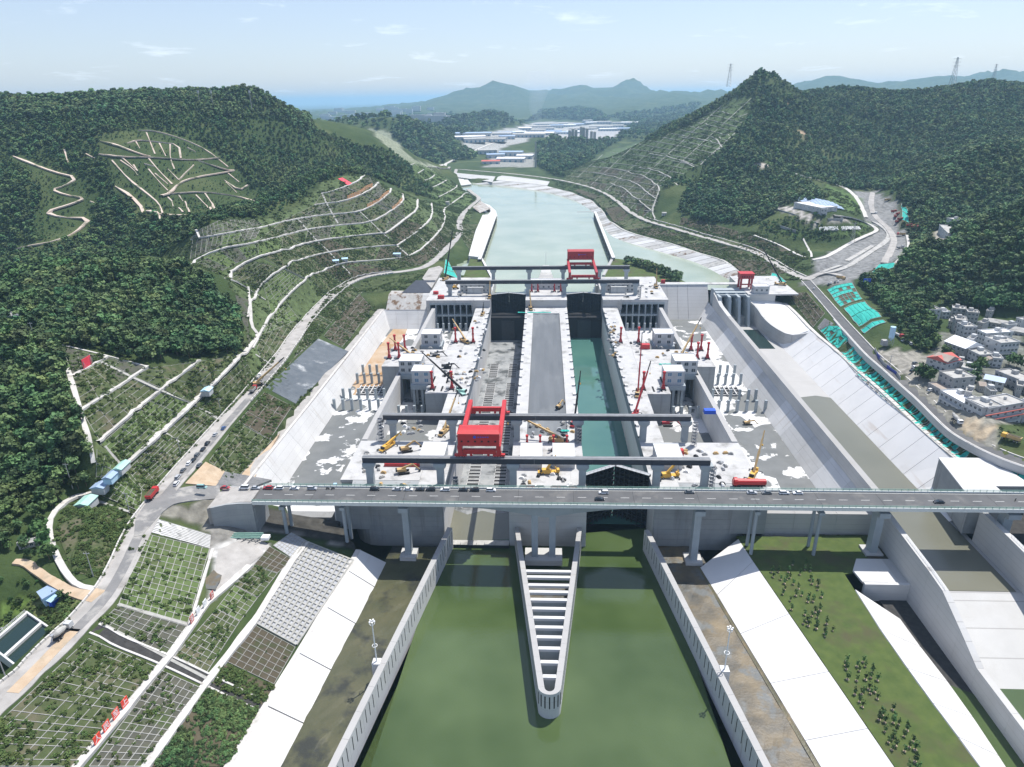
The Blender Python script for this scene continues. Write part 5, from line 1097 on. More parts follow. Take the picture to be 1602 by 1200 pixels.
# ------------------------------------------------------------------ planted plots with their lattices
SHR=[]   # (corners world, density, size, kind)
def plot(corners,nu,nv,ground,bw=.45,dens=.05,size=1.,beam='lattice',lift=.22,kind=0,name='planted_slope',bh=.18,skip=0):
    if beam=='lattice' and bh<.5: bw*=.52; dens*=2.9 if dens>.02 else 1.4; size*=.85
    K=hits([tuple(c) for c in corners]); w=np.linalg.norm(K[0]-K[1]);h=np.linalg.norm(K[0]-K[3]); st=3.5
    mu=max(nu or 1,int(w/st),1);mv=max(nv or 1,int(h/st),1); G=patch(corners,mu,mv,lift)
    o=struct(name,grid_mesh(G,1.2),ground); EXC.append([tuple(k[:2]) for k in K])
    if dens: SHR.append((K,dens,size,kind))
    CP=[np.array(c,float) for c in corners]
    def line(pa,pb):
        fa,fb=hit(*pa),hit(*pb); L_=np.linalg.norm(fb-fa); n=max(2,int(L_/3)); V=[];F=[]; d=(fb-fa)[:2]/ (np.linalg.norm((fb-fa)[:2])+1e-9); nn=np.array((-d[1],d[0]))*bw/2
        for i in range(n+1):
            p=hit(*(pa+(pb-pa)*i/n)); z=p[2]+lift
            for sg in(1,-1): V+=[(p[0]+nn[0]*sg,p[1]+nn[1]*sg,z+bh),(p[0]+nn[0]*sg,p[1]+nn[1]*sg,z-.1)]
            if i<n: k=4*i;F+=[(k+2,k+6,k+4,k),(k+1,k,k+4,k+5)[::-1],(k+3,k+2,k+6,k+7)]
        m_=MB();m_.add(V,F); obj('lattice_beam',m_,beam,o)
    if nu:
        for i in range(nu+1):
            if skip and (i*7+3)%skip==0: continue
            u=i/nu; line(CP[0]*(1-u)+CP[1]*u,CP[3]*(1-u)+CP[2]*u)
    if nv:
        for j in range(nv+1):
            if skip and (j*5+2)%skip==0: continue
            v=j/nv; line(CP[0]*(1-v)+CP[3]*v,CP[1]*(1-v)+CP[2]*v)
    return o
plot([(228,836),(328,859),(294,975),(186,946)],9,13,'plot_light',.42,.03,1.)
plot([(185,949),(293,981),(262,1026),(157,975)],8,5,'plot_grey',.35,.05,1.)
plot([(139,1000),(243,1044),(118,1200),(-75,1200)],10,16,'plot_green',.36,.10,1.,skip=6)
plot([(398,886),(434,898),(404,935),(367,916)],4,5,'plot_green',.3,.12,1.2)
plot([(367,917),(403,936),(376,972),(339,953)],4,5,'plot_light',.34,.05,1)
plot([(339,954),(375,973),(324,1052),(274,1027)],5,9,'plot_green',.36,.07,1)
plot([(422,856),(458,876),(434,897),(398,884)],4,4,'plot_brown',.25,0)
plot([(253,1050),(314,1077),(224,1200),(140,1200)],6,13,'plot_grey',.4,.05,1.)
plot([(456,834),(480,847),(459,875),(428,854)],7,6,'lattice_bed',.5,0,beam='lattice')
plot([(478,848),(553,878),(464,1010),(400,975)],10,20,'lattice_bed',.75,0,beam='lattice',bh=.55)
plot([(399,979),(462,1013),(429,1071),(356,1036)],6,7,'plot_brown',.25,.004,.8)
plot([(350,1040),(428,1074),(413,1104),(327,1067)],0,0,'dark_soil',0,.35,1.3)
plot([(324,1078),(404,1110),(357,1200),(238,1200)],0,0,'dark_soil',0,.55,1.0,kind=1)
plot([(205,800),(330,838),(328,858),(235,833)],0,9,'white_concrete',.4,0,name='shotcrete_slope')
# plots between left road and outer basin
plot([(372,662),(425,690),(366,754),(327,722)],5,4,'plot_green',.3,.12,1.1)
plot([(414,614),(457,636),(422,688),(374,660)],3,3,'plot_brown',.3,.12,1.1)
plot([(322,724),(352,739),(338,762),(290,758)],0,0,'dirt',0,0,name='bare_bank',lift=.7)
plot([(352,739),(425,752),(388,766),(330,766)],0,0,'gravel',0,0,name='gravel_bank',lift=.6)
plot([(426,692),(438,678),(394,756),(366,756)],0,0,'dirt',0,0,name='bare_bank',lift=.5)
plot([(498,530),(545,550),(463,632),(416,607)],0,0,'rock_slope',0,0,name='rock_slope')
plot([(521,508),(551,525),(535,543),(507,526)],3,2,'plot_brown',.3,.06,.9)
plot([(562,460),(582,482),(552,523),(522,507)],3,3,'plot_brown',.3,.06,.9)
plot([(540,442),(568,456),(518,505),(493,491)],2,2,'plot_green',.3,.12,1.1)
plot([(490,494),(516,507),(497,529),(463,556)],2,2,'plot_green',.3,.12,1.1)
plot([(460,560),(495,530),(415,606),(402,612)],0,2,'plot_green',.3,.12,1.1)
# triangle of planted slope on the left
plot([(99,544),(160,560),(160,562),(112,586)],3,2,'plot_grey',.3,.07,1)
plot([(169,560),(229,575),(185,604),(161,568)],3,2,'plot_grey',.3,.07,1)
plot([(116,592),(160,569),(203,590),(128,638)],3,3,'plot_green',.3,.11,1)
plot([(209,590),(233,577),(306,567),(254,608)],3,2,'plot_green',.3,.10,1)
plot([(129,645),(205,593),(250,612),(155,688)],4,4,'plot_green',.35,.10,1)
plot([(256,610),(314,566),(380,555),(300,630)],3,3,'plot_green',.3,.12,1.1)
plot([(157,696),(252,615),(298,633),(196,726)],6,6,'plot_light',.38,.10,1)
plot([(152,704),(190,730),(165,752),(150,768)],3,3,'plot_light',.3,.12,1)
plot([(200,736),(300,638),(342,658),(225,768)],7,7,'plot_green',.35,.12,1.1)
plot([(306,634),(384,560),(400,600),(346,655)],3,4,'plot_green',.3,.14,1.1)
plot([(160,776),(196,740),(222,768),(218,800)],5,5,'plot_light',.35,.10,1.)
plot([(150,790),(214,808),(160,905),(112,895)],0,0,'plot_green',.3,.20,1.2)
plot([(110,786),(146,786),(108,880),(88,830)],0,0,'plot_green',.3,.2,1.2)
# hill B terraces: bands between the benches
def band(top,bot,n,g,dens,nv=0,nu=1,size=1.1,bw=.3):
    T=[np.array(p) for p in top];Bm=[np.array(p) for p in bot]
    f=lambda P,t:np.array((np.interp(t,np.linspace(0,1,len(P)),[p[0] for p in P]),np.interp(t,np.linspace(0,1,len(P)),[p[1] for p in P])))
    for k in range(n):
        a,b=(k+.02)/n,(k+.98)/n; gg=g if isinstance(g,str) else g[k%len(g)]
        A_,B_,C_,D_=f(T,a),f(T,b),f(Bm,b),f(Bm,a); plot([A_+(C_-A_)*.07,B_+(D_-B_)*.07 if 0 else B_+(C_-B_)*.07,C_-(C_-B_)*.07,D_-(D_-A_)*.07],nu,nv,gg,bw,dens,size)
Z7=lambda *p:ZM(400,260,6.667,p)
b1=Z7((690,280),(760,275),(950,210),(1090,145),(1180,100)); b2=Z7((610,405),(740,385),(900,370),(1080,310),(1230,230),(1280,170)); b3=Z7((250,585),(440,550),(700,505),(1000,490),(1160,450),(1400,290))
b4=Z7((0,800),(250,730),(520,665),(800,620),(1200,590),(1400,480),(1545,370)); b5=[(404,403)]+Z7((250,890),(450,820),(640,780),(900,740),(1300,700))+[(604,366),(634,343)]
b6=Z7((280,1070),(480,960),(750,900),(1000,860),(1450,820))+[(621,385),(665,353)]; b7=[(478.6,437)]+Z7((700,1080),(870,1020),(1000,1000),(1400,970))+[(648,400),(688,363)]
rd=[(515,463),(535,449),(560,434),(600,425),(640,421),(670,413),(697,389),(712,372)]
band(b1,b2,4,['plot_green','plot_grey'],.05); band(b2,b3,5,['plot_green','plot_grey','plot_green'],.06,2); band(b3,b4,6,['plot_green','plot_grey'],.06,2)
band(b4,b5,6,['plot_light','plot_green','plot_grey'],.07,1); band(b5,b6,6,['plot_green','plot_green','plot_brown'],.14); band(b6,b7,5,['plot_green','plot_brown'],.14); band(b7,rd,6,['plot_green','plot_brown','plot_brown'],.12)
band([(300,372),(350,363),(410,353)],[(297,409),(345,386),(400,374)],4,['plot_grey','plot_grey','plot_light'],.03,4,3,.9,.4)
band([(298,365),(345,343),(400,344)],[(300,374),(350,364),(412,352)],4,['plot_grey'],.03,3,4,.9,.4)
band([(298,415),(342,392),(400,382)],[(345,428),(372,413),(402,400)],4,['plot_grey','plot_light'],.04,2,2)
plot([(350,436),(394,409),(440,420),(408,448)],2,6,'plot_green',.3,.10); plot([(412,446),(445,424),(476,438),(425,493)],5,7,'plot_light',.35,.06); plot([(397,530),(421,502),(445,470),(468,500)],4,6,'plot_light',.35,.05)
plot([(402,545),(424,505),(466,503),(418,585)],3,4,'plot_green',.3,.08)
plot([(675,340),(700,345),(722,362),(700,385)],2,1,'plot_green',.3,.1)
# far left bank and right bank rows of plots
plot([(718,350),(752,352),(738,395),(722,372)],0,3,'plot_green',.3,.05)
for k in range(9):
    T=np.array([(1240,424),(1200,408),(1160,390),(1115,378),(1069,366),(1022,352),(988,340),(970,321),(945,306),(905,294),(860,283)],float); Bt=np.array([(1170,434),(1135,405),(1104,397),(1062,383),(1026,372),(982,361),(962,349),(944,327),(928,312),(897,299.5),(860,289)],float)
    plot([T[k+1]+(1,2),T[k]-(1,-2),Bt[k]-(1,1),Bt[k+1]+(1,-1)],3,0,['plot_brown','plot_green'][k%2],.3,.10 if k<5 else .02)
band([(1060,355),(1135,372),(1185,385),(1240,405)],[(1075,360),(1130,377),(1185,400),(1245,428)],4,['plot_brown','plot_green'],.12); band([(1062,338),(1120,350),(1190,372),(1262,402)],[(1062,352),(1130,369),(1185,384),(1240,402)],4,['plot_brown'],.12)
rb1=[(905,262),(960,262),(1000,271),(1020,281),(1030,293)]; rb2=[(895,270),(952,274),(985,283),(1005,292),(1025,310)]; rb3=[(885,277),(940,284),(970,292),(990,306),(1018,330)]; rb4=[(880,281),(938,296),(965,308),(982,326),(1005,340)]
band(rb1,rb2,6,['plot_green','plot_brown'],.03,0,3,.9,.4); band(rb2,rb3,6,['plot_green'],.03,0,3,.9,.4); band(rb3,rb4,6,['plot_green','plot_brown'],.04,0,3,.9,.4)
for pts in ([(1180,158),(1120,172),(1060,198)],[(1170,178),(1105,196),(1040,222)],[(1150,206),(1090,222),(1020,246)]): ribbon('bench_path',pts,1.6,'lattice',lift=.4,step=10,sm=1,thick=1.0,rough=.4)
plot([(1232,459),(1262,458),(1290,491),(1272,512)],3,2,'plot_brown',.3,.05,.9)
plot([(1290,498),(1304,506),(1296,516),(1276,515)],0,0,'gravel',0,0,name='bare_bank')
# thin contour benches on the slope of the peaked hill
tp1=[(868,272),(905,262),(960,232),(1030,215),(1090,190),(1150,152),(1185,150),(1165,195),(1130,235),(1090,262),(1035,293),(1022,345),(990,330),(965,312),(930,292)]
def hatch(poly,fn,rng_,xs,w):
    for a in rng_:
        run=[]
        for x in list(xs)+[None]:
            p=None if x is None else fn(a,x)
            if p is not None and inpoly(np.array([p[0]]),np.array([p[1]]),poly)[0]: run.append(p)
            else:
                if len(run)>3: ribbon('contour_bench',run,w,'lattice',lift=.6,step=9,sm=0,thick=.9,rough=.5)
                run=[]
hatch(tp1,lambda a,x:(x,a+.14*(x-1000)+.00045*(x-1000)**2),np.arange(150,345,8.5),np.arange(868,1190,7),1.15)
hatch(tp1,lambda a,y:(a-1.1*(y-250),y),np.arange(900,1190,34),np.arange(150,346,4),.9)
# ------------------------------------------------------------------ netted slopes on the right
ZN=lambda *p:ZM(1240,430,8,p)
def net(label,corners,nu,nv,soil=()):
    K=hits(corners); t=thing('netted_slope',label,'slope netting',tuple(K[0])); o=np.array(K[0]); EXC.append([tuple(k[:2]) for k in K])
    w=np.linalg.norm(K[0]-K[1]);h=np.linalg.norm(K[0]-K[3]); at=lambda u,v:(K[0]*(1-u)+K[1]*u)*(1-v)+(K[3]*(1-u)+K[2]*u)*v
    for j in range(nv):
        for i in range(nu):
            u0,u1,v0,v1=i/nu+.012,(i+1)/nu-.012,j/nv+.02,(j+1)/nv-.02; n=3; s_=(i,j) in soil; G=[]
            for b in range(n+1):
                r=[]
                for a in range(n+1):
                    p=at(u0+(u1-u0)*a/n,v0+(v1-v0)*b/n); bul=.0 if s_ else .22*math.sin(math.pi*a/n)*math.sin(math.pi*b/n)+random.uniform(0,.15)
                    r.append(np.array((p[0],p[1],float(th(p[0],p[1]))+.3+bul))-o)
                G.append(r)
            obj('bare_soil' if s_ else 'net_sheet',grid_mesh(G,.4),'dark_soil' if s_ else 'netting',t)
    for j in range(nv+1):
        a,b=at(0,j/nv),at(1,j/nv); m_=MB()
        n=6
        for q in range(n): c0=a+(b-a)*q/n;c1=a+(b-a)*(q+1)/n; m_.bar(np.array((c0[0],c0[1],float(th(*c0[:2]))+.55))-o,np.array((c1[0],c1[1],float(th(*c1[:2]))+.55))-o,.35,.3)
        obj('concrete_rib',m_,'lattice' if j in(0,nv) else ('netting' if random.random()<.5 else 'lattice'),t)
    for i in range(nu+1):
        a,b=at(i/nu,0),at(i/nu,1); m_=MB(); n=6
        for q in range(n): c0=a+(b-a)*q/n;c1=a+(b-a)*(q+1)/n; m_.bar(np.array((c0[0],c0[1],float(th(*c0[:2]))+.5))-o,np.array((c1[0],c1[1],float(th(*c1[:2]))+.5))-o,.3,.3)
        obj('concrete_rib',m_,'lattice' if i in(0,nu) else 'netting',t)
net('uppermost turquoise netted slope with bare soil cells at the road junction',ZN((430,190),(740,100),(870,310),(600,405)),6,6,{(2,1),(4,1),(1,3),(2,3),(3,3),(4,3),(1,4),(2,4),(3,4),(4,4),(1,5),(3,5),(5,2)})
net('smooth turquoise netted slope with four long dark seams above the village road',ZN((640,425),(900,335),(1110,535),(830,655)),5,2)
net('narrow turquoise netted slope at the foot of the wood beside the village road',ZN((850,690),(1130,570),(1170,600),(900,740)),4,1)
net('turquoise netted slope just below the village road with two soil gaps',ZN((330,690),(545,640),(715,825),(530,930)),5,5,{(2,1),(0,4),(3,3)})
net('long sagging turquoise netted slope beneath the road wall',[(1309,552),(1335,541),(1368,577),(1338,583)],3,7,{(0,0),(1,4)})
net('narrow netted slope with many soil cells beneath the road wall',[(1339,585),(1371,579),(1455,655),(1433,668)],2,12,{(0,2),(0,3),(0,4),(0,6),(0,7),(0,9),(0,10),(1,8)})
net('netted slope strip with soil cells beside the pale slab kerb',[(1436,670),(1458,657),(1524,706),(1496,718)],2,9,{(0,1),(0,3),(0,4),(0,6),(1,7)})
net('rightmost turquoise netted slope with a pale rib grid beside the bridge',[(1512,728),(1538,712),(1630,750),(1605,778)],3,6,{(0,2)})
net('turquoise netted patch behind the red gate hoist',ZM(1180,250,6.154,[(170,1090),(240,1120),(310,1180),(140,1180)]) ,3,3)
net('turquoise netted mound at the lower edge of the yard',ZM(1180,250,6.154,[(1200,1010),(1360,990),(1340,1040),(1130,1090)]),3,1)
net('small turquoise netted cutting beside the far end of the yard',ZM(1180,250,6.154,[(1415,420),(1470,470),(1490,610),(1420,580)]),1,3)
net('turquoise netted strip at the left end of the upstream beams',[(697,406),(701,408),(717,437),(694,428)],2,3)
plot([(368,462),(390,470),(388,500),(392,545),(370,548),(364,500)][:4],0,0,'plot_grey',0,.02,1,name='bare_bank')
# rocky ground by the left abutment
plot([(342,860),(398,836),(424,856),(330,936)],0,0,'dusty_road',0,0,name='wash_out')
wobble_sheet('wash_pool',[tuple(p[:2]) for p in hits([(318,905),(335,893),(346,905),(338,925),(322,922)])],float(th(*hit(330,908)[:2]))+.5,'mud_dark',3,.6)
t=thing('steel_frame','heap of greenish steel formwork beams lying by the left abutment','steelwork',tuple(hit(385,845)+np.array((0,0,.6))))
for k in range(3): obj('beam',MB().bar((-7,k*1.6,.6),(7,k*1.6+.4,.6),.5,.8),'green_rail',t)
for k in range(5): obj('strut',MB().bar((-8+k*3.4,-3,.2),(-5+k*3.4,3,.3),.3),'steel_beam',t)
obj('sheet_stack',B(7.5,11,-1,2,0,1.4),'white_paint',t)
# ------------------------------------------------------------------ canal banks, approach walls, green wedges
def px3(z,*p): return [tuple(un(x,y,z)) for x,y in p]
def rs(P,n):
    P=[np.array(p,float) for p in P]; d=np.cumsum([0]+[np.linalg.norm(b-a) for a,b in zip(P,P[1:])]); return [np.array([np.interp(t,d,[p[k] for p in P]) for k in range(3)]) for t in np.linspace(0,d[-1],n+1)]
top=rs(smooth(px3(4.4,*BANK_R[:-1])),64); bot=rs(smooth(px3(-3.6,*[(x,y) for x,y in WATER_R])),64)
lining('canal_lining',bot[::-1],top[::-1],['white_concrete','concrete','roof_grey','white_concrete','white_concrete','stained_wall','concrete'],'curving panelled pale concrete canal bank on the right shore','slope lining',joint=1.0)
ribbon('canal_berm',[tuple(p[:2]+(np.array((2.0,1.5)))) for p in top],3.2,'roof_grey',lift=.5,step=8,world=True,thick=3)
lining('canal_lining',px3(9,(662,264),(700,269),(740,273),(775,276)),px3(3,(690,273),(715,277),(745,281),(770,285)),'concrete','grey upper bank lining at the far end of the canal','slope lining')
lining('canal_lining',px3(8,(780,274),(800,276),(820,278.5),(840,281),(860,284)),px3(4.6,(776,282),(797,284),(818,286),(838,288),(856,290.5)),'concrete','grey upper bank lining along the far right canal road','slope lining')
sheet('far_beach',[tuple(un(x,y,.3)[:2]) for x,y in [(692,275),(730,279),(738,288),(722,290),(705,284)]],.4,'white_concrete',thick=2)
ap=[tuple(un(x,y,5.6)[:2]) for x,y in [(733,400),(737,386),(744,361),(755,336),(774,335),(772,341),(753,389),(748,402)]]
struct('approach_apron',MB().prism(ap,-8,5.6),'white_concrete')
lining('bank_block',[un(739,324,5),un(752,314,5)],[un(751,333,2.6),un(768,326,2.6)],'stained_wall','streaked sloping bank block at the left bend of the canal','slope lining')
cvp=[un(x,y,.8)[:2] for x,y in [(752,316),(766,321),(776,330),(778,338),(770,345),(762,338),(768,330)]]
struct('bend_apron',MB().prism([tuple(p) for p in cvp],-8,.9),'white_concrete')
for nm,A,Bq,np_ in (('left',un(775,337,6),un(750,405,6),16),('right',un(931,331,6),un(960,403,6),15)):
    A=np.array(A);Bq=np.array(Bq); d=(Bq-A)/np.linalg.norm(Bq-A); t=thing('approach_wall',f'{nm} upstream approach wall of dark piers standing in the pale canal','approach wall',(A[0],A[1],-1)); zt=(A[2]+1)
    L_=np.linalg.norm(Bq-A); rot=math.atan2(d[1],d[0])
    t.rotation_euler=(0,0,rot)
    n=np_
    for k in range(n): obj('pier',B(L_*(k+.2)/n,L_*(k+.7)/n,-2.2,2.2,-6,zt-1.2),'gate_steel' if nm=='left' else 'steel_beam',t)
    for k in range(8): obj('deck',B(L_*k/8+.04,L_*(k+1)/8-.04,-2.0,2.0,zt-1.18,zt),'white_concrete',t)
    if nm=='right': obj('footbridge',B(-1,1,-30,-2.65,zt-.6,zt-.1),'roof_grey',t)
t=thing('approach_wall','short slanting white wall joining the right approach wall to the platform','approach wall',tuple(un(958,404,4)[:2])+(0,)); e=un(944,430,4)[:2]-un(958,404,4)[:2]
obj('wall_body',MB().bar((0,0,1),(e[0],e[1],1),3,6),'white_concrete',t)
struct('grass_wedge',MB().prism([tuple(un(x,y,2.6)[:2]) for x,y in [(733,412),(737,401),(750,402),(757,418),(770,440),(722,441)]],-6,2.6),'grass')
struct('grass_wedge_kerb',MB().prism([tuple(un(x,y,2.9)[:2]) for x,y in [(750,400),(753,400),(775,440),(771,440)]],-6,2.9),'white_concrete')
isl=[(957,404),(985,407),(1010,413),(1035,421),(1054,431),(1072,441),(1040,443),(950,443),(945,430)]
struct('grass_island',MB().prism([tuple(un(x,y,2.5)[:2]) for x,y in isl],-6,2.5),'grass')
dv=thing('divider_nose','stepped grey divider nose pointing up the canal between the lock entrances','divider pier',(X0,745,-1))
for k in range(7): obj('step',B(-9+k*.9,9-k*.9,-50+12*k,-50+12*k+11.9,-4,3.2-.1*k),'roof_grey' if k%2 else 'concrete',dv)
obj('beacon_mast',MB().tube((0,40,2.6),(0,40,16),.25,.15),'white_paint',dv)
# ------------------------------------------------------------------ foliage meshes
def leaf_mesh(name,mt,seed,nc,nl,shape,ls,core=None):
    r=np.random.default_rng(seed); V=[];F=[]
    for k in range(nc):
        while True:
            p=r.uniform(-1,1,3)
            if np.linalg.norm(p)<1: break
        c=shape(p,r)
        cr_=r.uniform(.17,.3)
        for q in range(nl):
            d=r.normal(size=3);d/=np.linalg.norm(d);d[2]=abs(d[2])*.9+.1 if r.random()<.75 else d[2]
            pos=c+d*cr_*r.uniform(.6,1.05)*np.array((1,1,.8)); nrm=d+r.normal(size=3)*.45+np.array((0,0,.25)); nrm/=np.linalg.norm(nrm)
            t=np.cross(nrm,r.normal(size=3));t/=np.linalg.norm(t)+1e-9;b=np.cross(nrm,t); s=ls*r.uniform(.6,1.25); o=len(V)
            V+=[pos-t*s-b*s*.6,pos+t*s*.2-b*s,pos+t*s+b*s*.5,pos-t*s*.3+b*s]; F.append((o,o+1,o+2,o+3))
    me=bpy.data.meshes.new(name); me.from_pydata([tuple(map(float,v)) for v in V],[],F); me.materials.append(M[mt]); me.update(); return me
sh_round=lambda p,r: np.array((p[0]*.36,p[1]*.36,.62+p[2]*.30))
sh_tall=lambda p,r: np.array((p[0]*.23*(1.15-.5*(p[2]+1)/2),p[1]*.23*(1.15-.5*(p[2]+1)/2),.62+p[2]*.36))
sh_bush=lambda p,r: np.array((p[0]*.5,p[1]*.5,.35+p[2]*.22))
def shrink(me,k):
    return me
TREE={}
def far_shape(f): return f
for kind,mt,sh,nc,nl,ls in (('pine','leaf_pine',sh_tall,15,15,.085),('dark','leaf_dark',sh_round,17,15,.09),('broad','leaf_broad',sh_round,19,15,.085)):
    TREE[kind]=[leaf_mesh('crown',mt,11+i+len(kind),nc,nl,sh,ls) for i in range(2)]
FARM={k:[leaf_mesh('crown',{'pine':'leaf_pine','dark':'leaf_dark','broad':'leaf_broad'}[k],71+i,11,7,{'pine':sh_tall,'dark':sh_round,'broad':sh_round}[k],.135) for i in range(2)] for k in TREE}
BUSH=[leaf_mesh('foliage','leaf_shrub',91+i,9,9,sh_bush,.13) for i in range(2)]; BUSHD=leaf_mesh('foliage','leaf_dark',97,9,9,sh_bush,.13)
def trunk_mesh(h=.5,r=.022):
    mb=MB().tube((0,0,-.06),(.01,0,h*.55),r*1.25,r*.8,6,cap=False).tube((.01,0,h*.55),(0,.015,h*1.25),r*.8,r*.35,5,cap=False)
    for q in range(3): a=q*2.1+.4; mb.tube((.005,0,h*(.6+.15*q)),(.14*math.cos(a),.14*math.sin(a),h*(.95+.15*q)),r*.5,r*.2,4,cap=False)
    return mb.mesh('trunk',ms('bark'))
TRM=trunk_mesh()
def gn_scatter(name,pts,rot,scl,inst,label=None,mt=None):
    me=bpy.data.meshes.new(name); me.vertices.add(len(pts)); me.vertices.foreach_set('co',np.asarray(pts,np.float32).ravel())
    a=me.attributes.new('rot','FLOAT_VECTOR','POINT'); a.data.foreach_set('vector',np.stack([np.zeros(len(pts)),np.zeros(len(pts)),rot],-1).astype(np.float32).ravel())
    a=me.attributes.new('scl','FLOAT_VECTOR','POINT'); a.data.foreach_set('vector',np.asarray(scl,np.float32).ravel()); me.update()
    o=link(name,me); o['kind']='stuff'
    g=bpy.data.node_groups.new(name,'GeometryNodeTree'); g.interface.new_socket('Geometry',in_out='INPUT',socket_type='NodeSocketGeometry'); g.interface.new_socket('Geometry',in_out='OUTPUT',socket_type='NodeSocketGeometry')
    N=g.nodes; gi=N.new('NodeGroupInput');go=N.new('NodeGroupOutput'); ip=N.new('GeometryNodeInstanceOnPoints'); oi=N.new('GeometryNodeObjectInfo'); oi.inputs['Object'].default_value=inst; oi.inputs['As Instance'].default_value=True
    r=N.new('GeometryNodeInputNamedAttribute');r.data_type='FLOAT_VECTOR';r.inputs[0].default_value='rot'; s_=N.new('GeometryNodeInputNamedAttribute');s_.data_type='FLOAT_VECTOR';s_.inputs[0].default_value='scl'
    L=g.links; L.new(gi.outputs[0],ip.inputs['Points']);L.new(oi.outputs['Geometry'],ip.inputs['Instance']);L.new(r.outputs[0],ip.inputs['Rotation']);L.new(s_.outputs[0],ip.inputs['Scale']);L.new(ip.outputs[0],go.inputs[0])
    md_=o.modifiers.new('scatter','NODES'); md_.node_group=g; return o
# exclusion raster over the near country
RX0,RY0,RC=-1000,60,1.6; RW,RH=int(2600/RC),int(2200/RC); RAS=np.zeros((RH,RW),bool)
def rpoly(P):
    xs=[p[0] for p in P];ys=[p[1] for p in P]; i0,i1=int((min(xs)-RX0)/RC)-1,int((max(xs)-RX0)/RC)+2; j0,j1=int((min(ys)-RY0)/RC)-1,int((max(ys)-RY0)/RC)+2
    i0,j0=max(i0,0),max(j0,0); i1,j1=min(i1,RW),min(j1,RH)
    if i1<=i0 or j1<=j0:return
    gx,gy=np.meshgrid(RX0+(np.arange(i0,i1)+.5)*RC,RY0+(np.arange(j0,j1)+.5)*RC); RAS[j0:j1,i0:i1]|=inpoly(gx,gy,P)
for P in EXC: rpoly(P)
for P in CARVE: rpoly(P)
def excl(x,y):
    i=((x-RX0)/RC).astype(int);j=((y-RY0)/RC).astype(int); ok=(i>=0)&(i<RW)&(j>=0)&(j<RH); r=np.zeros(len(x),bool); r[ok]=RAS[j[ok],i[ok]]; return r
BARE=[p for p,c,e in COVER if c[0]>.145]
# shrubs on the plots
sp=[];sr=[];ss=[];sk=[]
for P_ in [COVER[k][0] for k in range(len(COVER)) if COVER[k][1][0]<.15 and COVER[k][1][1]>COVER[k][1][0]*1.12]:
    g=2.6; X_,Y_=np.meshgrid(np.arange(-450,420,g),np.arange(180,1900,g)); X_=(X_+rng.uniform(-1.2,1.2,X_.shape)).ravel();Y_=(Y_+rng.uniform(-1.2,1.2,Y_.shape)).ravel(); k=np.abs(X_)<.8*Y_+60; X_=X_[k];Y_=Y_[k]; Z_=th(X_,Y_)
    px_,py_,dp=proj(np.stack([X_,Y_,Z_],-1)); m=inpoly(px_,py_,P_); X_,Y_,Z_=X_[m],Y_[m],Z_[m]; m=~excl(X_,Y_); X_,Y_,Z_=X_[m],Y_[m],Z_[m]
    cl=fbm(X_/11,Y_/11,41)+fbm(X_/3.5,Y_/3.5,42)*.5; m=(cl>.03)|(rng.random(len(X_))<.12); 
    for x_,y_,z_,c_ in zip(X_[m],Y_[m],Z_[m],cl[m]): q=random.uniform(1.2,2.6)*(1+max(0,c_)*2); sp.append((x_,y_,z_));ss.append((q,q,q*random.uniform(.6,.95)));sk.append(0)

for K,dens,size,kind in SHR:
    ar=np.linalg.norm(np.cross(K[1]-K[0],K[3]-K[0])); n=int(ar*dens*1.25)
    u=rng.random(n);v=rng.random(n); p=(K[0]*(1-u)[:,None]+K[1]*u[:,None])*(1-v)[:,None]+(K[3]*(1-u)[:,None]+K[2]*u[:,None])*v[:,None]
    cl=fbm(p[:,0]/9,p[:,1]/9,31)+fbm(p[:,0]/3,p[:,1]/3,32)*.5
    keep=(cl>-.06)|(rng.random(n)<.35); p=p[keep]; cl=cl[keep]
    s_=size*rng.uniform(.9,2.0,len(p))*(1+np.clip(cl,0,.5)*2.0)
    for q,sc in zip(p,s_): sp.append((q[0],q[1],th1(q[0],q[1])+.1)); ss.append((sc,sc,sc*rng.uniform(.6,1.0))); sk.append(kind)
sp=np.array(sp);ss=np.array(ss);sk=np.array(sk)
def lone_shrub(me,x,y,s,label,group):
    t=thing('shrub',label,'shrub',(x,y,th1(x,y)),random.uniform(0,6),group); c=obj('foliage',me,None,t); t.scale=(s,)*3; return c
b0=[lone_shrub(BUSH[0],*hit(206,860)[:2],2.2,'rounded bush at the upper left of the lower lattice plot','bushes'),lone_shrub(BUSH[1],*hit(282,940)[:2],2.0,'loose bush beside the thin path above the ditch','bushes'),lone_shrub(BUSHD,*hit(300,1150)[:2],2.0,'dark bush in the hedge plot at the bottom left','bushes')]
for i in range(2):
    m=(sk==0)&(np.arange(len(sk))%2==i); gn_scatter('shrubs',sp[m],rng.uniform(0,6.28,m.sum()),ss[m],b0[i])
m=sk==1; gn_scatter('hedge',sp[m],rng.uniform(0,6.28,m.sum()),ss[m]*1.1,b0[2])
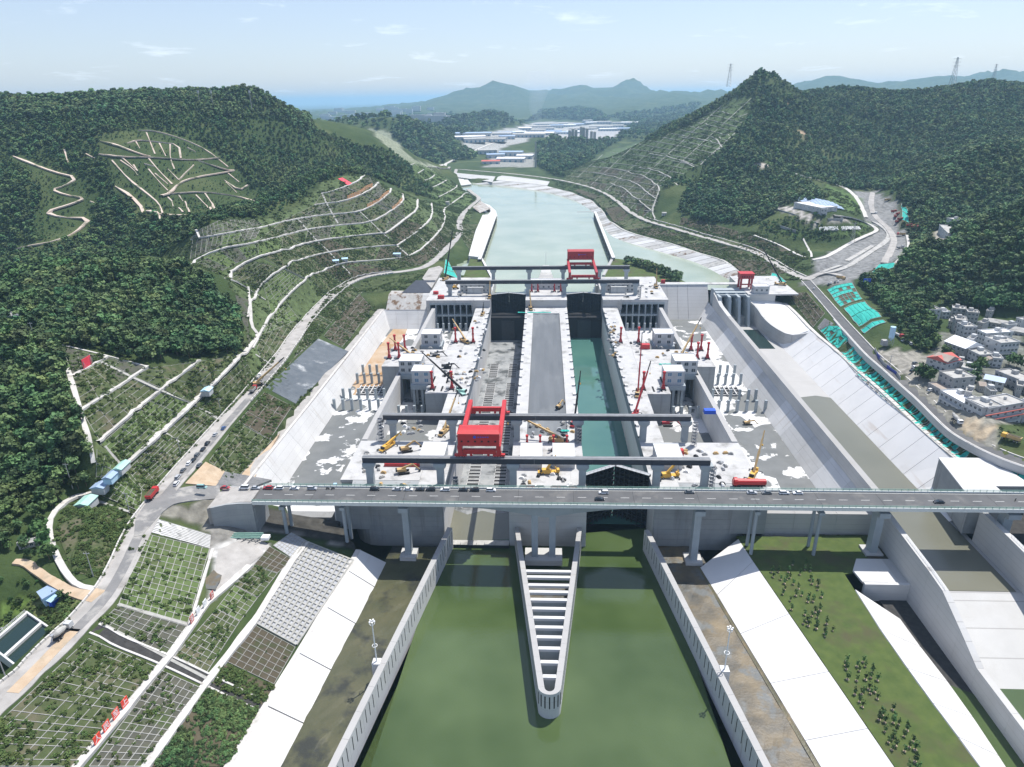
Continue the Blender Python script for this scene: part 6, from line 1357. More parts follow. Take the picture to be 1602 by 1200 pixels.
# ------------------------------------------------------------------ forests
FOR=[ # name, pixel polygon, spacing, (min,max) height, kinds, label
('left hill',[(0,130),(430,130),(490,200),(560,228),(612,236),(652,268),(695,314),(640,300),(600,284),(560,266),(500,262),(490,285),(400,332),(330,352),(240,400),(150,420),(0,428)],5.0,(3.2,6.5),('pine','dark','broad')),
('bank wood',[(250,405),(300,374),(350,342),(410,342),(470,317),(500,285),(545,271),(600,283),(650,306),(692,314),(640,296),(600,280),(550,258),(500,258),(430,300),(330,350),(240,400)],5.2,(4,7.5),('dark','pine')),
('crest',[(0,120),(440,120),(490,195),(495,214),(430,188),(300,182),(0,190)],5,(6,10),('pine',)),
('knoll',[(0,540),(0,500),(60,446),(200,410),(290,424),(332,450),(374,496),(384,545),(376,555),(312,560),(235,568),(165,552),(96,537),(110,596),(140,700),(150,765),(110,778),(70,800),(0,800)],4.3,(6.5,10),('pine','dark')),
('valley',[(0,430),(150,418),(240,398),(200,405),(60,440),(0,500)],7,(6,11),('broad','dark')),
('bottom left',[(0,800),(75,770),(105,780),(72,838),(88,878),(60,880),(0,890)],5,(5,9),('broad','dark')),
('left scrub',[(0,885),(60,900),(135,940),(100,985),(60,1000),(0,950)],5,(1.5,4),('broad',)),
('right mound',[(1340,440),(1390,436),(1425,396),(1500,362),(1602,322),(1720,330),(1720,492),(1602,492),(1500,482),(1440,466),(1462,520),(1470,560),(1450,562),(1425,548),(1395,500)],5.6,(6,11),('dark','broad')),
('right far mound',[(1392,300),(1405,288),(1500,252),(1602,255),(1720,262),(1720,330),(1602,325),(1500,364),(1425,398),(1414,365),(1412,320)],5.6,(5,8.5),('pine','dark')),
('plateau wood',[(1060,330),(1075,288),(1130,256),(1180,250),(1268,287),(1292,312),(1225,322),(1190,350),(1130,352),(1090,345)],5.4,(5,8.5),('pine','dark')),
('right hill',[(862,275),(900,258),(1000,222),(1100,172),(1150,143),(1195,108),(1250,145),(1350,136),(1420,139),(1540,122),(1720,136),(1720,262),(1602,257),(1500,254),(1392,298),(1330,297),(1280,285),(1200,255),(1130,256),(1075,288),(1040,296)],6.2,(4.5,8.5),('dark','pine')),
('far hills',[(560,250),(600,213),(640,186),(700,212),(745,248),(650,262)],13,(11,18),('dark','pine')),
('far hills',[(690,192),(770,174),(815,198),(850,173),(880,164),(940,178),(955,192),(850,186),(720,214)],22,(16,26),('dark',)),
('far hills',[(440,172),(560,172),(700,176),(740,190),(735,212),(690,222),(600,212),(560,225),(500,200)],34,(12,20),('dark',)),('far hills',[(950,182),(1100,160),(1075,190),(1010,222),(965,216),(990,196)],30,(12,20),('dark',)),
('far hills',[(836,255),(842,226),(880,208),(940,203),(975,218),(900,262),(860,274)],12,(10,16),('pine','dark')),
('bank scrub',[(1190,350),(1290,330),(1290,362),(1345,372),(1275,378),(1180,372)],5,(1.5,4),('broad',)),
('village trees',[(1500,556),(1530,545),(1570,590),(1530,620),(1480,560)],16,(5,8),('broad',)),
('village trees',[(1425,588),(1455,585),(1455,602),(1430,604)],6,(6,9),('dark',)),
]
TERR=[COVER[k][0] for k in range(len(COVER)) if .07<COVER[k][1][0]<.09]
cand={}
for nm,poly,spc,hr,kinds in FOR:
    far='far hills' in nm
    x0,x1,y0,y1=(-1300,1300,1700,6000) if far else (-950,1450,150,2050)
    gx=np.arange(x0,x1,spc);gy=np.arange(y0,y1,spc); X_,Y_=np.meshgrid(gx,gy); X_=(X_+rng.uniform(-.45,.45,X_.shape)*spc).ravel();Y_=(Y_+rng.uniform(-.45,.45,Y_.shape)*spc).ravel()
    k=np.abs(X_)<.9*Y_+120; X_,Y_=X_[k],Y_[k]; Z_=th(X_,Y_); px_,py_,dp=proj(np.stack([X_,Y_,Z_],-1)); m=inpoly(px_,py_,poly)&(dp>50)
    for P in BARE: m&=~inpoly(px_,py_,P)
    if nm in('right hill','left hill','knoll'):
        for P in TERR: m&=~inpoly(px_,py_,P)
    X_,Y_,Z_,px_,py_=[q[m] for q in (X_,Y_,Z_,px_,py_)]; m=~excl(X_,Y_); X_,Y_,Z_,px_,py_=[q[m] for q in (X_,Y_,Z_,px_,py_)]
    nz_=fbm(X_/40,Y_/40,50)+fbm(X_/12,Y_/12,51)*.6
    m=(nz_>-.30)|(rng.random(len(X_))<.3)
    X_,Y_,Z_,nz_,px_,py_=[q[m] for q in (X_,Y_,Z_,nz_,px_,py_)]
    H_=hr[0]*.8+(hr[1]*1.1-hr[0]*.8)*np.clip(.45+nz_*1.5+rng.normal(0,.26,len(X_)),0,1.15)
    if nm=='left hill':
        cl_=inpoly(px_,py_,ZA((450,330),(700,300),(950,370),(1120,500),(1200,640),(900,720),(740,700),(520,540)))|inpoly(px_,py_,ZA((60,420),(380,520),(440,720),(280,830),(150,800),(200,600))); H_=np.where(cl_,H_*.45,H_)
    kd=np.array([0 if len(kinds)==1 else int(np.clip((fbm(np.array(a/60),np.array(b/60),60)+.5+random.uniform(-.2,.2))*len(kinds),0,len(kinds)-1)) for a,b in zip(X_,Y_)]) if len(X_) else np.zeros(0,int)
    for i,kk in enumerate(kinds):
        q=kd==i; cand.setdefault((kk,'far' if nm in('left hill','crest','right hill','far hills','plateau wood','right far mound','valley') else 'near'),[]).append(np.stack([X_[q],Y_[q],Z_[q],H_[q]],-1))
# nearest trees of each kind stand as things of their own; the others fill the woods
def make_tree(me,x,y,z,h,label,group,cat='tree',name='tree'):
    t=thing(name,label,cat,(x,y,z),random.uniform(0,6.28),group); t.scale=(h*random.uniform(.92,1.12),)*2+(h,); obj('trunk',TRM,None,t); return obj('crown',me,None,t)
LAB={'pine':('narrow dark green forest tree on the wooded slopes','narrow trees of the wooded slopes','pine_tree'),'dark':('rounded dark green forest tree on the wooded slopes','rounded dark trees of the wooded slopes','evergreen_tree'),'broad':('rounded bright green broadleaf tree on the wooded slopes','bright broadleaf trees of the wooded slopes','broadleaf_tree')}
for kk in('pine','dark','broad'):
    near=np.concatenate(cand.get((kk,'near'),[np.zeros((0,4))])); far=np.concatenate(cand.get((kk,'far'),[np.zeros((0,4))]))
    px_,py_,dp=proj(near[:,:3]); vis=(px_>-5)&(px_<1610)&(py_<1210)
    order=np.argsort(np.where(vis,dp/near[:,3],1e9)); lone=order[:290]; rest=order[290:]; lab,grp,nm=LAB[kk]; src=[]
    for i,q in enumerate(lone):
        c=make_tree(TREE[kk][i%2],*near[q],lab,grp,name=nm)
        if i<2: src.append(c)
    for i in range(2):
        r=near[rest][i::2]
        if len(r): gn_scatter('woodland',r[:,:3],rng.uniform(0,6.28,len(r)),np.stack([r[:,3]*rng.uniform(.9,1.2,len(r))]*2+[r[:,3]],-1),src[i])
    if len(far):
        px_,py_,dp=proj(far[:,:3]); o_=np.argsort(dp/far[:,3]); 
        fs=[make_tree(FARM[kk][i],*far[o_[i]],lab,grp,name=nm) for i in range(2)]
        for i in range(2):
            r=far[o_[2:]][i::2]; gn_scatter('woodland',r[:,:3],rng.uniform(0,6.28,len(r)),np.stack([r[:,3]*rng.uniform(1.0,1.35,len(r))]*2+[r[:,3]],-1),fs[i])
# village and island trees, saplings
SAP=leaf_mesh('crown','leaf_broad',5,7,8,sh_tall,.10)
for i,(x,y) in enumerate([(1455,597),(1437,596),(1440,590),(1520,588),(1525,597),(1535,580),(1478,560),(1490,545),(1590,575),(1578,572),(1447,590),(1510,600)]):
    p=hit(x,y); make_tree(TREE['broad'][i%2],p[0],p[1],p[2],random.uniform(7,10),'dark leafy tree standing among the village houses','trees among the village houses',name='garden_tree')
for k in range(46):
    a=k/45; e=[(985,409),(1010,415),(1035,423),(1054,433),(1066,440)]; x=np.interp(a,np.linspace(0,1,5),[q[0] for q in e])+random.uniform(-14,2);y=np.interp(a,np.linspace(0,1,5),[q[1] for q in e])+random.uniform(0,4); p=un(x,y,2.5)
    make_tree(TREE['dark'][k%2],p[0],p[1],2.5,random.uniform(6,9),'small dark tree on the grassy point between canal and dam','trees on the grassy point',name='small_tree')
SP=[]
def cluster(poly,n):
    t=0
    while t<n:
        x=random.uniform(min(p[0] for p in poly),max(p[0] for p in poly));y=random.uniform(min(p[1] for p in poly),max(p[1] for p in poly))
        if inpoly(np.array([x]),np.array([y]),poly)[0]:
            p=un(x,y,-21)
            if all(math.hypot(p[0]-q[0],p[1]-q[1])>1.7 for q in SP): SP.append(p)
            t+=1
cluster([(1200,885),(1262,882),(1285,920),(1310,985),(1305,1005),(1270,1000),(1225,935)],58); cluster([(1315,1035),(1345,1025),(1372,1060),(1382,1105),(1350,1110),(1330,1075)],40); cluster([(1365,1105),(1400,1110),(1432,1160),(1440,1215),(1405,1195),(1375,1140)],40)
mnd=MB().tube((0,0,-.05),(0,0,.28),.75,.3,9).mesh('soil_mound',ms('dirt')); stk=MB(); stk.bar((-.35,0,0),(.05,0,1.6),.06);stk.bar((.35,.1,0),(-.03,0,1.6),.06); stk=stk.mesh('stake',ms('lattice'))
TRS=MB().tube((0,0,0),(.03,0,3.2),.09,.04,6).tube((.02,0,2),(.5,.2,3.3),.04,.02,5).tube((.02,0,2.2),(-.4,.25,3.5),.04,.02,5).mesh('trunk',ms('bark'))
for p in SP:
    t=thing('sapling','thin newly planted sapling with soil mound on the grass terrace','sapling',(p[0],p[1],-21),random.uniform(0,6),'saplings on the grass terrace'); s_=random.uniform(.6,.95); t.scale=(s_,)*3
    obj('trunk',TRS,None,t);c=obj('crown',SAP,None,t);c.scale=(3.2,3.2,3.8);obj('soil_mound',mnd,None,t);obj('stake',stk,None,t)
# ------------------------------------------------------------------ vehicles
def wheels(t,xs,w,r,tw=.35,m='rubber'):
    k=('wheel',r,tw)
    if k not in KIDS:
        KIDS[k]=MB().tube((0,-tw/2,0),(0,tw/2,0),r,r,12).tube((0,-tw/2-.02,0),(0,tw/2+.02,0),r*.5,r*.5,8,1).mesh('wheel',ms(['rubber','metal']))
    for x in xs:
        for s in(-1,1): obj('wheel',KIDS[k],None,t,loc=(x,s*w,r))
def taper(x0,x1,w0,z0,X0_,X1_,w1,z1,m=0): return MB().hexa([(x0,-w0,z0),(x1,-w0,z0),(x1,w0,z0),(x0,w0,z0),(X0_,-w1,z1),(X1_,-w1,z1),(X1_,w1,z1),(X0_,w1,z1)],m)
CARM={}
def car(col,x,y,z,rz,label,kind='car',name=None):
    t=thing(name or ('van' if kind=='van' else 'car'),label,'van' if kind=='van' else 'car',(x,y,z),rz)
    if kind=='van': L_,H0,H1,cab=2.45,1.0,2.1,(-2.4,1.7,-2.3,1.1)
    elif kind=='suv': L_,H0,H1,cab=2.35,.98,1.72,(-2.25,1.25,-2.0,.6)
    else: L_,H0,H1,cab=2.3,.86,1.45,(-1.85,1.15,-1.2,.45)
    if (col,kind) not in CARM:
        b=taper(-L_,L_,.88,.28,-L_+.05,L_-.12,.90,H0*.75); c=taper(-L_+.05,L_-.12,.90,H0*.75+.001,-L_+.25,L_-.45,.80,H0); b.add(c.v,c.f)
        r=taper(cab[2]+.02,cab[3]-.02,.66,H1-.1,cab[2]+.12,cab[3]-.15,.62,H1); b.add(r.v,r.f)
        CARM[(col,kind)]=b.mesh('body',ms(col)); CARM[('g',kind)]=taper(cab[0],cab[1],.80,H0+.001,cab[2],cab[3],.67,H1-.102).mesh('window',ms('glass')); CARM[('l',kind)]=B(L_-.16,L_-.03,-.2,.2,.55,.72).mesh('headlight',ms('white_paint'))
    obj('body',CARM[(col,kind)],None,t); obj('window',CARM[('g',kind)],None,t)
    for s in(-.6,.6): obj('headlight',CARM[('l',kind)],None,t,loc=(0,s,0))
    wheels(t,(-1.4,1.4),.8,.32,.24); return t
def truck(x,y,z,rz,label,cabm='red_paint',bed='dump',bedm=None,sc=1):
    t=thing({'dump':'dump_truck','mixer':'mixer_truck','flat':'flatbed_truck'}[bed],label,'truck',(x,y,z),rz); t.scale=(sc,)*3
    obj('chassis',B(-4.2,4.1,-.5,.5,.7,1.0),'gate_steel',t); c=obj('cab',taper(2.0,4.2,1.22,1.02,2.0,4.0,1.15,3.0),cabm,t); obj('windscreen',B(4.06,4.16,-1.0,1.0,1.95,2.75),'glass',c)
    if bed=='dump': obj('dump_body',MB().hexa([(-4.2,-1.2,1.3),(1.7,-1.2,1.3),(1.7,1.2,1.3),(-4.2,1.2,1.3),(-4.5,-1.3,2.9),(1.8,-1.3,2.9),(1.8,1.3,2.9),(-4.5,1.3,2.9)]),bedm or cabm,t); obj('load',B(-4.1,1.5,-1.1,1.1,2.92,3.05),'dark_soil',t)
    elif bed=='mixer':
        obj('drum',MB().tube((-4.2,0,2.9),(-2.8,0,2.7),.7,1.2,12).tube((-2.8,0,2.7),(-.2,0,2.35),1.2,1.25,12).tube((-.2,0,2.35),(1.5,0,2.1),1.25,.6,12),bedm or 'roof_grey',t); obj('chute',MB().bar((-4.4,0,2.6),(-5.2,0,1.6),.5,.2),'metal',t); obj('hopper',taper(-4.7,-3.9,.4,3.1,-4.9,-3.7,.6,3.7),'metal',t)
    else: obj('bed',B(-4.4,1.8,-1.2,1.2,1.02,1.2),'metal',t); obj('cargo',B(-4,1.2,-.9,.9,1.22,2.2),bedm or 'house_grey',t)
    wheels(t,(-3.2,-1.9,3.0),1.0,.52); return t
def crane(x,y,z,rz,blen,belev,label,bm='yellow_paint',boomm='tan_paint',cname='mobile_crane',baz=0,sc=1,tracks=False):
    t=thing(cname,label,'crane' if 'crane' in cname else 'excavator',(x,y,z),rz); t.scale=(sc,)*3
    if tracks:
        for s in(-1.6,1.6): obj('track',MB().hexa([(-2.6,s-.45,.1),(2.6,s-.45,.1),(2.6,s+.45,.1),(-2.6,s+.45,.1),(-3,s-.45,1.0),(3,s-.45,1.0),(3,s+.45,1.0),(-3,s+.45,1.0)]),'black',t)
    else:
        obj('carrier',B(-5.5,5.5,-1.3,1.3,.7,1.5),bm,t); wheels(t,(-4.3,-2.9,2.6,4.0),1.15,.6)
        for q in(-4.9,4.9):
            for s in(-1,1): obj('outrigger',MB().bar((q,s*1.3,.9),(q,s*3.2,.9),.3).bar((q,s*3.2,0),(q,s*3.2,1.0),.45),'gate_steel',t)
        obj('cab',taper(4.2,5.9,1.2,1.52,4.3,5.6,1.1,2.7),bm,t)
    ca,sa=math.cos(baz),math.sin(baz); R=lambda a,b,c:(a*ca-b*sa,a*sa+b*ca,c)
    up=MB(); up.hexa([R(-3.4,-1.3,1.55),R(1.4,-1.3,1.55),R(1.4,1.3,1.55),R(-3.4,1.3,1.55),R(-3.4,-1.2,2.9),R(1,-1.2,2.9),R(1,1.2,2.9),R(-3.4,1.2,2.9)]); obj('superstructure',up,bm,t)
    cb=MB(); cb.hexa([R(.6,.4,2.95),R(2.2,.4,2.95),R(2.2,1.3,2.95),R(.6,1.3,2.95),R(.7,.45,4.1),R(1.9,.45,4.1),R(1.9,1.25,4.1),R(.7,1.25,4.1)]); obj('operator_cab',cb,'glass',t); obj('counterweight',MB().hexa([R(-4.2,-1.2,1.6),R(-3.45,-1.2,1.6),R(-3.45,1.2,1.6),R(-4.2,1.2,1.6),R(-4.2,-1.2,3),R(-3.45,-1.2,3),R(-3.45,1.2,3),R(-4.2,1.2,3)]),'gate_steel',t)
    ce,se=math.cos(belev),math.sin(belev); p0=np.array(R(-.8,-.3,3)); dv_=np.array(R(ce,0,0))+np.array((0,0,se)); dv_[2]=se
    if cname=='excavator':
        a=p0+dv_*6; b_=a+np.array(R(3.2,0,-3.6)); obj('boom',MB().bar(p0,a,.7,.9),boomm,t); obj('arm',MB().bar(a,b_,.5,.6),boomm,t); obj('bucket',taper(0,1.2,.6,0,.2,1.3,.6,1.1),'gate_steel',t).location=tuple(b_-np.array((.6,0,.9)))
    else:
        b1_=obj('boom',MB().bar(p0,p0+dv_*blen*.5,1.0,1.1).bar(p0+dv_*blen*.48,p0+dv_*blen*.8,.75,.85),boomm,t); obj('boom_tip',MB().bar(p0+dv_*blen*.78,p0+dv_*blen,.5,.6),'black' if blen>22 else boomm,t)
        tip=p0+dv_*blen; obj('hoist_line',MB().bar(tip,(tip[0],tip[1],max(tip[2]-8,4)),.08),'black',t); obj('hook_block',B(-.3,.3,-.3,.3,-.9,0),'yellow_paint',t).location=(tip[0],tip[1],max(tip[2]-8,4))
        obj('lift_cylinder',MB().bar(p0+np.array((0,0,-1))+dv_*2.5*np.array((1,1,0)),p0+dv_*blen*.3,.4),'metal',t)
    return t
BZ=6.53
for px_,col,kd,lab in ((311,'car_teal','van','dark van with a pale teal roof at the left end of the bridge'),(348,'car_red','car','dark maroon car behind the teal van on the bridge'),(378,'car_white','van','white van above the left end wall of the bridge'),(396,'car_silver','car','silver car just right of the white van on the bridge'),(416,'car_red','suv','bright red car between silver and white cars on the bridge'),(433,'car_white','suv','white sport utility car right of the red car on the bridge'),(458,'car_white','car','white car in front of the white slab on the bridge'),(486,'car_silver','suv','pale silver car before the motorcycles on the bridge'),(585,'car_black','suv','black car under the left crane column on the bridge'),(620,'car_silver','car','silver car left of a white one beside the front deck'),(638,'car_white','car','white car beside the front deck slot on the bridge'),(656,'car_black','car','black car right of the white car near the front slot'),(673,'car_black','suv','second black car right of the front slot on the bridge'),(696,'car_white','suv','white pickup shaped car by the left lock wall on the bridge'),(724,'car_black','car','black car over the left edge of the drained lock'),(742,'car_black','suv','black car over the middle of the drained lock'),(768,'car_white','suv','white car over the right part of the drained lock'),(944,'car_white','suv','white car beside a black one over the flooded lock'),(1078,'car_grey','car','dark grey car under the right runway column'),(1175,'car_silver','car','silver car in front of the red tank trailer'),(1198,'car_grey','car','grey car with green cover beside the red trailer'),(1225,'car_white','suv','white car second from the right in the bridge row'),(1246,'car_white','car','white car at the right end of the bridge row')):
    p=un(px_,768,BZ+.5); car(col,p[0],280.9+(-1.2 if px_ in(944,) else 0),BZ,random.choice((0,math.pi)),lab,kd)
p=un(937,773,7.2); car('car_black',p[0],274.0,BZ,0,'black car passing in the near lane over the flooded lock'); p=un(1469,785,7); car('car_black',p[0],274.5,BZ,math.pi,'lone black car driving on the right part of the bridge')
def moto(x,y,z,rz,label):
    t=thing('motorcycle',label,'motorcycle',(x,y,z),rz); obj('frame',MB().bar((-.6,0,.6),(.6,0,.75),.3,.4).bar((.6,0,.75),(.75,0,1.1),.12),'black',t); obj('handlebar',MB().bar((.7,-.35,1.15),(.7,.35,1.15),.07),'metal',t); wheels(t,(-.65,.65),0.0,.32,.16); obj('seat',B(-.7,.1,-.16,.16,.82,.95),'black',t)
for k,(px_,lab) in enumerate(((511,'motorcycle parked left of the pair beside the bridge rail'),(519,'motorcycle in the middle of the parked pair by the rail'),(1572,'small motorcycle riding at the far right of the bridge'))): p=un(px_,769,BZ); moto(p[0],281 if px_<1000 else 277,BZ,.4*k,lab)
t=truck(un(526,760,0)[0],291.5,.05,math.pi/2,'small blue cab truck parked behind the bridge rail on the left deck','shed_blue','flat',sc=.7)
def onroad(px_,py_,off=0): p=hit(px_,py_); return p
def road_dir(p,path):
    P_=np.array([q[:2] for q in path]); k=int(np.argmin(((P_-p[:2])**2).sum(1))); k=min(max(k,1),len(P_)-2); d=P_[k+1]-P_[k-1]; return math.atan2(d[1],d[0])
for (px_,py_,col,kd,lab) in ((350,672,'car_blue','car','dark blue car highest in the queue on the left road'),(337,682,'car_silver','car','silver car second from the top of the queue on the left road'),(325,696,'car_black','suv','black car third in the queue on the left road'),(318,705,'car_black','car','black car fourth in the queue on the left road'),(309,714,'car_grey','suv','dark grey car in the middle of the queue on the left road'),(303,722,'car_black','car','black car below the dark grey one in the left road queue'),(296,727,'car_white','car','white car low in the queue on the left road'),(287,738,'car_grey','car','grey car near the bottom of the left road queue'),(279,749,'car_silver','suv','silver car beside the round barrier at the road fork'),(277,759,'car_white','suv','white car lowest in the queue by the road fork'),(312,730,'car_grey','car','grey car alone in the inner lane of the left road')):
    p=hit(px_,py_); car(col,p[0],p[1],th1(p[0],p[1])+.5,road_dir(p,RP),lab,kd)
for (px_,py_,cm,bd,lab,bm_,sc) in ((240,778,'red_paint','dump','red dump truck on the bend beside the left barrier',None,1.1),(397,613,'dull_red','dump','dark red dump truck beside the drilling rig on the left road','house_grey',1.0),(405,592,'white_paint','flat','white truck just above the red dump truck on the left road',None,.8),(100,994,'house_white','mixer','white concrete mixer truck driving on the muddy lower road',None,1.0)):
    p=hit(px_,py_); truck(p[0],p[1],p[2]+.45,road_dir(p,RP),lab,cm,bd,bm_,sc)
for (px_,py_,cm,bd,lab) in ((1496,662,'white_paint','mixer','white concrete mixer truck on the village road'),):
    p=hit(px_,py_); truck(p[0],p[1],p[2]+.5,road_dir(p,VP),lab,cm,bd)
for (px_,py_,cm,bd,lab,bm_) in ((1388,315,'tan_paint','dump','tan dump truck alone high in the construction yard',None),(1409,369,'red_paint','dump','red cabbed dump truck near the middle of the yard road','tan_paint'),(1408,389,'house_white','flat','low flatbed truck at the lower right of the yard',None),(1367,336,'white_paint','flat','small white truck on the yard road bend',None),(1315,438,'tan_paint','dump','tan truck parked beside the top net by the junction',None),(1580,690,'yellow_paint','dump','yellow loader truck on the bare ground beyond the mixer','tan_paint'),(1405,528,'dull_red','flat','rusty red parked truck beside the village silo',None)):
    p=hit(px_,py_); truck(p[0],p[1],p[2]+.5,random.uniform(0,6),lab,cm,bd,bm_,1.05)
for k,(px_,py_) in enumerate(((1398,333),(1404,337),(1400,341),(1408,345),(1403,349),(1413,351),(1422,355),(1428,357),(1436,358))):
    p=hit(px_,py_); t=truck(p[0],p[1],p[2]+.5,.6+.3*(k%3),'dark maroon truck parked in the crowded row at the edge of the yard','dull_red','dump','dull_red',1.1); t['group']='maroon trucks parked at the edge of the yard'
for k,(px_,py_,c_) in enumerate(((1296,446,'car_black'),(1300,444,'car_white'),(1306,443,'car_black'),(1311,442,'car_white'),(1273,453,'car_silver'))):
    p=hit(px_,py_); car(c_,p[0],p[1],p[2]+.5,1.2,('leftmost black car parked above the top turquoise net','white car second in the row above the top net','black car third in the row above the top net','white car at the right end of the row above the net','silver car on the junction by the red barrier')[k])
for k,(px_,py_,c_) in enumerate(((1414,534,'car_white'),(1424,539,'car_silver'),(1431,570,'car_grey'),(1429,576,'car_white'),(1427,582,'car_black'),(1599,540,'car_black'),(1456,612,'car_white'))):
    p=hit(px_,py_); car(c_,p[0],p[1],p[2]+.3,.5+.9*(k%2),('white car parked near the silo in the village','silver car beside the white one near the silo','grey car at the top of the stacked village parking','white car in the middle of the village parking','black car at the bottom of the village parking','black car on the white yard at the right edge','small white car beside the long two storey house')[k],'suv')
# cranes and machines on the works
def at0(px_,py_,z=0): p=un(px_,py_,z); return p[0],p[1],z+.03
R_=math.radians
crane(*at0(606,702),R_(62),13,R_(10),'bright yellow crane with lowered boom on the left front deck','yellow_paint','yellow_paint',sc=1.0)
crane(*at0(637,706),R_(20),7,R_(30),'tan excavator on the left front deck right of the yellow crane','tan_paint','tan_paint','excavator',tracks=True)
crane(*at0(632,740),R_(15),9,R_(18),'tan excavator with raised arm beneath the nearest runway on the left','tan_paint','tan_paint','excavator',tracks=True)
crane(*at0(695,678),R_(70),26,R_(40),'orange crane with thick raised boom behind the second runway on the left','tan_paint','tan_paint')
crane(*at0(721,615),R_(120),36,R_(38),'green crane with long black boom beside the drained lock','shed_green','black',baz=R_(40))
crane(*at0(688,648,-20),R_(60),34,R_(60),'red based crane with black boom standing in the left pit','dull_red','black')
crane(*at0(641,559),R_(150),22,R_(25),'tan crane with boom towards the outer hoists on the left deck','tan_paint','tan_paint')
crane(*at0(727,536),R_(130),22,R_(35),'yellow crane between the far left hoists','tan_paint','tan_paint')
crane(*at0(682,557),R_(0),5,R_(5),'dark excavator parked in the middle of the left deck','roof_grey','gate_steel','excavator',tracks=True)
crane(*at0(700,576),R_(5),7,R_(4),'dark low crane parked under the long thin beam','gate_steel','gate_steel','excavator',tracks=True)
crane(*at0(993,652),R_(70),34,R_(52),'red boom crane beside the flooded lock near the hoist block','dull_red','dull_red',baz=R_(-10))
crane(*at0(997,618),R_(80),38,R_(62),'tall red and black boomed crane left of the right hoist block','tan_paint','dull_red')
crane(*at0(1066,559),R_(30),34,R_(40),'tan crane with long boom in front of the right valve tower','tan_paint','tan_paint',baz=R_(20))
crane(*at0(1178,745),R_(60),22,R_(55),'orange crane with raised dark boom at the right end of the front deck','yellow_paint','tan_paint')
crane(*at0(858,741),R_(5),9,R_(60),'yellow crane with upright boom on the median front deck','yellow_paint','yellow_paint')
crane(*at0(1045,747),R_(10),9,R_(50),'yellow crane with upright boom on the right front deck','yellow_paint','yellow_paint')
crane(*at0(874,692),R_(160),34,R_(20),'crane with long low tan boom behind the median machine rooms','tan_paint','tan_paint')
crane(*at0(898,664),R_(75),30,R_(60),'red boom crane on the median edge under the second runway','dull_red','black')
crane(*at0(875,638,-.5),R_(60),6,R_(20),'small tan excavator on the dark median gravel','tan_paint','tan_paint','excavator',tracks=True,sc=.8)
crane(*at0(766,466,7),R_(90),14,R_(60),'tan crane beside the left upstream gate','tan_paint','tan_paint')
crane(*at0(713,452,7),R_(20),7,R_(30),'yellow excavator on the left upstream platform','yellow_paint','tan_paint','excavator',tracks=True)
crane(*at0(697,438,7),R_(70),48,R_(70),'crane with very tall dark boom at the left upstream corner','tan_paint','black',baz=R_(-10))
crane(*at0(1026,450,7),R_(90),16,R_(75),'tan crane on the right upstream platform edge','tan_paint','tan_paint')
crane(*at0(830,484,0),R_(100),16,R_(62),'tan crane on the median beside the green tarpaulin','tan_paint','tan_paint')
crane(*at0(1221,446,7.2),R_(150),42,R_(55),'tan crane with long thin dark boom beside the red gate hoist','tan_paint','black')
crane(*at0(755,493,0),R_(80),12,R_(60),'small crane on the walkway by the left upstream gate','tan_paint','black',sc=.8)
p=hit(405,604); crane(p[0],p[1],p[2]+.4,R_(30),24,R_(35),'drilling rig with tan mast beside the red dump truck','tan_paint','tan_paint',tracks=True)
p=un(1170,664,-22); crane(p[0],p[1],-22,R_(10),9,R_(5),'small tan boom lift on the floor of the right basin','tan_paint','tan_paint','excavator',sc=.8,tracks=True)
crane(*at0(1044,666),R_(0),9,R_(6),'flat red topped trailer crane behind the second runway on the right','dull_red','dull_red','excavator',tracks=True)
t=thing('tank_trailer','long red tank trailer parked at the right end of the front deck','trailer',tuple(at0(1171,762)))
obj('tank',MB().tube((-8,0,3),(8,0,3),1.6,1.6,14),'red_paint',t); obj('dome',MB().tube((-7.6,0,3.2),(-6,0,3.2),2.1,2.1,14),'red_paint',t); obj('chassis',B(-8,8,-1,1,.9,1.4),'gate_steel',t); wheels(t,(-6,-4.6,4.6,6),1.1,.55)
def bits(name,label,cat,px_,py_,z,dims,m_,rz=0,group=None):
    t=thing(name,label,cat,at0(px_,py_,z),rz,group)
    a,b,c=dims; obj('body',taper(-a/2,a/2,b/2,0,-a/2*.94,a/2*.94,b/2*.94,c),m_,t); obj('lid',B(-a/2*.96,a/2*.96,-b/2*.96,b/2*.96,c+.01,c+.12),m_,t); return t
bits('container','red cabin standing beside the white house in the far right pit deck','container',1009,545,0,(7,4.5,3.4),'red_paint')
bits('container','rounded red tank lying on the left upstream platform','container',682,460,7,(5,3.5,2.6),'red_paint'); bits('container','red box at the front edge of the left upstream platform','container',690,467,7,(6,3.5,3),'red_paint'); bits('container','small red box left of the upstream white house','container',723,455,7,(3.4,2.6,2.4),'red_paint'); bits('container','dark blue box on the separation wall beside the right pit','container',1110,646,0,(7,4,2.2),'sign_blue'); bits('container','red box at the end of the right machine room','container',1063,711,0,(4,3,3),'red_paint')
bits('container','long red cover lying behind the nearest runway on the left','container',630,728,0,(20,3,1.6),'red_paint'); bits('container','red box at the dam crest corner','container',1037,444,7,(4,3,4),'dull_red')
